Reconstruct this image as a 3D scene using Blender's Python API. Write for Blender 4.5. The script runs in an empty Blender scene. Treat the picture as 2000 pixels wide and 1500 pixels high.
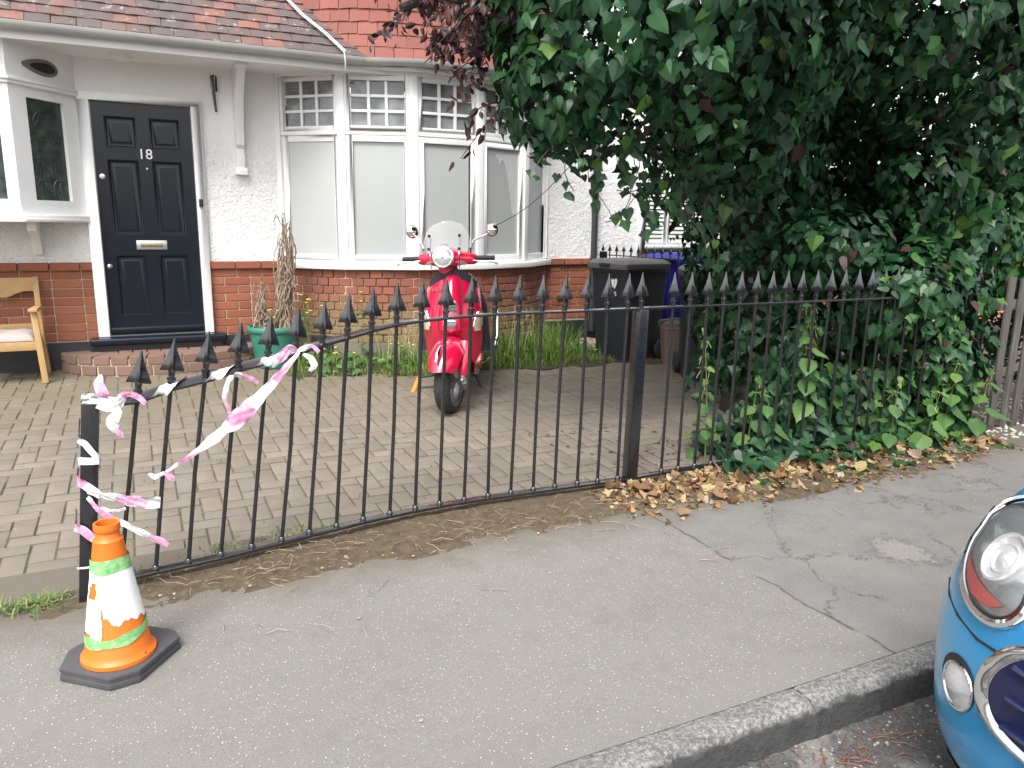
import bpy, bmesh, math, random
import numpy as np
from mathutils import Vector, Matrix, Euler

random.seed(7)
rng = np.random.default_rng(11)
sc = bpy.context.scene
COL = sc.collection
R = math.radians

# ------------------------------------------------------------------ camera
YAW, PITCH, ROLL, CAMH = 0.4536, 0.2048, 0.0131, 1.4
f_ = Vector((math.sin(YAW)*math.cos(PITCH), math.cos(YAW)*math.cos(PITCH), -math.sin(PITCH)))
r_ = Vector((math.cos(YAW), -math.sin(YAW), 0))
u_ = r_.cross(f_)
cr, sr = math.cos(ROLL), math.sin(ROLL)
r2 = r_*cr + u_*sr
u2 = u_*cr - r_*sr
cam_data = bpy.data.cameras.new('camera')
cam_data.lens = 26.98
cam_data.sensor_width = 36.0
cam_data.clip_start = 0.05
cam_data.clip_end = 2000
cam = bpy.data.objects.new('camera', cam_data)
COL.objects.link(cam)
cam.matrix_world = Matrix(((r2.x, u2.x, -f_.x, 0), (r2.y, u2.y, -f_.y, 0), (r2.z, u2.z, -f_.z, CAMH), (0, 0, 0, 1)))
sc.camera = cam

# ------------------------------------------------------------------ overcast daylight
SUN_EL, SUN_AZ = R(55), R(218)          # azimuth from +Y clockwise: behind and to the left of the camera
world = bpy.data.worlds.new('World')
sc.world = world
world.use_nodes = True
wn = world.node_tree
bg = wn.nodes['Background']
sky = wn.nodes.new('ShaderNodeTexSky')
sky.sky_type = 'NISHITA'
sky.sun_disc = False
sky.sun_elevation = SUN_EL
sky.sun_rotation = SUN_AZ
sky.air_density = 1.0
sky.dust_density = 4.0
hs = wn.nodes.new('ShaderNodeHueSaturation')
hs.inputs['Saturation'].default_value = 0.28
wn.links.new(sky.outputs[0], hs.inputs['Color'])
wn.links.new(hs.outputs[0], bg.inputs['Color'])
bg.inputs['Strength'].default_value = 0.15
sd = bpy.data.lights.new('sun', 'SUN')
sd.energy = 1.2
sd.angle = R(24)
sd.color = (1.0, 0.97, 0.93)
sun = bpy.data.objects.new('sun', sd)
COL.objects.link(sun)
sdir = Vector((math.sin(SUN_AZ)*math.cos(SUN_EL), math.cos(SUN_AZ)*math.cos(SUN_EL), math.sin(SUN_EL)))
sun.rotation_euler = sdir.to_track_quat('Z', 'Y').to_euler()
sun.location = (0, 0, 20)
sc.view_settings.view_transform = 'Standard'
sc.view_settings.look = 'None'
sc.view_settings.gamma = 1.0
sc.view_settings.use_curve_mapping = False
sc.view_settings.exposure = 1.40
sc.cycles.max_bounces = 8
sc.cycles.diffuse_bounces = 6
sc.cycles.transparent_max_bounces = 8

# ------------------------------------------------------------------ helpers
WM = {}
def wm(o): return WM.get(o.name, Matrix.Identity(4))
def par(o, p):
    o.parent = p
    o.matrix_parent_inverse = wm(p).inverted()
def tag(o, label=None, cat=None, group=None, kind=None):
    if label: o['label'] = label
    if cat: o['category'] = cat
    if group: o['group'] = group
    if kind: o['kind'] = kind
    return o
def empty(name, loc, label=None, cat=None, group=None, kind=None, parent=None):
    o = bpy.data.objects.new(name, None)
    o.empty_display_size = 0.1
    o.location = loc
    COL.objects.link(o)
    WM[o.name] = Matrix.Translation(Vector(loc))
    if parent: par(o, parent)
    return tag(o, label, cat, group, kind)
def put(name, me, parent=None, loc=None, rot=None, scale=None, kind=None, label=None):
    o = bpy.data.objects.new(name, me)
    COL.objects.link(o)
    m = Matrix.Identity(4)
    if loc is not None or rot is not None or scale is not None:
        if isinstance(rot, Matrix): rm = rot.to_4x4()
        else: rm = Euler(rot or (0, 0, 0)).to_matrix().to_4x4()
        s = scale if scale is not None else (1, 1, 1)
        if not hasattr(s, '__len__'): s = (s, s, s)
        m = Matrix.Translation(Vector(loc if loc is not None else (0, 0, 0))) @ rm @ Matrix.Diagonal((s[0], s[1], s[2], 1))
        o.matrix_basis = m
    WM[o.name] = m
    if parent: par(o, parent)
    return tag(o, label, None, None, kind)

XF = [Matrix.Identity(4)]
class MB:
    """collects shapes and builds ONE mesh"""
    def __init__(s): s.v = []; s.f = []; s.mi = []; s.cur = 0
    def add(s, verts, faces, M=None):
        b = len(s.v)
        if M is not None: verts = [M @ Vector(p) for p in verts]
        s.v += [tuple(p) for p in verts]
        s.f += [tuple(i+b for i in f) for f in faces]
        s.mi += [s.cur]*len(faces)
        return s
    def box(s, x0, x1, y0, y1, z0, z1, M=None):
        return s.add([(x0,y0,z0),(x1,y0,z0),(x1,y1,z0),(x0,y1,z0),(x0,y0,z1),(x1,y0,z1),(x1,y1,z1),(x0,y1,z1)],
                     [(0,3,2,1),(4,5,6,7),(0,1,5,4),(1,2,6,5),(2,3,7,6),(3,0,4,7)], M)
    def cbox(s, c, sz, M=None):
        return s.box(c[0]-sz[0]/2, c[0]+sz[0]/2, c[1]-sz[1]/2, c[1]+sz[1]/2, c[2]-sz[2]/2, c[2]+sz[2]/2, M)
    def grid(s, P, cu=False, cv=False, flip=False):
        nu, nv = len(P), len(P[0])
        v = [p for row in P for p in row]
        f = []
        for i in range(nu if cu else nu-1):
            for j in range(nv if cv else nv-1):
                a, b, c, d = i*nv+j, ((i+1) % nu)*nv+j, ((i+1) % nu)*nv+(j+1) % nv, i*nv+(j+1) % nv
                f.append((d, c, b, a) if flip else (a, b, c, d))
        return s.add(v, f)
    def tube(s, path, r, n=8, caps=True, flat=1.0):
        path = [Vector(p) for p in path]
        m = len(path)
        rr = r if hasattr(r, '__len__') else [r]*m
        rows = []
        up = None
        for i, p in enumerate(path):
            t = (path[min(i+1, m-1)]-path[max(i-1, 0)]).normalized()
            if up is None:
                up = Vector((0, 0, 1)) if abs(t.z) < 0.9 else Vector((1, 0, 0))
            a = t.cross(up)
            if a.length < 1e-5: a = t.orthogonal()
            a.normalize(); b = a.cross(t).normalized(); up = b
            rows.append([p + (a*math.cos(2*math.pi*k/n) + b*math.sin(2*math.pi*k/n)*flat)*rr[i] for k in range(n)])
        base = len(s.v)
        s.grid(rows, cv=True)
        if caps:
            s.f += [tuple(base+k for k in range(n)), tuple(base+(m-1)*n+k for k in reversed(range(n)))]
            s.mi += [s.cur]*2
        return s
    def lathe(s, prof, n=24, M=None, c=(0, 0, 0)):
        rows = []
        for r, z in prof:
            row = [Vector((c[0]+r*math.cos(2*math.pi*k/n), c[1]+r*math.sin(2*math.pi*k/n), c[2]+z)) for k in range(n)]
            if M is not None: row = [M @ p for p in row]
            rows.append(row)
        return s.grid(rows, cv=True, flip=True)
    def prism(s, poly, d0, d1, M=None):
        n = len(poly)
        v = [(p[0], p[1], d0) for p in poly]+[(p[0], p[1], d1) for p in poly]
        f = [tuple(reversed(range(n))), tuple(range(n, 2*n))]
        for i in range(n):
            j = (i+1) % n
            f.append((i, j, n+j, n+i))
        return s.add(v, f, M)
    def ball(s, c, rad, nu=10, nv=14, M=None):
        if not hasattr(rad, '__len__'): rad = (rad,)*3
        rows = []
        for i in range(nu+1):
            a = math.pi*(i/nu)
            rr = max(math.sin(a), 1e-3)
            row = [Vector((c[0]+rad[0]*rr*math.cos(2*math.pi*k/nv), c[1]+rad[1]*rr*math.sin(2*math.pi*k/nv), c[2]+rad[2]*math.cos(a))) for k in range(nv)]
            if M is not None: row = [M @ p for p in row]
            rows.append(row)
        return s.grid(rows, cv=True)
    def mesh(s, name, mats, smooth=False, bevel=0, seg=2, ang=40, xf=True):
        me = bpy.data.meshes.new(name)
        M = XF[-1]
        v = s.v
        if xf and M != Matrix.Identity(4): v = [tuple(M @ Vector(p)) for p in v]
        me.from_pydata(v, [], s.f)
        if not isinstance(mats, (list, tuple)): mats = [mats]
        for m in mats: me.materials.append(m)
        if len(mats) > 1: me.polygons.foreach_set('material_index', s.mi)
        bm = bmesh.new(); bm.from_mesh(me)
        bmesh.ops.remove_doubles(bm, verts=bm.verts, dist=1e-6)
        bmesh.ops.recalc_face_normals(bm, faces=bm.faces)
        if bevel:
            es = [e for e in bm.edges if len(e.link_faces) == 2 and e.calc_face_angle(0) > R(ang)]
            bmesh.ops.bevel(bm, geom=es, offset=bevel, segments=seg, affect='EDGES', profile=0.6, clamp_overlap=True)
        bm.to_mesh(me); bm.free()
        if smooth or bevel:
            me.polygons.foreach_set('use_smooth', [True]*len(me.polygons))
            me.set_sharp_from_angle(angle=R(ang))
        me.update()
        return me
    def build(s, name, mats, parent=None, smooth=False, bevel=0, seg=2, ang=40, kind=None, label=None):
        return put(name, s.mesh(name, mats, smooth, bevel, seg, ang), parent, kind=kind, label=label)

def beam(mb, a, b, w, d, up=(0, 0, 1)):
    """rectangular bar from a to b, w across, d in depth"""
    a, b = Vector(a), Vector(b)
    t = (b-a); L = t.length; t.normalize()
    up = Vector(up)
    x = t.cross(up)
    if x.length < 1e-4: x = t.orthogonal()
    x.normalize(); y = x.cross(t).normalized()
    M = Matrix(((x.x, y.x, t.x, a.x), (x.y, y.y, t.y, a.y), (x.z, y.z, t.z, a.z), (0, 0, 0, 1)))
    return mb.box(-w/2, w/2, -d/2, d/2, 0, L, M)

def text_mesh(mb, s, size, M, extrude=0.002, align='CENTER', shear=0.0):
    cu = bpy.data.curves.new('lettering', 'FONT')
    cu.body = s; cu.size = size; cu.extrude = extrude; cu.align_x = align; cu.align_y = 'CENTER'; cu.shear = shear
    cu.resolution_u = 3
    o = bpy.data.objects.new('lettering', cu)
    me = bpy.data.meshes.new_from_object(o)
    mb.add([v.co.copy() for v in me.vertices], [tuple(p.vertices) for p in me.polygons], M)
    bpy.data.objects.remove(o); bpy.data.meshes.remove(me); bpy.data.curves.remove(cu)

# ------------------------------------------------------------------ materials
class NT:
    def __init__(s, name):
        s.m = bpy.data.materials.new(name); s.m.use_nodes = True
        s.t = s.m.node_tree; s.b = s.t.nodes['Principled BSDF']
        s.tc = s.t.nodes.new('ShaderNodeTexCoord')
        g = s.t.nodes.new('ShaderNodeNewGeometry'); s.pos = g.outputs['Position']; s.geo = g
    def n(s, typ, **kw):
        nd = s.t.nodes.new('ShaderNode'+typ)
        for k, v in kw.items():
            if k.startswith('i_'): nd.inputs[k[2:].replace('_', ' ')].default_value = v
            else: setattr(nd, k, v)
        return nd
    def l(s, a, b): s.t.links.new(a, b)
    def noise(s, scale, detail=4, rough=0.6, vec=None, dist=0.0):
        nd = s.n('TexNoise'); nd.inputs['Scale'].default_value = scale; nd.inputs['Detail'].default_value = detail
        nd.inputs['Roughness'].default_value = rough; nd.inputs['Distortion'].default_value = dist
        s.l(vec or s.pos, nd.inputs['Vector']); return nd.outputs['Fac']
    def ramp(s, fac, stops, interp='LINEAR'):
        nd = s.n('ValToRGB'); nd.color_ramp.interpolation = interp
        el = nd.color_ramp.elements
        while len(el) < len(stops): el.new(0.5)
        for e, (p, c) in zip(el, stops):
            e.position = p; e.color = c if len(c) == 4 else (*c, 1)
        s.l(fac, nd.inputs['Fac']); return nd.outputs['Color']
    def mix(s, fac, a, b, typ='MIX'):
        nd = s.n('MixRGB', blend_type=typ)
        for inp, val in ((nd.inputs['Fac'], fac), (nd.inputs['Color1'], a), (nd.inputs['Color2'], b)):
            if hasattr(val, 'node'): s.l(val, inp)
            else: inp.default_value = val if not isinstance(val, tuple) or len(val) == 4 else (*val, 1)
        return nd.outputs['Color']
    def math(s, op, a, b=None, clamp=False):
        nd = s.n('Math', operation=op, use_clamp=clamp)
        for i, val in enumerate((a, b)):
            if val is None: continue
            if hasattr(val, 'node'): s.l(val, nd.inputs[i])
            else: nd.inputs[i].default_value = val
        return nd.outputs[0]
    def bump(s, h, strength=0.5, dist=0.01, prev=None):
        nd = s.n('Bump'); nd.inputs['Strength'].default_value = strength; nd.inputs['Distance'].default_value = dist
        s.l(h, nd.inputs['Height'])
        if prev is not None: s.l(prev, nd.inputs['Normal'])
        s.l(nd.outputs[0], s.b.inputs['Normal']); return nd.outputs[0]
    def set(s, **kw):
        for k, v in kw.items():
            inp = s.b.inputs[k.replace('_', ' ')]
            if hasattr(v, 'node'): s.l(v, inp)
            else: inp.default_value = v if not isinstance(v, tuple) or len(v) == 4 else (*v, 1)
        return s
    def rnd(s):
        return s.n('ObjectInfo').outputs['Random']
    def attr(s, name):
        return s.n('Attribute', attribute_name=name).outputs['Fac']
    def sep(s):
        nd = s.n('SeparateXYZ'); s.l(s.pos, nd.inputs[0]); return nd.outputs

def simple(name, col, rough=0.5, metal=0.0, var=0.12, nscale=8, bump=0.0, bscale=60, coat=0.0, spec=0.5):
    t = NT(name)
    n = t.noise(nscale, 4)
    c = t.mix(t.math('MULTIPLY', n, 1.0), tuple(x*(1-var) for x in col), tuple(min(1, x*(1+var)) for x in col))
    t.set(Base_Color=c, Roughness=rough, Metallic=metal)
    t.b.inputs['Specular IOR Level'].default_value = spec
    if coat:
        t.b.inputs['Coat Weight'].default_value = coat; t.b.inputs['Coat Roughness'].default_value = 0.05
    if bump: t.bump(t.noise(bscale, 5), bump, 0.004)
    return t.m

M = {}
# painted timber, slightly grubby
t = NT('white_paint')
n1 = t.noise(2.2, 6, 0.65); n2 = t.noise(35, 4)
c = t.mix(t.ramp(n1, [(0.35, (0,0,0)), (0.75, (1,1,1))]), (0.80, 0.81, 0.81), (0.71, 0.71, 0.70))
t.set(Base_Color=c, Roughness=0.38); t.bump(n2, 0.12, 0.002); M['white_paint'] = t.m
# roughcast render
t = NT('roughcast_render')
vv = t.n('TexVoronoi'); vv.inputs['Scale'].default_value = 34; t.l(t.pos, vv.inputs['Vector'])
nA = t.noise(48, 4, 0.6, dist=0.7); nB = t.noise(20, 4, 0.6)
nL = t.noise(1.5, 5, 0.6)
z = t.sep()[2]
mz = t.n('MapRange'); mz.inputs[1].default_value = 1.9; mz.inputs[2].default_value = 2.35; mz.inputs[3].default_value = 1.0; mz.inputs[4].default_value = 0.16
t.l(z, mz.inputs[0])
h = t.math('ADD', t.math('MULTIPLY', nA, 0.9), t.math('MULTIPLY', nB, 0.8))
h = t.math('MULTIPLY', h, mz.outputs[0])
c = t.mix(t.ramp(nL, [(0.3, (0,0,0)), (0.8, (1,1,1))]), (0.84, 0.84, 0.835), (0.75, 0.75, 0.74))
hl = t.ramp(h, [(0.35, (0.0,0,0)), (0.75, (1,1,1))])
t.set(Base_Color=c, Roughness=0.85); t.bump(h, 0.9, 0.024); M['render'] = t.m
M['soffit_white'] = simple('soffit_white', (0.80, 0.80, 0.79), 0.6, var=0.06, nscale=3)
M['mortar'] = simple('lime_mortar', (0.44, 0.36, 0.26), 0.95, var=0.25, nscale=20, bump=0.6, bscale=150)
def brickmat(name, stops, algae=0.0, dirt=0.5):
    t = NT(name)
    c = t.ramp(t.rnd(), stops)
    n = t.noise(30, 5, 0.7); nf = t.noise(170, 3)
    c = t.mix(t.math('MULTIPLY', n, 0.5), c, (0.12, 0.05, 0.035), 'MIX') if dirt else c
    if algae:
        zz = t.sep()[2]
        mr = t.n('MapRange'); mr.inputs[1].default_value = 0.78; mr.inputs[2].default_value = 0.52; mr.inputs[3].default_value = 0; mr.inputs[4].default_value = 1
        t.l(t.math('ADD', zz, t.math('MULTIPLY', t.math('SUBTRACT', t.noise(3.5, 4), 0.5), 0.5)), mr.inputs[0])
        c = t.mix(t.math('MULTIPLY', mr.outputs[0], algae), c, (0.20, 0.165, 0.075))
    t.set(Base_Color=c, Roughness=0.85); t.bump(t.math('ADD', n, nf), 0.35, 0.004)
    return t.m
M['brick'] = brickmat('red_brick', [(0, (0.29,0.085,0.042)), (0.35, (0.34,0.115,0.058)), (0.7, (0.26,0.08,0.043)), (1, (0.38,0.135,0.07))], 0.0)
M['brick_bay'] = brickmat('bay_brick', [(0, (0.25,0.075,0.045)), (0.4, (0.29,0.095,0.058)), (0.8, (0.21,0.075,0.052)), (1, (0.31,0.105,0.06))], 0.75)
M['step_brick'] = brickmat('step_brick', [(0, (0.20,0.135,0.105)), (0.5, (0.17,0.12,0.092)), (1, (0.22,0.13,0.10))], 0.0)
M['plinth_black'] = simple('black_bitumen_paint', (0.022, 0.023, 0.026), 0.45, var=0.4, nscale=6, bump=0.4, bscale=30)
def tilemat(name, stops, lichen=0.0):
    t = NT(name)
    c = t.ramp(t.rnd(), stops)
    n = t.noise(14, 5, 0.65); n2 = t.noise(60, 4)
    c = t.mix(t.math('MULTIPLY', n, 0.35), c, (0.10, 0.07, 0.06))
    if lichen:
        pat = t.noise(2.3, 3, 0.5)
        c = t.mix(t.math('MULTIPLY', t.ramp(pat, [(0.42, (0,0,0)), (0.62, (1,1,1))]), lichen), c, (0.085, 0.07, 0.068))
        l1 = t.ramp(t.noise(11, 4, 0.7), [(0.60, (0,0,0)), (0.66, (1,1,1))])
        c = t.mix(t.math('MULTIPLY', l1, 0.55), c, (0.34, 0.31, 0.29))
        l2 = t.ramp(t.noise(24, 3, 0.7), [(0.66, (0,0,0)), (0.70, (1,1,1))])
        c = t.mix(t.math('MULTIPLY', l2, 0.9), c, (0.02, 0.02, 0.018))
    t.set(Base_Color=c, Roughness=0.8); t.bump(n2, 0.3, 0.004)
    return t.m
M['roof_tile'] = tilemat('weathered_clay_tile', [(0, (0.11,0.075,0.068)), (0.4, (0.09,0.07,0.066)), (0.6, (0.17,0.085,0.07)), (0.82, (0.24,0.095,0.072)), (1, (0.12,0.09,0.08))], 0.8)
M['wall_tile'] = tilemat('red_clay_tile', [(0, (0.25,0.075,0.055)), (0.3, (0.29,0.092,0.066)), (0.65, (0.235,0.074,0.058)), (1, (0.31,0.105,0.078))])
# door paint
t = NT('black_gloss_paint'); t.set(Base_Color=(0.007, 0.010, 0.016), Roughness=0.16)
t.b.inputs['Specular IOR Level'].default_value = 0.35
t.bump(t.noise(9, 3), 0.08, 0.004); M['door_black'] = t.m
t = NT('black_iron_paint')
nn = t.noise(22, 5, 0.7)
c = t.mix(t.ramp(nn, [(0.62, (0,0,0)), (0.72, (1,1,1))]), (0.011, 0.011, 0.013), (0.04, 0.028, 0.02))
t.set(Base_Color=c, Roughness=t.ramp(t.noise(12, 4), [(0.3, (0.16,)*3), (0.7, (0.34,)*3)])); t.bump(t.noise(70, 4), 0.10, 0.002); t.b.inputs['Coat Weight'].default_value = 0.8; t.b.inputs['Coat Roughness'].default_value = 0.12; M['iron'] = t.m
M['steel'] = simple('brushed_steel', (0.62, 0.62, 0.60), 0.28, 1.0, var=0.1)
M['chrome'] = simple('chrome', (0.82, 0.83, 0.84), 0.06, 1.0, var=0.02)
M['gutter'] = simple('grey_gutter_paint', (0.42, 0.42, 0.41), 0.45, var=0.25, nscale=5)
# panes
t = NT('frosted_pane')
n = t.math('ADD', t.math('MULTIPLY', t.noise(1.3, 3, 0.5), 0.5), t.math('MULTIPLY', t.rnd(), 0.5))
t.set(Base_Color=t.mix(n, (0.27, 0.30, 0.315), (0.46, 0.47, 0.455)), Roughness=0.06); t.b.inputs['Specular IOR Level'].default_value = 0.6; M['frosted'] = t.m
t = NT('dim_pane')
n = t.noise(5.5, 3, 0.5)
t.set(Base_Color=t.mix(t.ramp(n, [(0.35, (0,0,0)), (0.7, (1,1,1))]), (0.10, 0.11, 0.115), (0.27, 0.285, 0.29)), Roughness=0.05); t.b.inputs['Specular IOR Level'].default_value = 0.6; M['dim_pane'] = t.m
t = NT('leaded_pane')
n = t.noise(9, 4, 0.6)
n2 = t.noise(130, 3, 0.6)
t.set(Base_Color=t.mix(t.ramp(n, [(0.42, (0,0,0)), (0.68, (1,1,1))]), (0.012, 0.022, 0.022), (0.05, 0.085, 0.055)), Roughness=0.12); t.bump(n2, 0.5, 0.004); M['leaded'] = t.m
M['lead'] = simple('lead_came', (0.07, 0.08, 0.085), 0.5, 0.4)
M['black'] = simple('matt_black', (0.012, 0.012, 0.013), 0.6)
M['wood_light'] = simple('pale_beech', (0.40, 0.25, 0.105), 0.5, var=0.25, nscale=9, bump=0.15, bscale=50)
M['cushion'] = simple('mauve_grey_fabric', (0.36, 0.315, 0.30), 0.95, var=0.12, nscale=12, bump=0.5, bscale=300)
M['pot'] = simple('green_plastic_pot', (0.035, 0.19, 0.135), 0.42, var=0.15, nscale=6, bump=0.1)
M['soil'] = simple('dark_soil', (0.05, 0.036, 0.025), 0.95, var=0.5, nscale=40, bump=1.0, bscale=90)
t = NT('dead_stem')
t.set(Base_Color=t.ramp(t.noise(28, 4), [(0.3, (0.13,0.085,0.06)), (0.55, (0.30,0.23,0.17)), (0.8, (0.42,0.35,0.27))]), Roughness=0.9); t.bump(t.noise(120, 4), 0.6, 0.004); M['dead_stem'] = t.m
# ------------------------------------------------------------------ ground materials
def chips(t, scale, thr, dens):
    """sparse pale stone chips: returns mask"""
    v = t.n('TexVoronoi'); v.inputs['Scale'].default_value = scale; t.l(t.pos, v.inputs['Vector'])
    cs = t.n('SeparateColor'); t.l(v.outputs['Color'], cs.inputs[0])
    near = t.math('LESS_THAN', v.outputs['Distance'], thr)
    pick = t.math('GREATER_THAN', cs.outputs[0], 1-dens)
    return t.math('MULTIPLY', near, pick), cs.outputs[1]
t = NT('worn_asphalt_pavement')
xyz = t.sep()
grain = t.noise(230, 4, 0.75); mid = t.noise(28, 5, 0.6); big = t.noise(1.1, 6, 0.65)
newc = t.mix(t.ramp(grain, [(0.28, (0,0,0)), (0.74, (1,1,1))]), (0.092, 0.090, 0.086), (0.215, 0.212, 0.205))
newc = t.mix(t.math('MULTIPLY', t.ramp(big, [(0.38, (0,0,0)), (0.66, (1,1,1))]), 0.4), newc, (0.185, 0.18, 0.172))
newc = t.mix(t.math('MULTIPLY', t.ramp(t.noise(4.5, 5, 0.7), [(0.5, (0,0,0)), (0.68, (1,1,1))]), 0.35), newc, (0.105, 0.10, 0.092))
m0, r0c = chips(t, 190, 0.42, 0.35)
newc = t.mix(t.math('MULTIPLY', m0, 0.5), newc, t.mix(r0c, (0.07, 0.07, 0.068), (0.26, 0.25, 0.235)))
m1, r1 = chips(t, 115, 0.26, 0.17)
newc = t.mix(t.math('MULTIPLY', m1, 0.85), newc, t.mix(r1, (0.27, 0.26, 0.24), (0.55, 0.54, 0.51)))
m2, r2c = chips(t, 60, 0.10, 0.12)
newc = t.mix(t.math('MULTIPLY', m2, 0.75), newc, (0.50, 0.49, 0.46))
# old surface beyond the seam, finer and cooler, with cracks
oldc = t.mix(t.ramp(t.noise(120, 4, 0.7), [(0.3, (0,0,0)), (0.75, (1,1,1))]), (0.10, 0.10, 0.099), (0.175, 0.174, 0.171))
oldc = t.mix(t.math('MULTIPLY', t.ramp(t.noise(3.5, 5, 0.65), [(0.4, (0,0,0)), (0.65, (1,1,1))]), 0.6), oldc, (0.18, 0.177, 0.172))
dn = t.n('TexNoise'); dn.inputs['Scale'].default_value = 2.6; dn.inputs['Detail'].default_value = 6; dn.inputs['Roughness'].default_value = 0.75; t.l(t.pos, dn.inputs['Vector'])
wv = t.mix(0.42, t.pos, dn.outputs['Color'], 'ADD')
cv = t.n('TexVoronoi', feature='DISTANCE_TO_EDGE'); cv.inputs['Scale'].default_value = 1.5; t.l(wv, cv.inputs['Vector'])
crk = t.ramp(cv.outputs['Distance'], [(0.0, (1,1,1)), (0.011, (0,0,0))])
crk = t.math('MULTIPLY', crk, t.ramp(t.noise(2.2, 3), [(0.38, (0,0,0)), (0.52, (1,1,1))]))
oldc = t.mix(t.math('MULTIPLY', crk, 0.75), oldc, (0.035, 0.034, 0.03))
m3, r3 = chips(t, 30, 0.09, 0.09)
oldc = t.mix(t.math('MULTIPLY', m3, 0.8), oldc, (0.48, 0.46, 0.42))
seam_x = t.math('ADD', xyz[0], t.math('MULTIPLY', t.math('SUBTRACT', t.noise(4, 3), 0.5), 0.09))
seam = t.ramp(t.math('MULTIPLY', t.math('SUBTRACT', seam_x, 1.6), 1.0), [(0.58, (0,0,0)), (0.62, (1,1,1))])
col = t.mix(seam, newc, oldc)
ln = t.math('ABSOLUTE', t.math('SUBTRACT', seam_x, 2.2))
sl = t.math('MULTIPLY', t.math('LESS_THAN', ln, 0.007), t.ramp(t.noise(6, 3), [(0.4, (0,0,0)), (0.5, (1,1,1))]))
col = t.mix(t.math('MULTIPLY', sl, 0.7), col, (0.04, 0.04, 0.035))
# gum spots and stains
gm = t.n('TexVoronoi'); gm.inputs['Scale'].default_value = 1.5; t.l(t.pos, gm.inputs['Vector'])
gs = t.n('SeparateColor'); t.l(gm.outputs['Color'], gs.inputs[0])
pv = t.n('VectorMath', operation='DISTANCE'); t.l(t.mix(0.10, t.pos, dn.outputs['Color'], 'ADD'), pv.inputs[0]); pv.inputs[1].default_value = (2.97+0.05, 2.12+0.05, 0.05)
pr = t.math('ADD', pv.outputs['Value'], t.math('MULTIPLY', t.math('SUBTRACT', t.noise(11, 5, 0.75), 0.5), 0.40))
col = t.mix(t.math('MULTIPLY', t.ramp(pr, [(0.10, (1,1,1)), (0.125, (0,0,0))]), 0.75), col, t.mix(t.noise(60, 4), (0.10, 0.097, 0.092), (0.28, 0.272, 0.258)))
col = t.mix(t.math('MULTIPLY', t.ramp(pr, [(0.105, (0,0,0)), (0.122, (1,1,1)), (0.13, (1,1,1)), (0.165, (0,0,0))]), 0.4), col, (0.05, 0.048, 0.044))
gum = t.math('MULTIPLY', t.ramp(t.math('ADD', gm.outputs['Distance'], t.math('MULTIPLY', t.noise(30, 3), 0.03)), [(0.035, (1,1,1)), (0.075, (0,0,0))]), t.math('GREATER_THAN', gs.outputs[0], 0.45))
col = t.mix(t.math('MULTIPLY', gum, 0.6), col, (0.05, 0.05, 0.05))
# brown grime along the railing foot
gd = t.n('MapRange'); gd.inputs[1].default_value = 2.72; gd.inputs[2].default_value = 3.02; t.l(t.math('ADD', xyz[1], t.math('MULTIPLY', t.math('SUBTRACT', t.noise(5, 5, 0.7), 0.5), 0.4)), gd.inputs[0])
col = t.mix(t.math('MULTIPLY', gd.outputs[0], 0.7), col, (0.085, 0.068, 0.045))
col = t.mix(1.0, col, (1.06, 1.035, 1.0), 'MULTIPLY')
t.set(Base_Color=col, Roughness=0.88)
hgt = t.math('ADD', t.math('MULTIPLY', grain, 0.6), t.math('SUBTRACT', t.math('MULTIPLY', mid, 0.5), t.math('MULTIPLY', t.math('MULTIPLY', crk, seam), 0.8)))
t.bump(hgt, 0.55, 0.006); M['pavement'] = t.m
t = NT('rough_road_surface')
g1 = t.noise(90, 4, 0.7); g2 = t.noise(6, 5, 0.65)
c = t.mix(t.ramp(g1, [(0.3, (0,0,0)), (0.72, (1,1,1))]), (0.035, 0.034, 0.033), (0.12, 0.118, 0.113))
c = t.mix(t.math('MULTIPLY', t.ramp(g2, [(0.5, (0,0,0)), (0.62, (1,1,1))]), 0.75), c, (0.22, 0.21, 0.195))
m4, r4 = chips(t, 70, 0.26, 0.22); c = t.mix(m4, c, t.mix(r4, (0.16, 0.14, 0.125), (0.40, 0.38, 0.355)))
t.set(Base_Color=c, Roughness=0.9); t.bump(t.math('ADD', g1, t.math('MULTIPLY', g2, 1.5)), 0.8, 0.012); M['road'] = t.m
t = NT('worn_kerb_concrete')
g1 = t.noise(55, 5, 0.7); g2 = t.noise(7, 5, 0.7); zz = t.sep()[2]
c = t.mix(t.ramp(g1, [(0.3, (0,0,0)), (0.75, (1,1,1))]), (0.075, 0.075, 0.073), (0.19, 0.188, 0.18))
c = t.mix(t.math('MULTIPLY', t.ramp(g2, [(0.5, (0,0,0)), (0.68, (1,1,1))]), 0.6), c, (0.07, 0.069, 0.067))
mr = t.n('MapRange'); mr.inputs[1].default_value = -0.008; mr.inputs[2].default_value = -0.03; t.l(t.math('ADD', zz, t.math('MULTIPLY', t.math('SUBTRACT', g2, 0.5), 0.05)), mr.inputs[0])
c = t.mix(t.math('MULTIPLY', mr.outputs[0], 0.85), c, (0.034, 0.035, 0.037))
ed = t.ramp(t.math('ABSOLUTE', t.math('ADD', zz, 0.006)), [(0.004, (1,1,1)), (0.022, (0,0,0))])
wr = t.math('MULTIPLY', t.math('MULTIPLY', t.ramp(t.math('ADD', t.noise(70, 5, 0.8), t.math('MULTIPLY', g2, 0.3)), [(0.60, (0,0,0)), (0.76, (1,1,1))]), ed), 0.8)
c = t.mix(wr, c, (0.34, 0.335, 0.325))
t.set(Base_Color=c, Roughness=0.9); t.bump(t.math('ADD', g1, t.noise(18, 5, 0.7)), 0.9, 0.012); M['kerb'] = t.m
t = NT('brown_block_paver')
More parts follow.
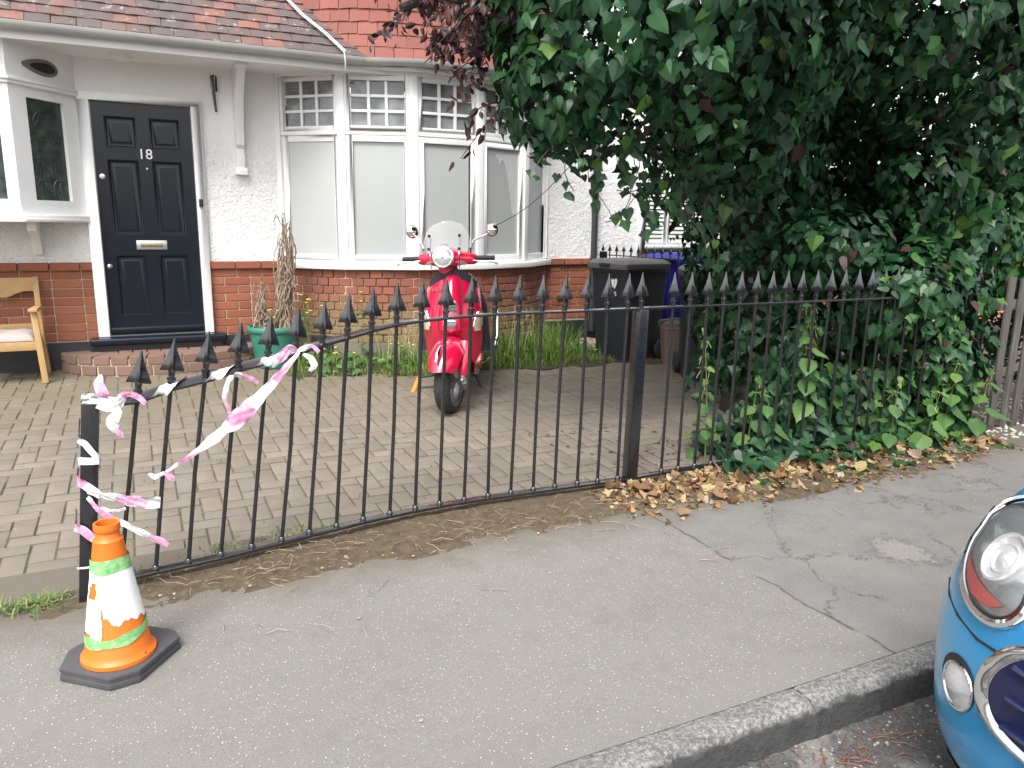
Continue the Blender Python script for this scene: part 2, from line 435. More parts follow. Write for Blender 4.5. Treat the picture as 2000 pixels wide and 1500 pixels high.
c = t.ramp(t.rnd(), [(0, (0.142,0.124,0.100)), (0.4, (0.18,0.156,0.123)), (0.75, (0.155,0.14,0.118)), (1, (0.205,0.176,0.138))])
n1 = t.noise(3.2, 5, 0.65); n2 = t.noise(60, 4, 0.7)
c = t.mix(t.math('MULTIPLY', n2, 0.55), c, (0.12, 0.098, 0.074))
c = t.mix(t.math('MULTIPLY', t.ramp(n1, [(0.5, (0,0,0)), (0.75, (1,1,1))]), 0.45), c, (0.255, 0.225, 0.19))
yy = t.sep()
mr = t.n('MapRange'); mr.inputs[1].default_value = 5.3; mr.inputs[2].default_value = 6.5; t.l(t.math('ADD', yy[1], t.math('MULTIPLY', t.math('SUBTRACT', t.noise(2.2, 4), 0.5), 1.6)), mr.inputs[0])
c = t.mix(t.math('MULTIPLY', mr.outputs[0], 0.45), c, (0.125, 0.10, 0.048))
wp = t.ramp(t.noise(16, 4, 0.7), [(0.67, (0,0,0)), (0.72, (1,1,1))])
c = t.mix(t.math('MULTIPLY', wp, 0.5), c, (0.36, 0.33, 0.29))
t.set(Base_Color=c, Roughness=0.85); t.bump(n2, 0.35, 0.004); M['paver'] = t.m
t = NT('sandy_joint')
c = t.ramp(t.noise(25, 5, 0.7), [(0.35, (0.06,0.05,0.036)), (0.6, (0.11,0.097,0.06)), (0.75, (0.115,0.115,0.055))])
t.set(Base_Color=c, Roughness=0.95); t.bump(t.noise(120, 4), 0.8, 0.006); M['joint'] = t.m
t = NT('moss_and_grit')
n1 = t.noise(22, 6, 0.75); n2 = t.noise(90, 4, 0.7)
c = t.ramp(n1, [(0.3, (0.042,0.030,0.020)), (0.48, (0.105,0.074,0.046)), (0.6, (0.12,0.098,0.05)), (0.72, (0.23,0.185,0.13))])
t.set(Base_Color=c, Roughness=0.95); t.bump(t.math('ADD', n1, n2), 1.0, 0.015); M['moss'] = t.m
M['earth'] = simple('earth', (0.07, 0.055, 0.04), 0.95, var=0.4, nscale=12, bump=0.9, bscale=60)

def zdrive(y): return max(0.0, 0.032*(y-3.36))

# ------------------------------------------------------------------ ground sheets
def sheet(name, x0, x1, y0, y1, z, mat, nx=1, ny=1, zf=None):
    P = [[(x0+(x1-x0)*i/nx, y0+(y1-y0)*j/ny, zf(y0+(y1-y0)*j/ny) if zf else z) for j in range(ny+1)] for i in range(nx+1)]
    return tag(MB().grid(P).build(name, mat), kind='structure')
sheet('ground', -400, 400, -400, 400, -0.30, M['earth'])
sheet('road', -60, 60, -9, 1.455, -0.108, M['road'])
# pavement with a gently uneven surface and a torn-up pothole patch
def pav():
    mb = MB()
    xs = list(np.arange(-3, 7.01, 0.12)); ys = list(np.arange(1.546, 3.431, 0.12557))
    def h(x, y):
        e = 0.004*math.sin(x*2.1+y)*math.sin(y*2.7+0.5)+0.003*math.sin(x*5.1+1.2)
        return e if 1.7 < y < 3.3 else 0
    mb.grid([[(x, y, h(x, y)) for y in ys] for x in xs])
    for a, b in ((-60, -3), (7, 60)): mb.grid([[(x, y, 0) for y in (1.546, 3.43)] for x in (a, b)])
    return tag(mb.build('pavement', M['pavement'], smooth=True), kind='structure')
pav()
# kerb stones
kerb = tag(MB().box(-60, 60, 1.465, 1.545, -0.25, -0.03).build('kerb', M['kerb']), kind='structure')
def kerb_stone(x0, x1):
    nx = max(6, int((x1-x0)/0.022)); prof = [(1.562, -0.02), (1.556, -0.005), (1.528, 0.001), (1.50, 0.001), (1.478, -0.002), (1.464, -0.008), (1.452, -0.020), (1.446, -0.045), (1.441, -0.08), (1.436, -0.135)]
    rows = []
    for i in range(nx+1):
        x = x0+(x1-x0)*i/nx
        row = []
        for j, (y, zz) in enumerate(prof):
            k = 0.0075 if 3 < j < 9 else 0.0015
            e = 0.006 if i in (0, nx) else 0
            row.append((x, y+random.uniform(-k, k)*(j > 1), zz+random.uniform(-k, k)*(j > 1)-e*(j > 0)))
        rows.append(row)
    mb = MB().grid(rows)
    return mb.build('kerb_stone', M['kerb'], kerb, smooth=True, ang=38)
xk = 1.745-0.915*5
while xk < 8:
    kerb_stone(xk+0.0015, xk+0.9135); xk += 0.915
for a, b in ((-60, 1.745-0.915*5), (xk, 60)):
    MB().box(a, b, 1.44, 1.556, -0.14, 0).build('kerb_run', M['kerb'], kerb)

# ------------------------------------------------------------------ driveway in 90 degree herringbone
drive = tag(MB().grid([[(x, y, zdrive(y)-0.005) for y in (3.30, 3.36, 5.0, 7.6)] for x in (-6.0, 0.0, 4.72)]).build('driveway', M['joint']), kind='structure')
pav_me = []
for k in range(4):
    mb = MB(); e = 0.0015
    mb.box(-0.0962+random.uniform(0, e), 0.0962-random.uniform(0, e), -0.0462, 0.0462, -0.03, 0.0)
    pav_me.append(mb.mesh('paver', M['paver'], bevel=0.005, seg=2))
slope = math.atan(0.032)
spots = []
L, W = 0.2, 0.1
for i in range(-60, 90):
    for j in range(-60, 90):
        # herringbone lattice: horizontal brick at cell (i,j) where (i+j)%4==0, vertical where ==3 pattern
        if (i-j) % 4 == 0: cx, cy, rot = (i+1)*W, (j+0.5)*W, 0
        elif (i-j) % 4 == 3: cx, cy, rot = (i+0.5)*W, (j+1.0)*W, 1
        else: continue
        x, y = cx-0.9, cy+3.42
        if -1.9 < x < 4.62 and 3.40 < y < 7.44: spots.append((x, y, rot))
def inbed(x, y):
    e = 0.06*math.sin(x*5)+0.05*math.sin(x*11)
    return (x > 1.15 and y > 6.50-0.13*(x-1.2)+e and x < 4.1)
spots = [s for s in spots if not inbed(s[0], s[1])]
def seen(x, y):
    p = Vector((x, y, zdrive(y)-CAMH)); d = p.dot(f_)
    u = p.dot(r2)/d*768+512; v = 384-p.dot(u2)/d*768
    return -6 < u < 1030 and 0 < v < 774, d
vis = []; rest = []
for s in spots:
    ok, d = seen(s[0], s[1])
    (vis if ok and not (s[0] > 3.2 and s[1] < 4.2) else rest).append((d, s))
vis.sort()
rest += vis[300:]; vis = vis[:300]
def paver_xf(s):
    x, y, rot = s
    jit = random.uniform(-0.004, 0.003)
    m = Matrix.Translation((x, y, zdrive(y)+jit)) @ Matrix.Rotation(slope, 4, 'X') @ Matrix.Rotation(random.gauss(0, 0.008)+(math.pi/2 if rot else 0), 4, 'Z') @ Matrix.Rotation(random.gauss(0, 0.008), 4, 'X')
    return m
for d, s in vis:
    m = paver_xf(s)
    o = put('paver', random.choice(pav_me), None); o.matrix_basis = m; WM[o.name] = m; par(o, drive)
# remaining pavers as one piece; random tint per block through an attribute
mb = MB(); tint = []
src = MB().box(-0.0962, 0.0962, -0.0462, 0.0462, -0.03, 0.0).mesh('tmp', M['paver'], bevel=0.004, seg=1)
sv = [v.co.copy() for v in src.vertices]; sf = [tuple(p.vertices) for p in src.polygons]
for d, s in rest:
    mb.add(sv, sf, paver_xf(s)); tint += [random.random()]*len(sf)
t = NT('brown_block_paver_far'); t.m = M['paver'].copy(); t.m.name = 'brown_block_paver_far'
tr = t.m.node_tree
oi = [n for n in tr.nodes if n.type == 'OBJECT_INFO'][0]
at = tr.nodes.new('ShaderNodeAttribute'); at.attribute_name = 'tint'
for l in list(tr.links):
    if l.from_node == oi: tr.links.new(at.outputs['Fac'], l.to_socket)
o = mb.build('far_pavers', t.m, drive, kind='stuff')
a = o.data.attributes.new('tint', 'FLOAT', 'FACE')
if len(a.data) == len(tint): a.data.foreach_set('value', tint)
# strip of moss, grit and soil along the foot of the railing: a low heap whose feathered edge runs out on the tarmac
from mathutils import noise as mnoise
def moss():
    rows = []
    for i in range(470):
        x = -0.42+i*0.012
        lo = np.interp(x, [-0.4, -0.07, 0.23, 0.54, 0.97, 1.48, 2.13, 2.87, 3.9, 5.2], [3.02, 2.97, 2.95, 3.02, 3.0, 3.02, 3.0, 2.87, 2.90, 2.97])
        hi = np.interp(x, [-0.4, 0.1, 0.6, 1.2, 2.3, 5.2], [3.16, 3.2, 3.30, 3.40, 3.42, 3.42])
        row = []
        for j in range(46):
            y = lo-0.16+(hi-lo+0.16)*j/45
            f1 = mnoise.fractal((x*6, y*6, 0.3), 0.9, 2.1, 5); f2 = mnoise.fractal((x*45, y*45, 1.7), 0.8, 2.0, 3)
            env = min(1, (y-lo)/0.10)*(1 if y < hi-0.06 else 0.4)
            end = min(1, (x+0.40)/0.10, 1)
            row.append((x, y, 0.004+0.012*min(env, end, 1)+0.014*f1*(0.5 if env > 0 else 1)+0.004*f2-(0.006 if env < -0.8 else 0)-(0.03 if j == 0 or i in (0, 469) else 0)))
        rows.append(row)
    return tag(MB().grid(rows).build('moss_strip', M['moss'], smooth=True, ang=180), 'strip of brown moss and grit along the foot of the railing', 'moss', kind='stuff')
moss()
# ------------------------------------------------------------------ the house
D = 7.5125                                   # facade plane
ZL = 0.971                                   # underside of the brick ledge
house = empty('house', (1.5, 8.0, 0.1), 'white roughcast house with black front door numbered 18 and bow window', 'house')
# outer shell behind the facade so that the house has depth
sh = MB()
sh.box(-6, -0.335, D, D+0.25, 1.035, 2.72); sh.box(0.60, 1.235, D, D+0.25, 1.035, 2.72)
sh.box(-0.335, 0.60, D+0.004, D+0.25, 2.415, 2.72); sh.box(4.055, 4.66, D, D+0.25, 1.035, 6.0)
sh.box(-6, 4.66, D+0.3, D+0.5, 2.72, 6.2)
sh.build('rendered_wall', M['render'], house)
bwl = [MB().box(a, b, D+0.012, D+0.25, 0.0, 1.035).build('brick_wall', M['mortar'], house) for a, b in ((-2.46, -0.335), (0.60, 1.235), (4.055, 4.72))]
# inside: dark rooms
MB().box(-6, 4.66, D+2.6, D+2.7, 0, 3).build('room_back_wall', M['soffit_white'], house)
def brick_mesh(w, m, n=3, d=0.06, h=0.065):
    out = []
    for k in range(n):
        mb = MB(); g = lambda: random.uniform(-0.0015, 0.0015)
        mb.add([(-w/2+g(), 0+g(), g()), (w/2+g(), g(), g()), (w/2, d, 0), (-w/2, d, 0), (-w/2+g(), g(), h+g()), (w/2+g(), g(), h+g()), (w/2, d, h), (-w/2, d, h)],
               [(0,3,2,1),(4,5,6,7),(0,1,5,4),(1,2,6,5),(2,3,7,6),(3,0,4,7)])
        out.append(mb.mesh('brick', m, bevel=0.004, seg=1))
    return out
BW = {'s': (0.215, brick_mesh(0.215, M['brick'])), 'h': (0.1025, brick_mesh(0.1025, M['brick'])), 'q': (0.06, brick_mesh(0.06, M['brick'], 1))}
def course(x0, x1, z, y, first, parent, proud=0.0):
    x = x0; k = 0
    seqs = first
    while x < x1-0.03:
        w, ms = BW[seqs[k % len(seqs)]]; k += 1
        w2 = min(w, x1-x)
        o = put('brick', random.choice(ms), parent, (x+w2/2, y-proud+random.uniform(-.002, .0015), z+0.005), None, (w2/w, 1, 1))
        x += w2+0.0105
for k in range(1, 9):
    z = ZL-0.075*k
    course(-2.45, -0.345, z, D, 'ss' if k % 2 else 'hss', bwl[0])
    course(0.61, 1.30, z, D, 'shs' if k % 2 else 'hs', bwl[1])
    course(4.03, 4.72, z, D, 'sh' if k % 2 else 'hs', bwl[2])
for q, (a, b) in enumerate(((-2.45, -0.30), (0.60, 1.26), (4.06, 4.62))): course(a, b, ZL-0.002, D, 'ss', bwl[q], 0.032)
MB().box(-6, -0.36, D-0.012, D+0.012, 0.0, 0.362).build('plinth', M['plinth_black'], house)
MB().box(0.62, 1.3, D-0.012, D+0.012, 0.0, 0.362).build('plinth', M['plinth_black'], house)
MB().box(4.0, 4.72, D-0.012, D+0.012, 0.0, 0.345).build('plinth', M['plinth_black'], house)

# ---- front door
fr = MB()
fr.box(-0.335, -0.247, D-0.05, D+0.1, 0.40, 2.36); fr.box(0.526, 0.60, D-0.05, D+0.1, 0.40, 2.36); fr.box(-0.335, 0.60, D-0.05, D+0.1, 2.36, 2.425)
fr.build('door_frame', M['white_paint'], house, bevel=0.006)
# door leaf with six raised panels, modelled as stiles and recessed fields
DX0, DX1, DZ0, DZ1, DY = -0.243, 0.522, 0.405, 2.356, D+0.005
door = MB().box(DX0, DX1, DY+0.03, DY+0.05, DZ0, DZ1).build('door', M['door_black'], house)
st = MB()
panels = [(-0.150, 0.088, 1.99, 2.245), (0.192, 0.428, 1.99, 2.245), (-0.150, 0.088, 1.265, 1.895), (0.192, 0.428, 1.265, 1.895), (-0.150, 0.088, 0.57, 1.10), (0.192, 0.428, 0.57, 1.10)]
st.box(DX0, -0.150, DY, DY+0.03, DZ0, DZ1); st.box(0.428, DX1, DY, DY+0.03, DZ0, DZ1); st.box(0.088, 0.192, DY, DY+0.03, DZ0, DZ1)
for a, b in ((-0.150, 0.088), (0.192, 0.428)):
    for z0, z1 in ((DZ0, 0.57), (1.10, 1.265), (1.895, 1.99), (2.245, DZ1)): st.box(a, b, DY, DY+0.03, z0, z1)
st.build('door_stiles', M['door_black'], door)
for x0, x1, z0, z1 in panels:
    rows = []
    for ins, dy in ((0.0, 0.002), (0.003, -0.002), (0.009, -0.001), (0.018, 0.011), (0.024, 0.012), (0.05, 0.005), (0.056, 0.005)):
        rows.append([(x0+ins, DY+dy, z0+ins), (x1-ins, DY+dy, z0+ins), (x1-ins, DY+dy, z1-ins), (x0+ins, DY+dy, z1-ins)])
    mb = MB().grid(rows, cv=True)
    b = len(mb.v); ins = 0.056
    mb.add(rows[-1], [(0, 1, 2, 3)])
    mb.build('door_panel', M['door_black'], door, smooth=True, ang=25)
MB().box(DX0, DX1, DY-0.03, DY+0.002, 0.425, 0.475).build('weather_bar', M['door_black'], door, bevel=0.012)
mb = MB(); text_mesh(mb, '18', 0.118, Matrix.Translation((0.145, DY-0.004, 1.945)) @ Matrix.Rotation(math.pi/2, 4, 'X'), 0.004)
mb.build('door_number', M['steel'], door)
lp = MB().box(0.019, 0.262, DY-0.008, DY+0.01, 1.146, 1.224); lp.build('letter_plate', M['steel'], door, bevel=0.003)
MB().box(0.05, 0.228, DY-0.012, DY, 1.165, 1.203).build('letter_flap', simple('brassy_flap', (0.36, 0.33, 0.22), 0.2, 0.9, var=0.5, nscale=25), door, bevel=0.004)
RX = Matrix.Rotation(math.pi/2, 4, 'X')
def disc(name, c, prof, m, parent, n=20):
    return MB().lathe(prof, n, Matrix.Translation(c) @ RX).build(name, m, parent, smooth=True, ang=40)
disc('door_lock', (-0.196, DY, 1.752), [(0.001, 0.014), (0.010, 0.014), (0.022, 0.011), (0.024, 0.0)], M['steel'], door)
disc('door_knob', (-0.203, DY, 1.005), [(0.001, 0.055), (0.014, 0.052), (0.022, 0.042), (0.02, 0.028), (0.009, 0.02), (0.009, 0.005), (0.02, 0.003), (0.02, 0)], M['steel'], door)
disc('spy_hole', (0.150, DY, 1.83), [(0.001, 0.006), (0.008, 0.006), (0.009, 0.0)], M['steel'], door, 12)
MB().box(0.543, 0.577, D-0.075, D-0.048, 1.52, 1.585).build('doorbell', M['black'], house, bevel=0.004)
# threshold and brick step
th = MB(); th.box(-0.40, 0.70, D-0.16, D+0.02, 0.335, 0.398); th.build('threshold', M['door_black'], house, bevel=0.022, seg=4)
MB().box(-0.36, 0.66, D-0.11, D+0.02, 0.27, 0.334).build('threshold_riser', M['plinth_black'], house)
# curved brick step
step = MB()
cx, cy, rx, ry = 0.20, D-0.02, 0.83, 0.50
def ell(a, k=0.0): return (cx-(rx+k)*math.cos(a), cy-(ry+k)*math.sin(a))
N = 40
poly = [ell(math.pi*i/N, -0.012) for i in range(N+1)]
step.prism(poly, 0.08, 0.262); dstep = step.build('door_step', M['mortar'], house)
SB = brick_mesh(0.128, M['step_brick'], 4, 0.10, 0.078)
SB2 = brick_mesh(0.128, M['step_brick'], 4, 0.215, 0.07)
acc = 0.0; angs = []
a = 0.03
while a < math.pi-0.02:
    p, q = ell(a), ell(a+0.01); ds = math.hypot(q[0]-p[0], q[1]-p[1])/0.01
    da = 0.139/ds
    angs.append(a+da/2); a += da
for a in angs:
    p, q = ell(a-0.02), ell(a+0.02); th_ = math.atan2(q[1]-p[1], q[0]-p[0]); c = ell(a)
    put('step_brick', random.choice(SB2), dstep, (c[0], c[1]-0.0, 0.215+random.uniform(-.004, .004)), (0, 0, th_))
    c2 = ell(a+0.05); p, q = ell(a+0.03), ell(a+0.07); th2 = math.atan2(q[1]-p[1], q[0]-p[0])
    put('step_brick', random.choice(SB), dstep, (c2[0], c2[1], 0.127), (0, 0, th2))
for i in range(9):
    for j in range(2):
        x = -0.25+i*0.112; y = D-0.27+j*0.13
        if ((x-cx)/rx)**2 + ((y-cy)/ry)**2 < 0.42: put('step_brick', random.choice(SB2), dstep, (x, y-0.05, 0.212+random.uniform(-.003, .003)), (0, 0, random.gauss(0, .01)), (0.8, 0.58, 1))

# ---- eaves, soffit, gutter
EY = 6.90                                    # fascia face
so = MB(); so.box(-6, 1.78, EY+0.02, D+0.05, 2.690, 2.72); so.build('soffit', M['soffit_white'], house)
fa = MB(); fa.box(-6, 2.32, EY, EY+0.022, 2.668, 2.79); fa.build('fascia', M['white_paint'], house)
def gutter_piece(path, name='gutter'):
    rows = []
    path = [Vector(p) for p in path]
    for i, p in enumerate(path):
        tt = (path[min(i+1, len(path)-1)]-path[max(i-1, 0)]).normalized(); nrm = Vector((tt.y, -tt.x, 0))
        row = []
        for k in range(9):
            an = math.pi*k/8
            row.append(p+nrm*(0.055-0.055*math.cos(math.pi-an) - 0.0)*1.0+Vector((0, 0, -0.055*math.sin(an))))
        for k in range(9):
            an = math.pi*(8-k)/8
            row.append(p+nrm*(0.055-0.050*math.cos(math.pi-an))+Vector((0, 0, -0.050*math.sin(an)+0.001)))
        rows.append(row)
    return MB().grid(rows, cv=True).build(name, M['gutter'], house, smooth=True)
gutter_piece([(-6, EY, 2.775), (-2, EY, 2.775), (1.0, EY, 2.775), (2.25, EY-0.0, 2.775)])
# porch lamp on the soffit
MB().lathe([(0.001, -0.05), (0.06, -0.048), (0.085, -0.035), (0.088, 0.0)], 24, None, (0.02, 7.22, 2.69)).build('porch_lamp', M['soffit_white'], house, smooth=True)
# timber bracket under the eave
def bracket(x, y0, z_top, name='eave_bracket'):
    prof = [(0.0, 0.0), (0.0, -0.82), (-0.05, -0.82), (-0.075, -0.74), (-0.06, -0.66), (-0.10, -0.63), (-0.13, -0.45), (-0.22, -0.22), (-0.36, -0.08), (-0.44, -0.03), (-0.46, 0.0)]
    Mx = Matrix(((0, 0, 1, x-0.035), (1, 0, 0, y0), (0, 1, 0, z_top), (0, 0, 0, 1)))
    b = MB().prism(prof, 0, 0.07, Mx).build(name, M['white_paint'], house, bevel=0.006)
    MB().box(x-0.05, x+0.05, y0-0.50, y0-0.34, z_top-0.035, z_top).build('bracket_cap', M['white_paint'], b, bevel=0.005)
    MB().box(x-0.052, x+0.052, y0-0.075, y0, z_top-0.885, z_top-0.82).build('bracket_foot', M['white_paint'], b, bevel=0.006)
bracket(0.915, D, 2.69)
# old iron hanging bracket on the wall
hb = MB(); hb.tube([(0.715, D-0.03, 2.63), (0.722, D-0.03, 2.5), (0.735, D-0.03, 2.33)], [0.017, 0.015, 0.010], 6); hb.tube([(0.715, D-0.03, 2.60), (0.73, D-0.05, 2.63), (0.748, D-0.05, 2.62), (0.748, D-0.03, 2.5)], 0.009, 6)
hb.build('iron_wall_hook', M['iron'], house)

# ---- oriel window left of the door
OJ, OC = (-0.335, D), (-0.75, 7.0)          # joint at the wall, front corner
ori = MB()
def quadwall(mb, a, b, z0, z1, th=0.06):
    dx, dy = b[0]-a[0], b[1]-a[1]; L = math.hypot(dx, dy); nx, ny = dy/L, -dx/L
    if ny > 0: nx, ny = -nx, -ny
    mb.add([(a[0], a[1], z0), (b[0], b[1], z0), (b[0]-nx*th, b[1]-ny*th, z0), (a[0]-nx*th, a[1]-ny*th, z0),
            (a[0], a[1], z1), (b[0], b[1], z1), (b[0]-nx*th, b[1]-ny*th, z1), (a[0]-nx*th, a[1]-ny*th, z1)],
           [(0,3,2,1),(4,5,6,7),(0,1,5,4),(1,2,6,5),(2,3,7,6),(3,0,4,7)])
def lerp2(a, b, t): return (a[0]+(b[0]-a[0])*t, a[1]+(b[1]-a[1])*t)
OF = (-2.3, OC[1])
oriel = None
ori.prism([(OJ[0], OJ[1]+.02), (OC[0], OC[1]), (OF[0], OF[1]), (OF[0], OJ[1]+.02)], 1.40, 1.425)
for a, b, t0, t1 in ((OJ, OC, 0.215, 0.765), (OC, OF, 0.05, 0.40)):
    z0, z1 = 1.54, 2.30
    quadwall(ori, a, b, 1.425, z0); quadwall(ori, a, b, z1, 2.70)
    quadwall(ori, a, lerp2(a, b, t0), z0, z1); quadwall(ori, lerp2(a, b, t1), b, z0, z1)
oriel = ori.build('oriel_window', M['white_paint'], house)
for a, b, t0, t1 in ((OJ, OC, 0.215, 0.765), (OC, OF, 0.05, 0.40)):
    p, q = lerp2(a, b, t0), lerp2(a, b, t1)
    dx, dy = b[0]-a[0], b[1]-a[1]; L = math.hypot(dx, dy); nx, ny = dy/L, -dx/L
    if ny > 0: nx, ny = -nx, -ny
    off = 0.03
    P_ = (p[0]-nx*off, p[1]-ny*off); Q_ = (q[0]-nx*off, q[1]-ny*off)
    mb = MB(); quadwall(mb, P_, Q_, 1.54, 2.30, 0.006); mb.build('leaded_pane', M['leaded'], oriel)
    ld = MB()
    off2 = 0.026
    def pt(s, z): return (p[0]+(q[0]-p[0])*s-nx*off2, p[1]+(q[1]-p[1])*s-ny*off2, z)
    for s in (0.34, 0.67): beam(ld, pt(s, 1.56), pt(s, 2.02), 0.006, 0.004, (nx, ny, 0))
    for z in (1.70, 1.86, 2.0): beam(ld, pt(0.02, z), pt(0.98, z), 0.006, 0.004)
    for cs, cz, rr, a0, a1 in ((0.28, 2.20, 0.11, 200, 340), (0.62, 2.08, 0.13, 20, 110), (0.8, 2.2, 0.09, 180, 300), (0.3, 1.62, 0.08, 0, 140), (0.75, 1.6, 0.1, 20, 170), (0.5, 1.72, 0.11, 250, 380), (0.15, 1.64, 0.07, 300, 420)):
        pts = [pt(min(.98, max(.02, cs+rr*math.cos(R(a0+(a1-a0)*k/8))*1.6)), min(2.29, max(1.55, cz+rr*math.sin(R(a0+(a1-a0)*k/8))))) for k in range(9)]
        ld.tube(pts, [0.002+0.006*math.sin(math.pi*k/8) for k in range(9)], 5)
    ld.build('lead_tracery', M['lead'], oriel)
# mouldings
def mould(z0, z1, out, name):
    mb = MB()
    pts = [(OJ[0]+0.03, OJ[1]-0.02), OC, OF]
    k = out
    o1 = [(OJ[0]+0.04, OJ[1]-0.03-0.0), (OC[0]+k*0.35, OC[1]-k), (OF[0], OF[1]-k)]
    v = []
    for (x, y) in o1: v += [(x, y, z0), (x, y, z1)]
    for (x, y) in [(OF[0], OF[1]+.05), (OJ[0]-0.1, OJ[1]+0.02)]: v += [(x, y, z0), (x, y, z1)]
    n = 5
    f = [tuple(2*i for i in range(n)), tuple(2*i+1 for i in reversed(range(n)))]+[(2*i, 2*((i+1) % n), 2*((i+1) % n)+1, 2*i+1) for i in range(n)]
    mb.add(v, f); return mb.build(name, M['white_paint'], oriel, bevel=0.008)
mould(1.372, 1.40, 0.09, 'oriel_sill'); mould(1.40, 1.428, 0.055, 'oriel_sill'); mould(2.375, 2.40, 0.02, 'oriel_cornice'); mould(2.40, 2.425, 0.035, 'oriel_cornice')
# oval vent high on the oriel
ax = Vector((OC[0]-OJ[0], OC[1]-OJ[1], 0)).normalized(); nn = Vector((ax.y, -ax.x, 0))
if nn.y > 0: nn = -nn
c0 = Vector((*lerp2(OJ, OC, 0.52), 2.54))+nn*0.003
Mo = Matrix(((ax.x, 0, nn.x, c0.x), (ax.y, 0, nn.y, c0.y), (0, 1, 0, c0.z), (0, 0, 0, 1)))
ovp = [(0.17*math.cos(2*math.pi*k/28)*(1+0.0), 0.058*math.sin(2*math.pi*k/28)*(1-0.35*math.cos(2*math.pi*k/28))) for k in range(28)]
vent = MB().prism(ovp, -0.004, 0.006, Mo).build('oval_vent', simple('grey_brown_stone', (0.17, 0.15, 0.14), 0.9), house)
MB().prism([(x*0.7-0.02, y*0.6) for x, y in ovp], 0.004, 0.009, Mo).build('vent_hole', M['black'], vent)
# corbel beneath
cb = MB(); Mx = Matrix(((0, 0, 1, -0.745), (1, 0, 0, D), (0, 1, 0, 1.372), (0, 0, 0, 1)))
cb.prism([(0, 0), (0, -0.26), (-0.10, -0.26), (-0.14, -0.20), (-0.22, -0.12), (-0.36, -0.07), (-0.36, 0)], 0, 0.065, Mx); cb.build('oriel_corbel', M['white_paint'], house, bevel=0.006)

# ---- bow window
M['reflection_tone'] = simple('painted_reflection', (0.50, 0.51, 0.51), 0.3, var=0.1, nscale=12)
BV = [(1.25, D-0.012)]
for an, w in ((-42, .645), (-21, .645), (0, .645), (21, .645), (42, .645)):
    x, y = BV[-1]; BV.append((x+w*math.cos(R(an)), y+w*math.sin(R(an))))
ccx, ccy = (BV[0][0]+BV[-1][0])/2, D+0.6
def offs(k):
    """bow polygon pushed out by k"""
    out = []
    for i, (x, y) in enumerate(BV):
        an = [-52, -31.5, -10.5, 10.5, 31.5, 52][i]
        n = (math.sin(R(an)), -math.cos(R(an)))
        out.append((x+n[0]*k/math.cos(R(10.5)), y+n[1]*k/math.cos(R(10.5))))
    return out
def bowring(mb, k0, k1, z0, z1):
    A, B = offs(k0), offs(k1)
    rows = [[(A[i][0], A[i][1], z0), (B[i][0], B[i][1], z0), (B[i][0], B[i][1], z1), (A[i][0], A[i][1], z1)] for i in range(6)]
    mb.grid(rows, cv=True)
    for i in (0, 5): mb.add(rows[i], [(0, 1, 2, 3)])
bw = MB(); bowring(bw, -0.14, -0.012, 0.0, 0.98)
bayw = bw.build('bay_brick_wall', M['mortar'], house)
# smooth bow curve for the brickwork
def bow_pt(s):
    """point and heading along the bow (arc through the polygon)"""
    A = offs(-0.008)
    tot = 5.0; q = min(4.9999, max(0, s))*1.0
    i = int(q); tt = q-i
    # Catmull-Rom
    g = lambda k: Vector((*A[k], 0)) if 0 <= k <= 5 else (Vector((*A[0], 0))*2-Vector((*A[1], 0)) if k < 0 else Vector((*A[5], 0))*2-Vector((*A[4], 0)))
    p0, p1, p2, p3 = g(i-1), g(i), g(i+1), g(i+2)
    p = 0.5*((2*p1)+(-p0+p2)*tt+(2*p0-5*p1+4*p2-p3)*tt*tt+(-p0+3*p1-3*p2+p3)*tt**3)
    d = 0.5*((-p0+p2)+(2*p0-5*p1+4*p2-p3)*2*tt+(-p0+3*p1-3*p2+p3)*3*tt*tt)
    return p, math.atan2(d.y, d.x), d.length
HB = brick_mesh(0.1025, M['brick_bay'], 4)
for k in range(1, 10):
    z = ZL-0.075*k+0.0
    s = 0.02 if k % 2 else 0.11
    while s < 4.98:
        p, hd, dl = bow_pt(s)
        if not (k > 7 and random.random() < 0.0):
            put('brick', random.choice(HB), bayw, (p.x, p.y+0.0, z+0.005), (random.gauss(0, .01), 0, hd))
        s += 0.1135/dl
pl = MB(); bowring(pl, -0.14, 0.03, 0.0, 0.30); pl.build('bay_plinth', simple('stained_cement', (0.16, 0.15, 0.11), 0.9, var=0.3, nscale=8, bump=0.5), house)
bay = empty('bay_window', (2.6, 7.2, 1.0), parent=house)
sl = MB(); bowring(sl, -0.1, 0.055, 0.978, 1.032); sl.build('window_sill', M['white_paint'], bay, bevel=0.006)
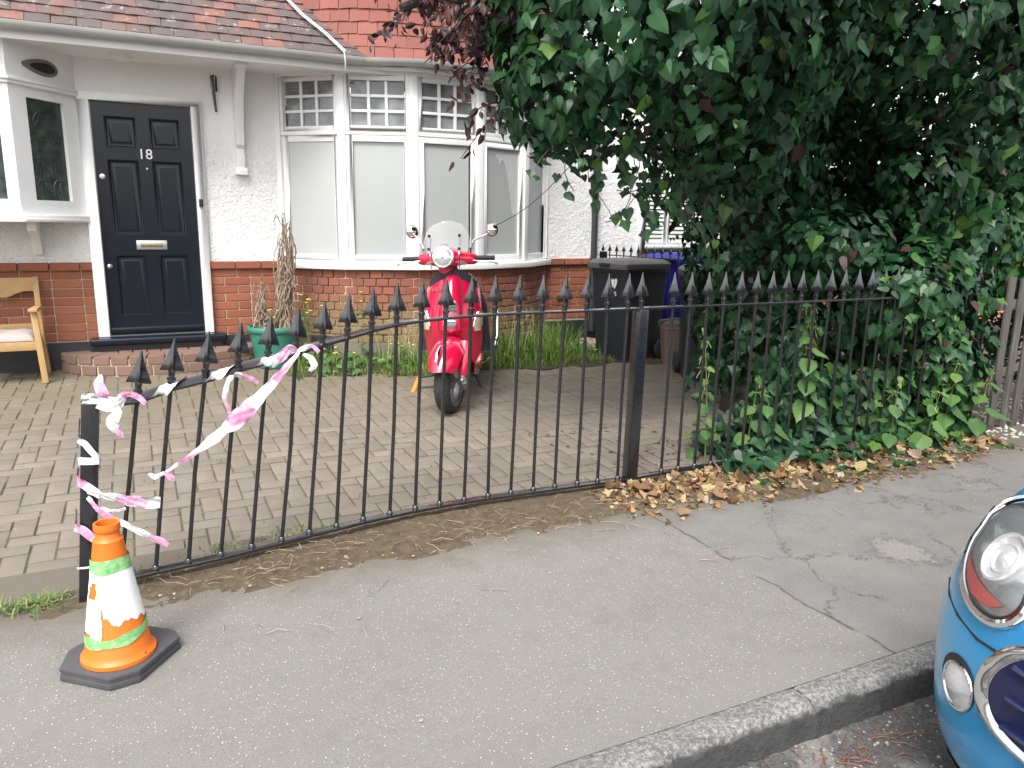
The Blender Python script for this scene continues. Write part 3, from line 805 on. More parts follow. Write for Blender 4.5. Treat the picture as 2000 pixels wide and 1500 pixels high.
# frame rings
ZP0, ZP1, ZT0, ZT1 = 1.118, 2.112, 2.254, 2.631
frm = MB()
bowring(frm, -0.09, 0.0, 1.032, 1.052)
bowring(frm, -0.09, -0.002, 2.166, 2.20)
bowring(frm, -0.09, 0.012, 2.668, 2.80)
A, B = offs(0.006), offs(-0.10)
for i in range(6):                          # posts at the corners
    P = Vector((*A[i], 0)); Q = Vector((*B[i], 0)); n = (P-Q).normalized(); tt = Vector((-n.y, n.x, 0))
    w = 0.034
    vs = [P+tt*w, P-tt*w, Q-tt*w*0.7, Q+tt*w*0.7]
    frm.add([(*v.xy, 1.05) for v in vs]+[(*v.xy, 2.67) for v in vs], [(0,1,2,3),(7,6,5,4),(0,4,5,1),(1,5,6,2),(2,6,7,3),(3,7,4,0)])
frm.build('bay_frame', M['white_paint'], bay, bevel=0.004)
def rect_frame(mb, Mf, x0, x1, z0, z1, w, y0, y1):
    for a in ((x0, x0+w, z0, z1), (x1-w, x1, z0, z1), (x0+w, x1-w, z0, z0+w), (x0+w, x1-w, z1-w, z1)):
        mb.box(a[0], a[1], y0, y1, a[2], a[3], Mf)
for i in range(5):
    a, b = Vector((*BV[i], 0)), Vector((*BV[i+1], 0))
    t_ = (b-a).normalized(); n_ = Vector((-t_.y, t_.x, 0))    # inward
    Mf = Matrix(((t_.x, n_.x, 0, a.x), (t_.y, n_.y, 0, a.y), (0, 0, 1, 0), (0, 0, 0, 1)))
    Lw = (b-a).length
    mb = MB(); rect_frame(mb, Mf, 0.033, Lw-0.033, 1.05, 2.168, 0.058, 0.008+0.012*(i == 0), 0.06)
    mb.build('lower_casement', M['white_paint'], bay, bevel=0.005)
    mb = MB(); rect_frame(mb, Mf, 0.033, Lw-0.033, 2.198, 2.67, 0.045, -0.004 if i == 1 else 0.008, 0.06); mb.build('top_casement', M['white_paint'], bay, bevel=0.005)
    x0, x1 = 0.09, Lw-0.09
    gap = 0.018 if i == 2 else 0
    mb = MB().box(x0, x1-gap, 0.034, 0.04, 1.107, 2.112, Mf); mb.build('lower_pane', M['frosted'], bay)
    if i == 3:                              # pale jagged sheet standing in for a reflection on this pane
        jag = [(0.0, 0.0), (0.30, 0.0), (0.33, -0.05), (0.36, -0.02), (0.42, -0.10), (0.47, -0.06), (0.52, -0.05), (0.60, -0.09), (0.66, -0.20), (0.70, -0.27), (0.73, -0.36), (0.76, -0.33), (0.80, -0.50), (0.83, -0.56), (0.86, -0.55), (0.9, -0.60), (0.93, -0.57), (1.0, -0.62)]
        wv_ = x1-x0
        MB().prism([(x0+0.004+(wv_-.008)*q, 2.108) for q in (1.0, 0.0)]+[(x0+.004+(wv_-.008)*q, 2.06+zz) for q, zz in jag], -0.0335, -0.032, Mf @ Matrix.Rotation(R(90), 4, 'X')).build('pane_reflection', M['reflection_tone'], bay)
    if gap: MB().box(x1-gap, x1, 0.036, 0.04, 1.107, 2.112, Mf).build('pane_edge_gap', M['black'], bay)
    gb = MB()
    xs = [x0+(x1-x0)*k/3 for k in range(4)]; zs = [ZT0-0.012+(ZT1-ZT0+0.008)*k/3 for k in range(4)]
    for k in (1, 2):
        gb.box(xs[k]-0.013, xs[k]+0.013, 0.015, 0.05, 2.24, 2.628, Mf)
        gb.box(x0-0.01, x1+0.01, 0.0151, 0.0499, zs[k]-0.012, zs[k]+0.012, Mf)
    gb.build('glazing_bar', M['white_paint'], bay, bevel=0.004)
    for k in range(3):
        for m in range(3):
            MB().box(xs[k]-0.002, xs[k+1]+0.002, 0.034+0.001*random.random(), 0.04, zs[m], zs[m+1], Mf).build('top_pane', M['dim_pane'], bay)
# bow soffit and gutter
bs = MB(); bowring(bs, -0.3, 0.10, 2.70, 2.722); bs.build('bow_soffit', M['soffit_white'], house)
gutter_piece([(x, y, 2.775) for x, y in offs(0.095)[1:]], 'bow_gutter')

# ---- porch roof of weathered plain tiles
PIT = R(50); G = 0.098
rb = MB(); s1 = 1.5
rb.add([(-6, EY+0.02, 2.80), (2.6, EY+0.02, 2.80), (2.6, EY+0.02+s1*math.cos(PIT), 2.80+s1*math.sin(PIT)), (-6, EY+0.02+s1*math.cos(PIT), 2.80+s1*math.sin(PIT)),
        (-6, EY+0.1, 2.74), (2.6, EY+0.1, 2.74), (2.6, D+0.4, 2.74), (-6, D+0.4, 2.74)], [(0,1,2,3),(4,5,1,0)])
roof = rb.build('porch_roof', M['roof_tile'], house)
def tile_mesh(m, w=0.162, L=0.2):
    out = []
    for k in range(4):
        g = lambda s=0.003: random.uniform(-s, s)
        mb = MB()
        e = [(-w/2+g(), g(0.004)), (0, g(0.004)), (w/2+g(), g(0.004))]
        v = [(e[0][0], e[0][1], 0.004), (e[1][0], e[1][1], 0.0075+g(.0015)), (e[2][0], e[2][1], 0.004), (-w/2, L, 0), (0, L, 0.003), (w/2, L, 0)]
        v2 = [(p[0], p[1], p[2]+0.016) for p in v]
        mb.add(v+v2, [(6,7,10,9),(7,8,11,10),(1,0,3,4),(2,1,4,5),(0,1,7,6),(1,2,8,7),(0,6,9,3),(2,5,11,8)])
        out.append(mb.mesh('roof_tile', m, bevel=0.0))
    return out
RT = tile_mesh(M['roof_tile'])
wall_line = lambda z: 0
def bow_wall_at(x):
    """Y of the tile-hung bow wall for a given X"""
    A = offs(0.03)
    for i in range(5):
        if A[i][0] <= x <= A[i+1][0]:
            k = (x-A[i][0])/(A[i+1][0]-A[i][0]); return A[i][1]+(A[i+1][1]-A[i][1])*k
    return 99
nrm = Vector((0, -math.sin(PIT), math.cos(PIT)))
for r in range(10):
    s = r*G-0.03
    y = EY-0.0+s*math.cos(PIT); z = 2.800+s*math.sin(PIT)
    x = -1.5+(0.082 if r % 2 else 0)
    while x < 2.6:
        if x-0.05 < 1.0 or y-0.05 < bow_wall_at(x-0.08) :
            Mr = Matrix.Rotation(PIT-R(5)+random.gauss(0, .010), 4, 'X') @ Matrix.Rotation(random.gauss(0, .012), 4, 'Z')
            put('roof_tile', random.choice(RT), roof, (x, y, z+random.uniform(0, .003)), Mr.to_3x3())
        x += 0.1655
# ---- red tile-hung bow above the window
hb_ = MB(); bowring(hb_, -0.2, -0.03, 2.74, 4.6); hung = hb_.build('tile_hung_bow', M['wall_tile'], house)
WT = tile_mesh(M['wall_tile'])
def arc_pt(s, k):
    A = offs(k); i = min(4, int(s)); tt = s-i
    g = lambda q: Vector((*A[q], 0)) if 0 <= q <= 5 else (Vector((*A[0], 0))*2-Vector((*A[1], 0)) if q < 0 else Vector((*A[5], 0))*2-Vector((*A[4], 0)))
    p0, p1, p2, p3 = g(i-1), g(i), g(i+1), g(i+2)
    p = 0.5*((2*p1)+(-p0+p2)*tt+(2*p0-5*p1+4*p2-p3)*tt*tt+(-p0+3*p1-3*p2+p3)*tt**3)
    d = 0.5*((-p0+p2)+(2*p0-5*p1+4*p2-p3)*2*tt+(-p0+3*p1-3*p2+p3)*3*tt*tt)
    return p, math.atan2(d.y, d.x), d.length
for r in range(12):
    z = 2.775+r*0.105
    out = 0.005+0.06*max(0, 1-r/4)**2
    s = 0.02 if r % 2 else 0.13
    while s < 4.95:
        p, hd, dl = arc_pt(s, out)
        roof_z = 2.80+(p.y-EY)*math.tan(PIT)
        if z+0.13 > roof_z or p.x > 2.5:
            Mr = Matrix.Rotation(hd+random.gauss(0, .01), 4, 'Z') @ Matrix.Rotation(R(86.5 if r > 3 else 74+3*r), 4, 'X') @ Matrix.Rotation(random.gauss(0, .012), 4, 'Z')
            put('wall_tile', random.choice(WT), hung, (p.x, p.y, z), Mr.to_3x3())
        s += 0.166/dl
# cable drooping across the porch roof
def roofz(y): return 2.868+(y-EY)*math.tan(PIT)
cab = MB(); pts = []
for x, y in ((1.16, 7.45), (1.30, 7.25), (1.43, 7.10), (1.58, 6.98), (1.68, 6.88)): pts.append((x, y, roofz(y)+0.012))
pts += [(1.71, 6.80, 2.80), (1.712, 6.775, 2.72), (1.715, 6.80, 2.65), (1.72, 7.0, 2.63)]
cab.tube(pts, 0.007, 6); cab.tube([(p[0]+0.016, p[1]-0.003, p[2]+0.006) for p in pts[:6]], 0.006, 6); cab.build('roof_cable', M['gutter'], house, smooth=True)
# down pipe at the party wall
dp = MB(); dp.tube([(4.635, D-0.055, 0.22), (4.635, D-0.055, 4.5)], 0.036, 14)
pipe = dp.build('downpipe', simple('dark_grey_pipe', (0.035, 0.04, 0.045), 0.4), house, smooth=True)
for z in (0.98, 1.56, 2.1): MB().tube([(4.635, D-0.055, z), (4.635, D-0.055, z+0.055)], 0.043, 14).build('pipe_collar', pipe.data.materials[0], pipe, smooth=True)
# air brick with grille holes
ab = empty('air_brick', (1.57, 7.15, 0.27), parent=house)
pab, hab, _ = arc_pt(0.62, 0.045)
Ma = Matrix.Translation((pab.x, pab.y, 0.22)) @ Matrix.Rotation(hab, 4, 'Z')
MB().box(-0.11, 0.11, -0.006, 0.01, 0, 0.14, Ma).build('grille_plate', M['lead'], ab)
gh = MB()
for i in range(9):
    for j in range(6): gh.box(-0.1+i*0.0225, -0.1+i*0.0225+0.013, -0.009, -0.005, 0.01+j*0.021, 0.01+j*0.021+0.012, Ma)
gh.build('grille_holes', M['black'], ab)
# water meter cover / outside tap box and dangling wires by the pipe
tb = MB(); tb.ball((4.30, D-0.04, 0.62), (0.035, 0.03, 0.045)); tb.box(4.2, 4.34, D-0.03, D-0.005, 0.60, 0.635); tb.build('outside_tap', M['steel'], house, smooth=True)
# ------------------------------------------------------------------ neighbouring house
nb = empty('neighbour_house', (7.5, 8.0, 0.1), 'bright white rendered neighbouring house with shuttered window behind the bins', 'house')
w = MB(); w.box(4.664, 5.30, D+0.003, D+0.25, 1.035, 6); w.box(6.62, 14, D+0.003, D+0.25, 1.035, 6); w.box(5.30, 6.62, D+0.003, D+0.25, 2.6, 6); w.box(5.30, 6.62, D+0.003, D+0.25, 1.035, 1.14)
w.box(4.664, 14, D+0.26, D+0.5, 0, 6)
w.build('rendered_wall', M['render'], nb)
t = NT('far_brickwork'); bt = t.n('TexBrick'); bt.inputs['Scale'].default_value = 1.0; bt.inputs['Brick Width'].default_value = 0.225; bt.inputs['Row Height'].default_value = 0.075; bt.inputs['Mortar Size'].default_value = 0.006
bt.inputs['Color1'].default_value = (0.40, 0.12, 0.055, 1); bt.inputs['Color2'].default_value = (0.33, 0.095, 0.045, 1); bt.inputs['Mortar'].default_value = (0.44, 0.36, 0.26, 1)
mp0 = t.n('Mapping'); mp0.inputs['Rotation'].default_value = (math.pi/2, 0, 0); t.l(t.pos, mp0.inputs['Vector']); t.l(mp0.outputs[0], bt.inputs['Vector']); t.set(Base_Color=bt.outputs['Color'], Roughness=0.9)
MB().box(-6, -2.462, D+0.012, D+0.25, 0.0, 1.035).build('far_brick_wall', [t.m], house)
nbw = MB().box(4.724, 14, D+0.012, D+0.25, 0.0, 1.032).build('brick_wall', [t.m], nb)
for k in range(0, 9):
    course(4.73, 5.35, ZL-0.075*k, D, 'sh' if k % 2 else 'hs', nbw)
nwin = empty('shuttered_window', (5.9, D, 1.14), parent=nb)
mb = MB(); I4 = Matrix.Translation((0, D-0.04, 0)); rect_frame(mb, I4, 5.25, 6.66, 1.10, 2.64, 0.085, 0, 0.10); mb.build('window_frame', M['white_paint'], nwin, bevel=0.006)
mb = MB().box(5.33, 6.58, D+0.10, D+0.12, 1.18, 2.56); mb.build('shutter_backing', M['soffit_white'], nwin)
sm = simple('shutter_white', (0.66, 0.665, 0.64), 0.45, var=0.04)
for a, b in ((5.35, 5.62), (5.70, 5.97), (6.05, 6.32)):
    mb = MB(); rect_frame(mb, Matrix.Translation((0, D+0.0, 0)), a-0.035, b+0.035, 1.19, 2.55, 0.036, 0.0, 0.03); mb.build('shutter_frame', M['white_paint'], nwin, bevel=0.004)
    z = 1.25
    while z < 2.50:
        MB().box(-(b-a)/2, (b-a)/2, -0.028, 0.028, -0.004, 0.004, Matrix.Translation(((a+b)/2, D+0.03, z)) @ Matrix.Rotation(R(62), 4, 'X')).build('louvre_slat', sm, nwin)
        z += 0.047

# ------------------------------------------------------------------ spiked iron railings
def finial_mesh(s=1.0):
    """four-winged arrow spike, base of its socket at z = 0"""
    mb = MB()
    mb.lathe([(0.001, 0.0), (0.013, 0.0), (0.013, 0.028), (0.0165, 0.031), (0.0165, 0.041), (0.012, 0.044), (0.012, 0.055), (0.016, 0.075), (0.001, 0.078)], 10)
    # blades: cross section is a pinched star, tapering to the point
    prof = [(0.066, 0.016, 0.011), (0.071, 0.043, 0.012), (0.078, 0.042, 0.014), (0.095, 0.033, 0.013), (0.115, 0.024, 0.0115), (0.14, 0.015, 0.009), (0.165, 0.0075, 0.006), (0.187, 0.003, 0.003), (0.189, 0.001, 0.001)]
    rows = []
    for z, ro, ri in prof:
        row = []
        for k in range(8):
            a = math.pi/4*k; r = ro if k % 2 == 0 else ri
            zz = z - (0.006 if (k % 2 == 0 and 0.07 < z < 0.08) else 0)
            row.append((r*math.cos(a), r*math.sin(a), zz))
        rows.append(row)
    mb.grid(rows, cv=True)
    if s != 1: mb.v = [(x*s, y*s, z*s) for x, y, z in mb.v]
    return mb.mesh('finial', M['iron'], smooth=True, ang=28, xf=False)
FIN = finial_mesh()
# base (x, y) and tip (x, z) of each upright, measured along the run
BARS = [(-0.145, 3.105, -0.005, 0.930), (-0.022, 3.127, 0.110, 0.964), (0.098, 3.142, 0.234, 0.984), (0.222, 3.162, 0.356, 1.012), (0.347, 3.189, 0.474, 1.033), (0.473, 3.214, 0.589, 1.056), (0.597, 3.245, 0.703, 1.080), (0.723, 3.271, 0.814, 1.100),
        (0.853, 3.300, 0.928, 1.122), (0.987, 3.322, 1.046, 1.139), (1.118, 3.337, 1.168, 1.148), (1.246, 3.347, 1.290, 1.153), (1.378, 3.353, 1.419, 1.158), (1.508, 3.353, 1.542, 1.161), (1.633, 3.349, 1.670, 1.162), (1.761, 3.346, 1.797, 1.162),
        (1.886, 3.342, 1.923, 1.161), (2.019, 3.337, 2.047, 1.162), (2.141, 3.33, 2.168, 1.163), (2.262, 3.32, 2.286, 1.164)]
x = 2.56
while x < 5.3:
    BARS.append((x, 3.33, x+0.022, 1.163)); x += 0.1165
FH = 0.189
rail_A = empty('iron_railing', (-0.2, 3.1, 0), 'black spiked iron railing panel with a swept-down end, between paving and driveway', 'railing', 'spiked black railings')
rail_B = empty('iron_railing', (2.5, 3.33, 0), 'black spiked iron railing running into the ivy, right of the tall square post', 'railing', 'spiked black railings')
rail_pts = []; foot_pts = []
for i, (bx, by, tx, tz) in enumerate(BARS):
    root = rail_A if i < 20 else rail_B
    base = Vector((bx, by, 0.055)); tip = Vector((tx, by, tz)); d = (tip-base).normalized()
    top = tip-d*FH
    rail_pts.append(top+d*0.004); foot_pts.append(base)
    mb = MB(); q = 0.0085
    bend = Vector((random.gauss(0, .003), random.gauss(0, .003), 0))
    mb.tube([base-d*0.005, base+(top-base)*0.5+bend, top+d*0.005], q, 10)
    bar = mb.build('baluster', M['iron'], root, smooth=True)
    qm = Vector((0, 0, 1)).rotation_difference(d).to_matrix() @ Matrix.Rotation(random.gauss(0, .07), 3, 'Z')
    put('finial', FIN, bar, top, qm, 1.0)
    MB().lathe([(0.001, -0.002), (0.015, -0.002), (0.013, 0.012), (0.0086, 0.016)], 10, None, (bx, by, 0.058)).build('weld_collar', M['iron'], bar, smooth=True)
def railbar(pts, w, h, name, parent, roll=None):
    """flat bar lying on its broad side along pts"""
    rows = []
    for i, p in enumerate(pts):
        t_ = (pts[min(i+1, len(pts)-1)]-pts[max(i-1, 0)]).normalized()
        s_ = Vector((t_.y, -t_.x, 0)).normalized(); u3 = s_.cross(t_)
        if u3.z < 0: u3 = -u3
        if roll:
            q_ = Matrix.Rotation(roll(p.x), 3, t_); s_ = q_ @ s_; u3 = q_ @ u3
        rows.append([p+s_*w/2+u3*h/2, p-s_*w/2+u3*h/2, p-s_*w/2-u3*h/2, p+s_*w/2-u3*h/2])
    mb = MB().grid(rows, cv=True); mb.add(rows[0], [(0, 1, 2, 3)]); mb.add(rows[-1], [(3, 2, 1, 0)])
    return mb.build(name, M['iron'], parent, bevel=0.003)
pL_top, pL_base = Vector((-0.183, 3.055, 0.765)), Vector((-0.262, 3.075, 0.0))
rp = [pL_top+Vector((0.0, 0, -0.012))]+rail_pts[:20]+[Vector((2.345, 3.318, rail_pts[19].z))]
railbar(rp, 0.05, 0.012, 'top_rail', rail_A, lambda x: R(24)*max(0, min(1, (1.25-x)/0.9)))
fp = [Vector((-0.24, 3.09, 0.05))]+[p+Vector((0, 0, -0.006)) for p in foot_pts[:20]]+[Vector((2.34, 3.318, 0.049))]
railbar(fp, 0.05, 0.012, 'bottom_rail', rail_A)
railbar([Vector((2.36, 3.322, rail_pts[20].z))]+rail_pts[20:], 0.042, 0.012, 'top_rail', rail_B)
railbar([Vector((2.36, 3.322, 0.049))]+[p+Vector((0, 0, -0.006)) for p in foot_pts[20:]], 0.042, 0.012, 'bottom_rail', rail_B)
# square end post, its cap worn to bare metal
t = NT('worn_cap'); nn_ = t.noise(40, 5, 0.7)
t.set(Base_Color=t.mix(t.ramp(nn_, [(0.4, (0,0,0)), (0.55, (1,1,1))]), (0.03, 0.03, 0.03), (0.45, 0.46, 0.46)), Roughness=0.4); M['worn_cap'] = t.m
mb = MB(); beam(mb, pL_base-Vector((0, 0, 0.03)), pL_top, 0.058, 0.058, (0, 1, 0.02))
pst = mb.build('end_post', M['iron'], rail_A, bevel=0.004)
ax3 = (pL_top-pL_base).normalized()
mb = MB(); beam(mb, pL_top+ax3*0.004, pL_top+ax3*0.010+Vector((0, -0.0022, 0)), 0.062, 0.066, (0, 1, 0.02)); mb.build('post_cap', M['worn_cap'], pst, bevel=0.003)
mb = MB(); beam(mb, (2.335, 3.315, -0.03), (2.362, 3.315, 0.975), 0.062, 0.062, (0, 1, 0)); p2 = mb.build('square_post', M['iron'], rail_B, bevel=0.004)
put('finial', FIN, p2, (2.363, 3.315, 0.978), None, 1.0)
# divider railing beyond the bins
FIN2 = finial_mesh(0.62)
rail_C = empty('divider_railing', (4.74, 6.5, 0.1), 'slender black railing of small spikes behind the large black wheelie bin', 'railing')
y = 7.40
while y > 4.2:
    xx = 4.72+0.065*(7.4-y)
    mb = MB(); mb.tube([(xx, y, 0.08), (xx, y, 1.09)], 0.006, 6); b_ = mb.build('baluster', M['iron'], rail_C, smooth=True)
    put('finial', FIN2, b_, (xx, y, 1.09), None, (1, 1, 1.0)); y -= 0.125
for z_, nm in ((1.084, 'top_rail'), (0.126, 'bottom_rail')):
    mb = MB(); beam(mb, (4.717, 7.45, z_), (4.928, 4.2, z_), 0.03, 0.012); mb.build(nm, M['iron'], rail_C)
MB().box(4.69, 4.75, 7.36, 7.42, 0.05, 1.12).build('end_post', M['iron'], rail_C)

# ------------------------------------------------------------------ red and white barrier tape
t = NT('faded_barrier_tape')
a_ = t.attr('along'); n_ = t.noise(45, 4, 0.7)
ph = t.math('FRACT', t.math('ADD', t.math('MULTIPLY', a_, 1/0.24), t.math('MULTIPLY', n_, 0.05)))
st_ = t.ramp(ph, [(0.0, (0,0,0)), (0.42, (0,0,0)), (0.45, (1,1,1)), (0.86, (1,1,1)), (0.9, (0,0,0))])
pink = t.mix(t.ramp(t.noise(9, 4, 0.7), [(0.34, (0,0,0)), (0.62, (1,1,1))]), (0.52, 0.13, 0.28), (0.66, 0.42, 0.56))
t.set(Base_Color=t.mix(st_, (0.68, 0.67, 0.665), pink), Roughness=0.35); t.bump(t.noise(60, 5, 0.7, dist=1.0), 0.6, 0.006)
t.b.inputs['Transmission Weight'].default_value = 0.0
M['tape'] = t.m
def ribbon(mb, al, path, width, tw, start=0.0, crumple=0.004, nw=7):
    """path: points; width: list or number; tw: list of side vectors"""
    path = [Vector(p) for p in path]; n = len(path)
    # resample smoothly
    P = []; Wd = []; Tw = []
    wd = [0.86*w_ for w_ in width] if hasattr(width, '__len__') else [width]*n
    tw = [Vector(v) for v in (tw if hasattr(tw[0], '__len__') or isinstance(tw[0], Vector) else [tw]*n)]
    sub = 10
    for i in range(n-1):
        p0, p1, p2_, p3 = path[max(i-1, 0)], path[i], path[i+1], path[min(i+2, n-1)]
        for k in range(sub):
            q = k/sub
            P.append(0.5*((2*p1)+(-p0+p2_)*q+(2*p0-5*p1+4*p2_-p3)*q*q+(-p0+3*p1-3*p2_+p3)*q**3))
            Wd.append(wd[i]+(wd[i+1]-wd[i])*q); Tw.append(tw[i].lerp(tw[i+1], q))
    P.append(path[-1]); Wd.append(wd[-1]); Tw.append(tw[-1])
    rows = []; s = start
    for i, p in enumerate(P):
        if i: s += (p-P[i-1]).length
        t_ = (P[min(i+1, len(P)-1)]-P[max(i-1, 0)]).normalized()
        side = Tw[i]-t_*Tw[i].dot(t_)
        side = side.normalized() if side.length > 1e-4 else t_.orthogonal().normalized()
        nn = side.cross(t_)
        row = []
        for k in range(nw):
            q = k/(nw-1)-0.5
            fold = 0.16*Wd[i]*math.sin(s*31+q*5)*math.sin(q*9+s*57)+0.3*Wd[i]*(q*q)*math.sin(s*23)
            row.append(p+side*Wd[i]*(q+0.05*math.sin(s*90+k*2)*abs(q))+nn*(random.uniform(-crumple, crumple)*0.5+fold*min(1, crumple/0.004)))
        rows.append(row); al += [s]*nw
    mb.grid(rows)
    return mb
def build_tape(pieces, name, label):
    mb = MB(); al = []
    for pc in pieces: ribbon(mb, al, *pc)
    me = bpy.data.meshes.new(name); me.from_pydata(mb.v, [], mb.f); me.materials.append(M['tape'])
    a = me.attributes.new('along', 'FLOAT', 'POINT'); a.data.foreach_set('value', al)
    me.polygons.foreach_set('use_smooth', [True]*len(me.polygons))
    o = put(name, me); return tag(o, label, 'tape', 'strips of barrier tape')
def rail_at(k):
    """point on the top rail, k in bar units from the end post"""
    i = int(k); q = k-i; return rp[i].lerp(rp[i+1], q)
# 1: spiralled along the top rail, tied at the post and at the sixth bar
hel = []; tws = []
for i in range(61):
    k = 0.25+5.6*i/60; c = rail_at(k); t_ = (rail_at(min(k+.05, 6))-rail_at(k)).normalized(); s_ = Vector((t_.y, -t_.x, 0)).normalized(); u3 = s_.cross(t_)
    if u3.z < 0: u3 = -u3
    an = 2*math.pi*(i/60*3.6)+0.4
    hel.append(c+s_*0.026*math.cos(an)+u3*0.013*math.sin(an)); tws.append(t_)
flap = [[hel[0], hel[0]+Vector((-0.004, -.02, 0.035)), hel[0]+Vector((-0.012, -.015, 0.075)), hel[0]+Vector((-0.003, -.01, 0.105))], [0.012, 0.045, 0.04, 0.006], [(1, 0, 0.2)]*4, 0.12]
flap2 = [[hel[0]+Vector((.03, -.03, .0)), hel[0]+Vector((0.035, -.045, -0.03)), hel[0]+Vector((0.02, -.05, -0.07)), hel[0]+Vector((0.05, -.045, -0.125))], [0.010, 0.042, 0.050, 0.008], [(1, 0, 0.7), (1, -.3, 0.5), (.9, .2, 0.4), (1, 0, .2)], 0.0, 0.006]
flap3 = [[hel[0]+Vector((-.02, -.035, .01)), hel[0]+Vector((0.03, -.04, -.01)), hel[0]+Vector((0.07, -.035, .03)), hel[0]+Vector((0.105, -.03, 0.02)), hel[0]+Vector((0.13, -.03, -0.01))], [0.05, 0.05, 0.03, 0.025, 0.02], [(0.3, 0, 1)]*5, 0.0]
k6 = rail_at(6.0)+Vector((0, -.03, 0.008))
bow1 = [[k6, k6+Vector((-0.03, -.02, .012)), k6+Vector((-0.07, -.02, -0.02)), k6+Vector((-0.105, -.02, -0.055))], [0.012, 0.05, 0.045, 0.02], [(0.2, 0, 1)]*4, 0.1]
bow2 = [[k6, k6+Vector((0.025, -.02, 0.012)), k6+Vector((0.06, -.02, 0.02)), k6+Vector((0.085, -.02, -0.008))], [0.012, 0.025, 0.02, 0.02], [(0.1, 0, 1)]*4, 0.05]
bow3 = [[k6+Vector((.02, -.02, -.01)), k6+Vector((0.05, -.025, -0.03)), k6+Vector((0.062, -.025, -0.06)), k6+Vector((0.045, -.02, -0.085))], [0.01, 0.03, 0.035, 0.02], [(1, 0, 0.2)]*4, 0.0]
build_tape([[hel, 0.042, tws, 0.0, 0.0015], flap, flap2, flap3, bow1, bow2, bow3], 'barrier_tape', 'red and white tape wound along the sloping top rail of the railing')
# 2: long diagonal strip from the sixth bar down to the second
b2 = BARS[1]; q2 = Vector((b2[0], b2[1], .055)).lerp(Vector((b2[2], b2[1], b2[3])), 0.44)+Vector((0, -.02, 0))
pA = k6+Vector((0.005, -.012, 0)); pB = q2
dpts = [pA.lerp(pB, s)+Vector((0, -0.012-0.03*math.sin(math.pi*s), -0.035*math.sin(math.pi*s))) for s in (0, .1, .2, .3, .4, .5, .58, .66, .76, .88, 1.0)]
dw = [0.012, 0.03, 0.04, 0.05, 0.075, 0.08, 0.045, 0.05, 0.028, 0.016, 0.012]
dt = [(0.6, -.3, -.7), (0.6, -.3, -.7), (.7, -.2, -.7), (.6, -.4, -.6), (.6, -.2, -.8), (.55, -.2, -.8), (.5, -.6, -.4), (.5, -.3, -.8), (.5, -.5, -.6), (.5, 0, -.8), (.5, 0, -.8)]
loop = [[pA.lerp(pB, .50)+Vector((-.02, -.05, 0.0)), pA.lerp(pB, .50)+Vector((-.035, -.06, 0.07)), pA.lerp(pB, .46)+Vector((-.03, -.06, 0.125)), pA.lerp(pB, .40)+Vector((-.02, -.05, 0.10)), pA.lerp(pB, .30)+Vector((-.01, -.04, 0.02))], [0.016, 0.02, 0.022, 0.03, 0.02], [(0.7, 0, .4)]*5, 0.14]
kn1 = [[q2+Vector((0, -.014, 0)), q2+Vector((-.03, -.02, -.008)), q2+Vector((-.055, -.02, 0.006))], [.015, .028, .008], [(0, 0, 1)]*3, 0.0]
kn2 = [[q2+Vector((0, -.014, 0)), q2+Vector((.022, -.02, -.02)), q2+Vector((.03, -.02, -0.035))], [.015, .026, .008], [(0.8, 0, .4)]*3, 0.13]
build_tape([[dpts, dw, dt, 0.05, 0.004], loop, kn1, kn2], 'barrier_tape', 'crumpled red and white tape stretched diagonally across four railing bars')
# 3: wound round the end post with two loose tails
def post_at(z): return pL_base.lerp(pL_top, z/0.765)
wr_ = []; wt = []
zs_ = [(0.72, 200), (0.66, 230), (0.585, 300), (0.555, 380), (0.55, 470), (0.55, 560), (0.545, 650), (0.50, 560), (0.46, 600), (0.43, 660), (0.38, 740), (0.36, 850), (0.33, 920), (0.26, 940), (0.225, 990), (0.205, 1060)]
for z, an in zs_:
    c = post_at(z); a = R(an); rr = 0.046
    wr_.append(c+Vector((rr*math.cos(a), rr*math.sin(a), 0))); wt.append((0.1, 0, 1))
w1 = []; 
for k in range(17):
    a = R(200+360*k/16*1.0); c = post_at(0.555-0.02*k/16); m_ = max(abs(math.cos(a)), abs(math.sin(a))); w1.append(c+Vector((0.034*math.cos(a)/m_, 0.034*math.sin(a)/m_, 0)))
w2 = []
for k in range(13):
    a = R(150+230*k/12); c = post_at(0.70-0.20*k/12); m_ = max(abs(math.cos(a)), abs(math.sin(a))); w2.append(c+Vector((0.034*math.cos(a)/m_, 0.034*math.sin(a)/m_, 0)))
w3 = []
for k in range(13):
    a = R(165+200*k/12); c = post_at(0.52-0.13*k/12); m_ = max(abs(math.cos(a)), abs(math.sin(a))); w3.append(c+Vector((0.036*math.cos(a)/m_, 0.036*math.sin(a)/m_, 0)))
w4 = []
for k in range(13):
    a = R(160+200*k/12); c = post_at(0.36-0.15*k/12); m_ = max(abs(math.cos(a)), abs(math.sin(a))); w4.append(c+Vector((0.04*math.cos(a)/m_, 0.04*math.sin(a)/m_, 0)))
w5 = []
for k in range(13):
    a = R(160+200*k/12); c = post_at(0.165-0.01*k/12-0.015*math.sin(k/12*math.pi)); m_ = max(abs(math.cos(a)), abs(math.sin(a))); w5.append(c+Vector((0.034*math.cos(a)/m_, 0.034*math.sin(a)/m_, 0)))
kc = post_at(0.44)+Vector((-0.005, -.045, 0))
tailA = [[kc, kc+Vector((.04, -.02, -.008)), kc+Vector((.11, -.03, -.035)), kc+Vector((.17, -.025, -.055)), kc+Vector((.235, -.03, -.065))], [0.014, .03, .045, .05, .055], [(0.1, -.2, 1)]*5, 0.0]
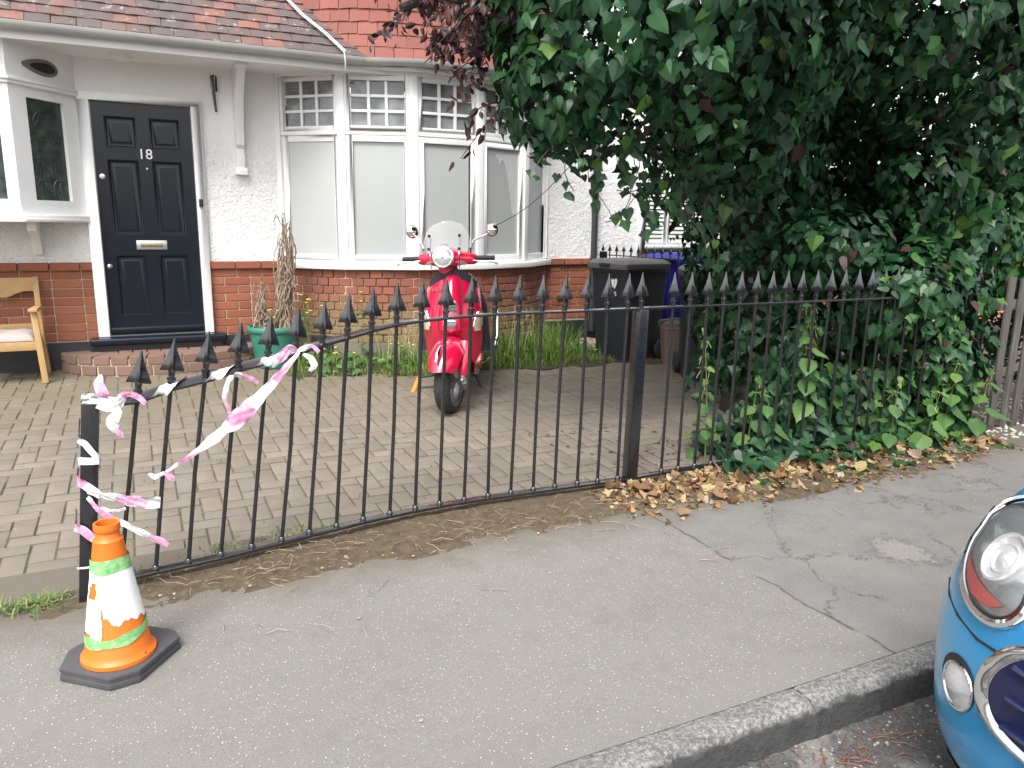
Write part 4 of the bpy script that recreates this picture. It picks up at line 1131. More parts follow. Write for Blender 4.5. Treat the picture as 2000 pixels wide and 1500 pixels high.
tailB = [[kc+Vector((0, 0, -.02)), kc+Vector((.035, -.02, -.07)), kc+Vector((.10, -.03, -.12)), kc+Vector((.17, -.035, -.175)), kc+Vector((.25, -.03, -.235))], [0.02, .022, .026, .03, .028], [(0.5, -.2, 1)]*5, 0.08]
tailC = [[kc+Vector((0.04, -.01, -.06)), kc+Vector((.07, -.02, -.075)), kc+Vector((.12, -.02, -.075))], [0.014, .014, .012], [(0.1, 0, 1)]*3, 0.0]
build_tape([[w1, 0.028, [(0, 0, 1)]*17, 0.0, .001], [w2, 0.022, [(0, 0, 1)]*13, 0.12, .001], [w3, 0.03, [(0, 0, 1)]*13, 0.12, .001], [w4, 0.03, [(0, 0, 1)]*13, 0.06, .001], [w5, 0.008, [(0, 0, 1)]*13, 0.0, .001], tailA, tailB, tailC],
           'barrier_tape', 'red and white tape wound round the end post with two loose tails')

# ------------------------------------------------------------------ traffic cone
t = NT('orange_cone_plastic'); n_ = t.noise(12, 5, 0.7); n3 = t.noise(5, 3)
c = t.mix(t.ramp(n_, [(0.62, (0,0,0)), (0.75, (1,1,1))]), (0.66, 0.145, 0.012), (0.42, 0.10, 0.02))
c = t.mix(t.ramp(t.noise(24, 4, .7), [(0.68, (0,0,0)), (0.74, (1,1,1))]), c, (0.10, 0.06, 0.04))
t.set(Base_Color=c, Roughness=0.45); t.bump(n_, 0.15, 0.004); M['orange'] = t.m
M['rubber'] = simple('recycled_black_rubber', (0.058, 0.058, 0.063), 0.55, var=0.3, nscale=14, bump=0.4, bscale=70)
t = NT('torn_white_sleeve'); n_ = t.noise(14, 5, 0.7)
c = t.mix(t.ramp(t.noise(18, 4, .65), [(0.70, (0,0,0)), (0.76, (1,1,1))]), (0.80, 0.80, 0.80), (0.16, 0.16, 0.16))
t.set(Base_Color=c, Roughness=0.4); t.bump(n_, 0.25, 0.006); M['sleeve'] = t.m
t = NT('green_wrap_tape'); n_ = t.noise(30, 5, 0.7, dist=1.5)
t.set(Base_Color=t.mix(t.ramp(n_, [(0.3, (0,0,0)), (0.7, (1,1,1))]), (0.10, 0.30, 0.09), (0.30, 0.56, 0.24)), Roughness=0.3); t.bump(n_, 0.7, 0.006); M['green_tape'] = t.m
CX, CY = -0.143, 2.535
cone = empty('traffic_cone', (CX, CY, 0), 'orange traffic cone with torn white sleeve and green tape on black base', 'cone')
poly = [(-0.309, 2.515), (-0.17, 2.392), (-0.085, 2.405), (0.036, 2.565), (0.022, 2.62), (-0.075, 2.70), (-0.20, 2.70), (-0.29, 2.62)]
kk = lambda s: [(CX+(x-CX)*s, CY+0.01+(y-CY-0.01)*s) for x, y in poly]
base = MB().prism(kk(1.0), 0.004, 0.026); base.prism(kk(0.985), 0.026, 0.034); base.prism(kk(1.0), 0.034, 0.048)
base.build('cone_base', M['rubber'], cone, bevel=0.004)
def cr_(z): return np.interp(z, [0.048, 0.43], [0.100, 0.043])
MB().lathe([(0.104, 0.046), (0.109, 0.05), (0.109, 0.062), (0.102, 0.068), (cr_(.08), .08), (cr_(.25), .25), (cr_(.43), .43), (0.043, 0.437), (0.0355, 0.445), (0.0335, 0.462), (0.037, 0.466), (0.0385, 0.475), (0.037, 0.489), (0.031, 0.489), (0.029, 0.40)], 40, None, (CX, CY, 0)).build('cone_body', M['orange'], cone, smooth=True)
TC = math.atan2(-CY, -CX)                 # bearing of the street side
def shell(name, z0, z1, r_add, m, keep, nth=320, nz=110, wob=0.0):
    mb = MB(); rows = []; ths = [2*math.pi*i/nth for i in range(nth)]
    for i in range(nth):
        row = []
        for j in range(nz+1):
            z = z0+(z1-z0)*j/nz; rr = cr_(z)+r_add+wob*math.sin(ths[i]*7+z*60)*math.sin(z*90+ths[i]*3)
            row.append((CX+rr*math.cos(TC+ths[i]), CY+rr*math.sin(TC+ths[i]), z))
        rows.append(row)
    v = [p for r in rows for p in r]; f = []
    for i in range(nth):
        a0 = (i+.5)/nth*360; a0 = a0 if a0 < 180 else a0-360
        for j in range(nz):
            z = z0+(z1-z0)*(j+.5)/nz
            if keep(a0, z): f.append((i*(nz+1)+j, ((i+1) % nth)*(nz+1)+j, ((i+1) % nth)*(nz+1)+j+1, i*(nz+1)+j+1))
    mb.add(v, f)
    me = bpy.data.meshes.new(name); me.from_pydata(mb.v, [], mb.f); me.materials.append(m)
    bm = bmesh.new(); bm.from_mesh(me); bmesh.ops.delete(bm, geom=[v for v in bm.verts if not v.link_faces], context='VERTS'); bmesh.ops.recalc_face_normals(bm, faces=bm.faces)
    for f_k in bm.faces: f_k.smooth = True
    bm.to_mesh(me); bm.free()
    return put(name, me, cone)
def tear(a, z):
    # a: degrees from the street-facing line, positive to the right of the picture
    e = 2.5*math.sin(z*160)+2*math.sin(z*57)
    low = np.interp(a, [-180, -80, -60, -42, -34, -30, -22, 4, 14, 30, 48, 58, 80, 180], [.15, .15, .15, .13, .115, .15, .215, .175, .187, .197, .175, .19, .17, .15])+0.004*math.sin(R(a)*9)+0.002*math.sin(R(a)*23+1)
    if z < low: return False
    if -33+ (0.262-z)*40 < a+e*0.3 < -33+(0.262-z)*160 and z < 0.258 and a < 20 and a > -40: return False
    if z > 0.263 and z < 0.315 and -70+e < a < -46+e+ (z-.263)*120 and (z < .30 or a > -62): return False
    return True
shell('reflective_sleeve', 0.11, 0.362, 0.0018, M['sleeve'], tear, wob=0.0008)
shell('green_tape_band', 0.338, 0.388, 0.0035, M['green_tape'], lambda a, z: z > 0.343+0.004*math.sin(R(a)*3) and z < 0.384+0.003*math.sin(R(a)*2+1), wob=0.001)
shell('green_tape_band', 0.105, 0.17, 0.0035, M['green_tape'], lambda a, z: abs(z-(0.132+0.012*math.sin(R(a)*1.0+.4)-0.006*math.cos(R(a)*2))) < 0.0155+0.003*math.sin(R(a)*5), wob=0.0012)

# ------------------------------------------------------------------ garden chair with cushion, left of the door
CB = Vector((-1.0, 7.16, zdrive(7.2)))
chair = empty('wooden_chair', CB, 'pale wooden garden armchair against the brick wall left of the door', 'chair')
wl = M['wood_light']
for s_, nm in ((1, 'r'), (-1, 'l')):
    xx = -0.985+0.27*s_
    mb = MB(); beam(mb, (xx, 6.99, 0.12), (xx-0.035*s_, 7.02, 0.70), 0.045, 0.045, (0, 1, 0)); mb.build('front_leg', wl, chair, bevel=0.006)
    mb = MB(); beam(mb, (xx-0.02*s_, 7.46, 0.12), (xx-0.035*s_, 7.37, 0.46), 0.045, 0.04, (0, 1, 0)); beam(mb, (xx-0.035*s_, 7.37, 0.455), (xx-0.04*s_, 7.45, 0.93), 0.042, 0.036, (0, 1, 0)); mb.build('back_leg', wl, chair, bevel=0.006)
    mb = MB(); rows = []
    for i in range(9):
        q = i/8; yy_ = 6.955+q*0.46; ww = 0.062-0.02*q; zz_ = 0.712-0.012*q+0.008*math.sin(q*math.pi)
        c = xx-0.035*s_+0.012*s_*math.sin(q*math.pi); rows.append([(c-ww/2, yy_, zz_), (c+ww/2, yy_, zz_), (c+ww/2, yy_, zz_-.026), (c-ww/2, yy_, zz_-.026)])
    mb.grid(rows, cv=True); mb.add(rows[0], [(0,1,2,3)]); mb.add(rows[-1], [(3,2,1,0)]); mb.build('arm_rest', wl, chair, bevel=0.005)
mb = MB(); pl_ = []
for i in range(17):
    q = i/16; pl_.append((-0.985-0.235+0.47*q, -0.10-0.05*math.sin(math.pi*q)**1.5-0.012*math.cos(q*4*math.pi)))
mb.prism([(-1.22, 0.0), (-0.75, 0.0)]+list(reversed(pl_)), 0, 0.024, Matrix(((1,0,0,0),(0,0,-1,7.445),(0,1,0,0.925),(0,0,0,1)))); mb.build('back_rail', wl, chair, bevel=0.005)
for z_ in (0.50, ): mb = MB(); mb.box(-1.21, -0.76, 7.40, 7.425, z_, z_+0.05); mb.build('lower_back_rail', wl, chair, bevel=0.004)
mb = MB(); mb.box(-1.23, -0.74, 6.985, 7.015, 0.385, 0.455); mb.build('seat_rail', wl, chair, bevel=0.005)
mb = MB(); mb.box(-1.22, -0.75, 7.015, 7.40, 0.43, 0.455); mb.build('seat', wl, chair, bevel=0.005)
cu = MB(); rows = []
for i in range(17):
    row = []
    for j in range(17):
        a, b = i/8-1, j/8-1
        e = (max(0, 1-abs(a)**6)*max(0, 1-abs(b)**6))**0.5
        row.append((-0.985+a*0.225, 7.19+b*0.20, 0.466+0.055*e+0.006*math.sin(a*9)*math.sin(b*7)*e))
    rows.append(row)
cu.grid(rows); cu.grid([[(p[0], p[1], 0.460) for p in r] for r in rows], flip=True)
for k in range(16):
    for (a, b) in ((rows[k][0], rows[k+1][0]), (rows[k+1][16], rows[k][16]), (rows[0][k+1], rows[0][k]), (rows[16][k], rows[16][k+1])): cu.add([a, b, (b[0], b[1], .46), (a[0], a[1], .46)], [(0,1,2,3)])
tag(cu.build('seat_cushion', M['cushion'], smooth=True, ang=70), 'mauve grey cushion on the wooden garden chair', 'cushion')

# ------------------------------------------------------------------ potted dead plant
PX, PY = 1.075, 7.10
pz = zdrive(PY)
pot = empty('potted_plant', (PX, PY, pz), 'green pot of dried twisted plant stems beside the bow window', 'plant pot')
MB().lathe([(0.001, 0.0), (0.165, 0.0), (0.17, 0.01), (0.215, 0.31), (0.228, 0.315), (0.236, 0.33), (0.236, 0.352), (0.228, 0.366), (0.212, 0.366), (0.206, 0.35), (0.205, 0.30)], 48, None, (PX, PY, pz)).build('pot', M['pot'], pot, smooth=True, ang=50)
MB().lathe([(0.001, 0.318), (0.1, 0.322), (0.207, 0.312)], 24, None, (PX, PY, pz)).build('soil', M['soil'], pot, smooth=True)
def bundle(cx_, cy_, z0, z1, nst, rad, lean):
    mb = MB()
    for k in range(nst):
        a0 = random.uniform(0, 2*math.pi); r0 = rad*math.sqrt(random.random()); top = z0+(z1-z0)*random.uniform(0.45, 1.0)
        tw_ = random.uniform(-4, 4); pts = []; n = 11
        for i in range(n):
            q = i/(n-1); a = a0+tw_*q
            rr = r0*(1-0.35*q)+0.022*math.sin(q*11+k*1.7)
            pts.append((cx_+lean[0]*q+rr*math.cos(a)+random.gauss(0, .013), cy_+lean[1]*q+rr*math.sin(a)+random.gauss(0, .008), z0+(top-z0)*q))
        if random.random() < 0.65:     # limp folded end hanging down
            e = Vector(pts[-1]); dx = random.uniform(-.05, .05); L_ = random.uniform(.06, .3)
            for i in range(1, 5): pts.append((e.x+dx*min(1, i/2), e.y+random.uniform(-.03, .01), e.z+0.02*(i == 1)-L_*(i-1)/3))
        mb.tube(pts, [random.uniform(.0042, .008)*(1-0.4*i/len(pts)) for i in range(len(pts))], 5)
    return mb
bundle(PX+0.06, PY+0.02, pz+0.31, 1.46, 62, 0.085, (0.085, 0)).build('dead_stems', M['dead_stem'], pot, smooth=True)
bundle(PX-0.11, PY-0.02, pz+0.31, 0.97, 26, 0.055, (0.005, 0)).build('dead_stems', M['dead_stem'], pot, smooth=True)
# ------------------------------------------------------------------ red scooter
t = NT('red_scooter_paint'); n_ = t.noise(3, 2)
t.set(Base_Color=(0.55, 0.005, 0.045), Roughness=0.22); t.b.inputs['Coat Weight'].default_value = 1.0; t.b.inputs['Coat Roughness'].default_value = 0.04; M['red'] = t.m
M['tyre'] = simple('tyre_rubber', (0.022, 0.022, 0.023), 0.75, var=0.3, nscale=20, bump=0.3, bscale=80)
M['alloy'] = simple('cast_alloy', (0.32, 0.32, 0.32), 0.4, 0.9, var=0.15)
M['plastic'] = simple('black_plastic', (0.02, 0.02, 0.022), 0.5, var=0.2)
M['fabric_black'] = simple('black_leg_cover', (0.018, 0.02, 0.026), 0.8, var=0.25, nscale=10, bump=0.5, bscale=40)
t = NT('clear_screen'); t.set(Base_Color=(0.93, 0.95, 0.96), Roughness=0.02); t.b.inputs['Transmission Weight'].default_value = 1.0; t.b.inputs['IOR'].default_value = 1.0; t.b.inputs['Alpha'].default_value = 0.15; t.b.inputs['Transmission Weight'].default_value = 0.0; t.b.inputs['Specular IOR Level'].default_value = 1.0; M['screen'] = t.m
t = NT('lamp_lens'); t.set(Base_Color=t.mix(t.noise(30, 3), (0.45, 0.46, 0.47), (0.85, 0.86, 0.87)), Roughness=0.12, Metallic=0.6); M['lens'] = t.m
M['amber'] = simple('clear_amber_lens', (0.55, 0.42, 0.30), 0.15, var=0.2)
M['orange_plastic'] = simple('orange_plastic', (0.78, 0.22, 0.03), 0.4)
hd = Vector((-0.46, -0.888, 0)).normalized()               # heading: towards the street
FW = Vector((1.975, 5.07, zdrive(5.07)))                    # front wheel contact
# local frame: +x = scooter's left (image right), -y = forward, z up
xl = Vector((-hd.y, hd.x, 0))
if xl.x < 0: xl = -xl
XS = Matrix(((xl.x, -hd.x, 0, FW.x), (xl.y, -hd.y, 0, FW.y), (0, 0, 1, FW.z), (0, 0, 0, 1)))
scoot = empty('red_scooter', FW, 'glossy red scooter with windscreen and round mirrors parked behind the railing', 'scooter')
XF.append(XS)
TL = Matrix.Rotation(R(-90), 4, 'Y')                       # lathe axis -> x
def tyre(mb, c, rr, w, M2=None):
    prof = []
    for k in range(13):
        a = math.pi*k/12; prof.append((rr-0.055+0.055*math.sin(a)**0.7, w*math.cos(a)))
    m = Matrix.Translation(c) @ (M2 or Matrix.Identity(4)) @ TL
    mb.lathe([(rr-0.056, w*0.85)]+prof+[(rr-0.056, -w*0.85)], 40, m)
steer = Matrix.Rotation(R(-13), 4, 'Z')                    # wheel turned a little to the picture's left
WR = 0.225
def wheel(name, c, st):
    mb = MB(); tyre(mb, c, WR, 0.057, st); tw_ = mb.build('wheel', M['tyre'], scoot, smooth=True, ang=50)
    m = Matrix.Translation(c) @ st @ TL
    mb = MB(); mb.lathe([(0.165, 0.046), (0.172, 0.05), (0.168, 0.035), (0.15, 0.03), (0.15, -0.03), (0.168, -0.035), (0.172, -0.05), (0.165, -0.046)], 36, m); mb.lathe([(0.001, 0.04), (0.04, 0.04), (0.045, 0.02), (0.045, -0.03), (0.001, -0.04)], 20, m)
    for k in range(5):
        a = 2*math.pi*k/5+0.3; p0 = Vector((0.04*math.cos(a), 0.04*math.sin(a), 0.0)); p1 = Vector((0.155*math.cos(a+.12), 0.155*math.sin(a+.12), 0.0))
        mb.tube([m @ p0, m @ p1], [0.022, 0.016], 8)
    mb.build('rim', M['alloy'], tw_, smooth=True)
    gr = MB()
    for k in range(26):
        a = 2*math.pi*k/26
        for s_ in (-1, 1):
            pts = []
            for j in range(4):
                q = j/3; an = math.pi*(0.5-s_*(0.04+0.26*q)); r_k = WR-0.055+0.055*math.sin(an)**0.7+0.0006; b_k = a+0.16*q
                pts.append(m @ Vector((r_k*math.cos(b_k), r_k*math.sin(b_k), 0.057*math.cos(an))))
            gr.tube(pts, 0.0022, 4, caps=False)
    gr.build('tread_groove', M['black'], tw_)
    return tw_
wheel('front', (0, 0, WR), steer)
wheel('rear', (0, 1.26, WR), Matrix.Identity(4))
# front mudguard
mb = MB(); rows = []
Ms = steer
for i in range(15):
    q = i/14; a = R(22+168*q)                        # from the low front lip over the wheel to the back
    row = []
    hw = np.interp(q, [0, .12, .35, .7, 1], [.085, .118, .128, .11, .08]); rr = np.interp(q, [0, .2, .5, 1], [.315, .325, .33, .29])
    for j in range(13):
        b = (j/12-0.5)*2
        rad = rr-0.10*abs(b)**2.4
        row.append(Ms @ Vector((hw*math.copysign(abs(b)**0.85, b), -math.cos(a)*rad, WR+math.sin(a)*rad+0.005-(0.02 if i == 0 else 0)*abs(b)*-1)))
    rows.append(row)
mb.grid(rows); mb.build('front_mudguard', M['red'], scoot, smooth=True, ang=80)
mb = MB(); mb.tube([Ms @ Vector((0, -0.295, 0.42)), Ms @ Vector((0, -0.262, 0.475)), Ms @ Vector((0, -0.20, 0.52))], [0.011, 0.016, 0.008], 10); mb.build('mudguard_crest', M['chrome'], scoot, smooth=True)
# fork leg cover, hub and brake caliper on the scooter's left
mb = MB(); mb.tube([Ms @ Vector((0.10, 0.03, 0.52)), Ms @ Vector((0.108, -0.02, 0.42)), Ms @ Vector((0.112, -0.05, 0.33)), Ms @ Vector((0.112, -0.055, 0.295))], [0.05, 0.048, 0.04, 0.03], 12, flat=0.75); mb.build('fork_cover', M['red'], scoot, smooth=True)
mb = MB(); mb.tube([Ms @ Vector((0.105, -0.05, 0.30)), Ms @ Vector((0.115, -0.045, 0.25)), Ms @ Vector((0.105, 0.0, 0.20))], [0.024, 0.036, 0.03], 10); mb.ball(Ms @ Vector((0.118, -0.085, 0.265)), 0.02); mb.build('trailing_arm', M['alloy'], scoot, smooth=True)
# leg shield
def shield(side_pts, name, m, y_off=0.0):
    """rows of (z, halfwidth, y at centre, y at edge)"""
    rows = []
    for z, hw, yc, ye in side_pts:
        row = []
        for j in range(15):
            b = (j/14-0.5)*2
            row.append((1.05*hw*b, yc+(ye-yc)*abs(b)**2.2+y_off, z))
        rows.append(row)
    return rows
SP = [(0.30, 0.135, 0.235, 0.275), (0.34, 0.165, 0.20, 0.265), (0.42, 0.195, 0.165, 0.26), (0.50, 0.205, 0.12, 0.255), (0.60, 0.207, 0.035, 0.215), (0.70, 0.205, 0.045, 0.225), (0.80, 0.198, 0.085, 0.25), (0.88, 0.182, 0.12, 0.265), (0.94, 0.155, 0.15, 0.275), (0.985, 0.115, 0.18, 0.27), (1.0, 0.07, 0.20, 0.26)]
mb = MB(); a_ = shield(SP, '', None); b_ = [[(x, y+0.03, z) for x, y, z in r] for r in a_]
mb.grid(a_); mb.grid(b_, flip=True)
mb.grid([[a_[i][0], b_[i][0]] for i in range(len(a_))]); mb.grid([[a_[i][-1], b_[i][-1]] for i in range(len(a_))]); mb.grid([[a_[-1][j], b_[-1][j]] for j in range(15)]); mb.grid([[a_[0][j], b_[0][j]] for j in range(15)])
sh_ = mb.build('leg_shield', M['red'], scoot, smooth=True, ang=55)
# horn cover down the centre line
mb = MB(); rows = []
for z, hw, yc in ((0.60, 0.085, -0.005), (0.66, 0.085, 0.0), (0.74, 0.08, 0.018), (0.82, 0.072, 0.048), (0.90, 0.064, 0.09), (0.965, 0.055, 0.125), (0.985, 0.05, 0.15)):
    rows.append([(hw*b, yc+0.05*abs(b)**3, z) for b in (-1, -.85, -.5, 0, .5, .85, 1)])
mb.grid(rows); mb.build('horn_cover', M['red'], scoot, smooth=True, ang=60)
mb = MB(); tri = [(-0.003, 0.014), (0.003, 0.014)]
for s_ in (-1, 1): mb.tube([(s_*0.087, 0.03, 0.60), (s_*0.087, 0.038, 0.66), (s_*0.082, 0.062, 0.74), (s_*0.074, 0.092, 0.82), (s_*0.066, 0.135, 0.90), (s_*0.056, 0.17, 0.97)], 0.003, 5)
mb.build('panel_seam', M['black'], scoot)
# round slotted grille, hexagonal badge, script
RXs = Matrix.Rotation(math.pi/2, 4, 'X')
mb = MB(); mb.lathe([(0.001, 0.0), (0.048, 0.0), (0.048, 0.004), (0.001, 0.005)], 28, Matrix.Translation((0, 0.004, 0.775)) @ Matrix.Rotation(R(20), 4, 'X') @ RXs); g0 = mb.build('horn_grille', M['black'], scoot)
mb = MB(); mb.lathe([(0.046, 0.003), (0.049, 0.009), (0.053, 0.006), (0.053, 0.0)], 28, Matrix.Translation((0, 0.004, 0.775)) @ Matrix.Rotation(R(20), 4, 'X') @ RXs)
Mg = Matrix.Translation((0, 0.004, 0.775)) @ Matrix.Rotation(R(20), 4, 'X') @ RXs
for k in range(-3, 4):
    h_ = math.sqrt(max(0, 0.046**2-(k*0.012)**2)); mb.box(-h_, h_, k*0.012-0.0035, k*0.012+0.0035, 0.002, 0.009, Mg)
mb.build('grille_slats', M['chrome'], g0)
Mh = Matrix.Translation((0, -0.012, 0.655)) @ RXs
mb = MB(); mb.prism([(-0.046, 0.012), (-0.034, 0.024), (0.034, 0.024), (0.046, 0.012), (0.046, -0.012), (0.034, -0.024), (-0.034, -0.024), (-0.046, -0.012)], 0, 0.006, Mh); bd = mb.build('badge', M['chrome'], scoot, bevel=0.001)
mb = MB(); mb.box(-0.034, 0.034, -0.012, -0.001, 0.006, 0.0075, Mh); mb.build('badge_panel', simple('badge_teal', (0.10, 0.30, 0.34), 0.3), bd)
mb = MB(); text_mesh(mb, 'Vespa', 0.05, Matrix.Translation((-0.125, 0.142, 0.885)) @ Matrix.Rotation(R(-32), 4, 'Z') @ RXs @ Matrix.Rotation(R(9), 4, 'Z'), 0.002, 'CENTER', 0.3); mb.build('script_badge', M['chrome'], scoot)
# indicators either side
for s_ in (-1, 1):
    Mi = Matrix(((0.75, 0.66*-s_*-1, 0, 0), (0, 0, 0, 0), (0, 0, 1, 0), (0, 0, 0, 1)))
    mb = MB(); rows = []
    for z, w0, w1 in ((0.585, 0.165, 0.206), (0.62, 0.158, 0.212), (0.67, 0.168, 0.212), (0.72, 0.186, 0.209)):
        rows.append([(s_*w0, np.interp(w0, [.15, .21], [.115, .20])-0.012, z), (s_*(w0+w1)/2, np.interp((w0+w1)/2, [.15, .21], [.115, .20])-0.022, z), (s_*w1, 0.19, z), (s_*(w1+.004), 0.225, z)])
    mb.grid(rows); ind = mb.build('indicator', M['amber'], scoot, smooth=True, ang=80)
    pth = [Vector(r[0]) for r in rows]+[Vector(r) for r in rows[-1][1:]]+[Vector(r[-1]) for r in reversed(rows[:-1])]+[Vector(r) for r in reversed(rows[0][1:-1])]+[Vector(rows[0][0])]
    mb = MB(); mb.tube(pth, 0.0035, 5, caps=False); mb.build('indicator_trim', M['chrome'], ind)
# handlebar headset, steered
HS = Matrix.Translation((0, 0.20, 0)) @ Matrix.Rotation(R(-9), 4, 'Z') @ Matrix.Rotation(R(-2.2), 4, 'Y')
XF.append(XS @ HS)
mb = MB(); rows = []
for i in range(21):
    x = -0.215+0.43*i/20; b = x/0.215
    ry = 0.052+0.03*math.exp(-(x/0.085)**2)-0.008*b*b; rz = 0.046+0.028*math.exp(-(x/0.10)**2)-0.006*b*b
    yc = -0.045*math.exp(-(x/0.09)**2)+0.02*b*b; zc = 1.105-0.012*b*b
    if i in (0, 20): ry *= 0.8; rz *= 0.8
    rows.append([(x, yc+ry*math.cos(2*math.pi*k/18), zc+rz*math.sin(2*math.pi*k/18)) for k in range(18)])
mb.grid(rows, cv=True); mb.add(rows[0], [tuple(range(18))]); mb.add(rows[-1], [tuple(reversed(range(18)))])
mb.build('handlebar_cowl', M['red'], scoot, smooth=True, ang=60)
mb = MB(); mb.tube([(0, 0.02, 1.06), (0, 0.035, 0.97)], [0.07, 0.075], 16); mb.build('steering_neck', M['red'], scoot, smooth=True)
Mhl = Matrix.Translation((0, -0.105, 1.112)) @ Matrix.Rotation(R(-6), 4, 'X') @ RXs
mb = MB(); mb.lathe([(0.001, 0.026), (0.03, 0.024), (0.055, 0.017), (0.069, 0.006)], 32, Mhl); hl = mb.build('headlamp', M['lens'], scoot, smooth=True)
mb = MB(); mb.lathe([(0.067, 0.006), (0.070, 0.014), (0.077, 0.011), (0.080, -0.004), (0.078, -0.05)], 36, Mhl); mb.build('lamp_rim', M['chrome'], hl, smooth=True)
mb = MB(); mb.ball(Mhl @ Vector((0.004, 0, 0.018)), (0.012, 0.012, 0.012)); mb.build('bulb_cap', M['alloy'], hl, smooth=True)
for s_ in (-1, 1):
    mb = MB(); mb.tube([(s_*0.20, 0.02, 1.10), (s_*0.345, 0.045, 1.098)], 0.017, 12); mb.build('grip', M['plastic'], scoot, smooth=True)
    mb = MB(); mb.tube([(s_*0.19, -0.015, 1.085), (s_*0.26, -0.035, 1.078), (s_*0.33, -0.03, 1.07), (s_*0.37, -0.015, 1.062)], [0.009, 0.009, 0.008, 0.008], 8, flat=0.6); mb.ball((s_*0.37, -0.015, 1.062), 0.011, 8, 10); mb.build('brake_lever', M['steel'], scoot, smooth=True)
    mb = MB(); mb.tube([(s_*0.165, 0.01, 1.14), (s_*0.172, 0.012, 1.17)], [0.014, 0.012], 10); mb.build('mirror_boot', M['plastic'], scoot, smooth=True)
    mp = Vector((s_*(0.325 if s_ > 0 else 0.268), 0.055, 1.295))
    mb = MB(); mb.tube([(s_*0.17, 0.012, 1.16), (s_*0.20, 0.015, 1.225), mp+Vector((-s_*0.01, 0, -0.02))], 0.0065, 8); mb.build('mirror_stem', M['chrome'], scoot, smooth=True)
    Mm = Matrix.Translation(mp) @ Matrix.Rotation(R(-16*s_ if s_ > 0 else 42), 4, 'Z') @ Matrix.Rotation(R(8*s_), 4, 'Y') @ RXs
    mb = MB(); mb.lathe([(0.001, 0.032), (0.02, 0.030), (0.037, 0.022), (0.048, 0.008), (0.050, -0.004), (0.046, -0.006), (0.001, -0.004)], 26, Mm); mb.build('mirror', M['chrome'], scoot, smooth=True)
# windscreen
mb = MB(); rows = []
for i in range(13):
    q = i/12; z = 1.045+0.32*q; hw = np.interp(q, [0, .1, .25, .5, .75, .9, .97, 1.0], [.135, .165, .17, .172, .155, .118, .07, .02])
    y0 = -0.11+0.085*q
    rows.append([(hw*b, y0+0.07*b*b+0.01, z) for b in [(k/12-0.5)*2 for k in range(13)]])
v = [p for r in rows for p in r]; f = []
for i in range(12):
    for j in range(12):
        c = Vector(rows[i][j]).lerp(Vector(rows[i+1][j+1]), .5)
        if c.z < 1.20 and math.hypot(c.x, c.z-1.112) < 0.088 or (c.z < 1.06 and abs(c.x) < 0.09): continue
        f.append((i*13+j, (i+1)*13+j, (i+1)*13+j+1, i*13+j+1))
mb.add(v, f); scr = mb.build('windscreen', M['screen'], scoot, smooth=True, ang=80)
edge = [Vector(r[0]) for r in rows]+[Vector(r[-1]) for r in reversed(rows)]
mb = MB(); mb.tube(edge, 0.002, 5, caps=False); mb.build('screen_edge', M['lens'], scr)
for s_ in (-1, 1):
    mb = MB(); mb.tube([(s_*0.105, -0.055, 1.03), (s_*0.108, -0.062, 1.12), (s_*0.112, -0.035, 1.26)], 0.004, 6); mb.build('screen_stay', M['chrome'], scr)
    for z_, y_ in ((1.17, -0.075), (1.262, -0.05)):
        mb = MB(); mb.ball((s_*0.112, y_, z_), 0.012, 8, 10); mb.build('screen_bolt', M['plastic'], scr, smooth=True)
XF.pop()
# floor, tunnel, rear body, seat
mb = MB(); rows = []
for y_, hw, z0, z1 in ((0.20, 0.16, 0.26, 0.34), (0.35, 0.17, 0.22, 0.29), (0.55, 0.175, 0.21, 0.27), (0.72, 0.18, 0.22, 0.32), (0.80, 0.19, 0.24, 0.6)):
    rows.append([(-hw, y_, z1), (-hw, y_, z0), (hw, y_, z0), (hw, y_, z1)])
mb.grid(rows, cv=True); mb.build('floor_board', M['red'], scoot, smooth=True, ang=50)
mb = MB(); rows = []
for y_, hw, zb, zt in ((0.70, 0.10, 0.28, 0.66), (0.76, 0.16, 0.25, 0.72), (0.90, 0.215, 0.22, 0.74), (1.10, 0.235, 0.24, 0.75), (1.30, 0.22, 0.30, 0.75), (1.50, 0.175, 0.42, 0.74), (1.62, 0.10, 0.55, 0.72), (1.66, 0.03, 0.62, 0.68)):
    row = []
    for k in range(20):
        a = 2*math.pi*k/20; ca, sa = math.cos(a), math.sin(a)
        row.append((hw*math.copysign(abs(ca)**0.7, ca), y_, (zb+zt)/2+(zt-zb)/2*math.copysign(abs(sa)**0.75, sa)))
    rows.append(row)
mb.grid(rows, cv=True); mb.add(rows[0], [tuple(range(20))]); mb.add(rows[-1], [tuple(reversed(range(20)))]); mb.build('rear_body', M['red'], scoot, smooth=True, ang=60)
mb = MB(); rows = []
for y_, hw, z_, h_ in ((0.72, 0.08, 0.73, 0.05), (0.78, 0.13, 0.73, 0.09), (0.95, 0.15, 0.73, 0.10), (1.15, 0.15, 0.735, 0.10), (1.35, 0.14, 0.74, 0.115), (1.5, 0.11, 0.74, 0.09), (1.56, 0.05, 0.74, 0.04)):
    row = [(hw*math.cos(math.pi*k/10), y_, z_+h_*math.sin(math.pi*k/10)**0.6) for k in range(11)]
    rows.append(row)
mb.grid(rows); mb.build('seat', M['plastic'], scoot, smooth=True, ang=80)
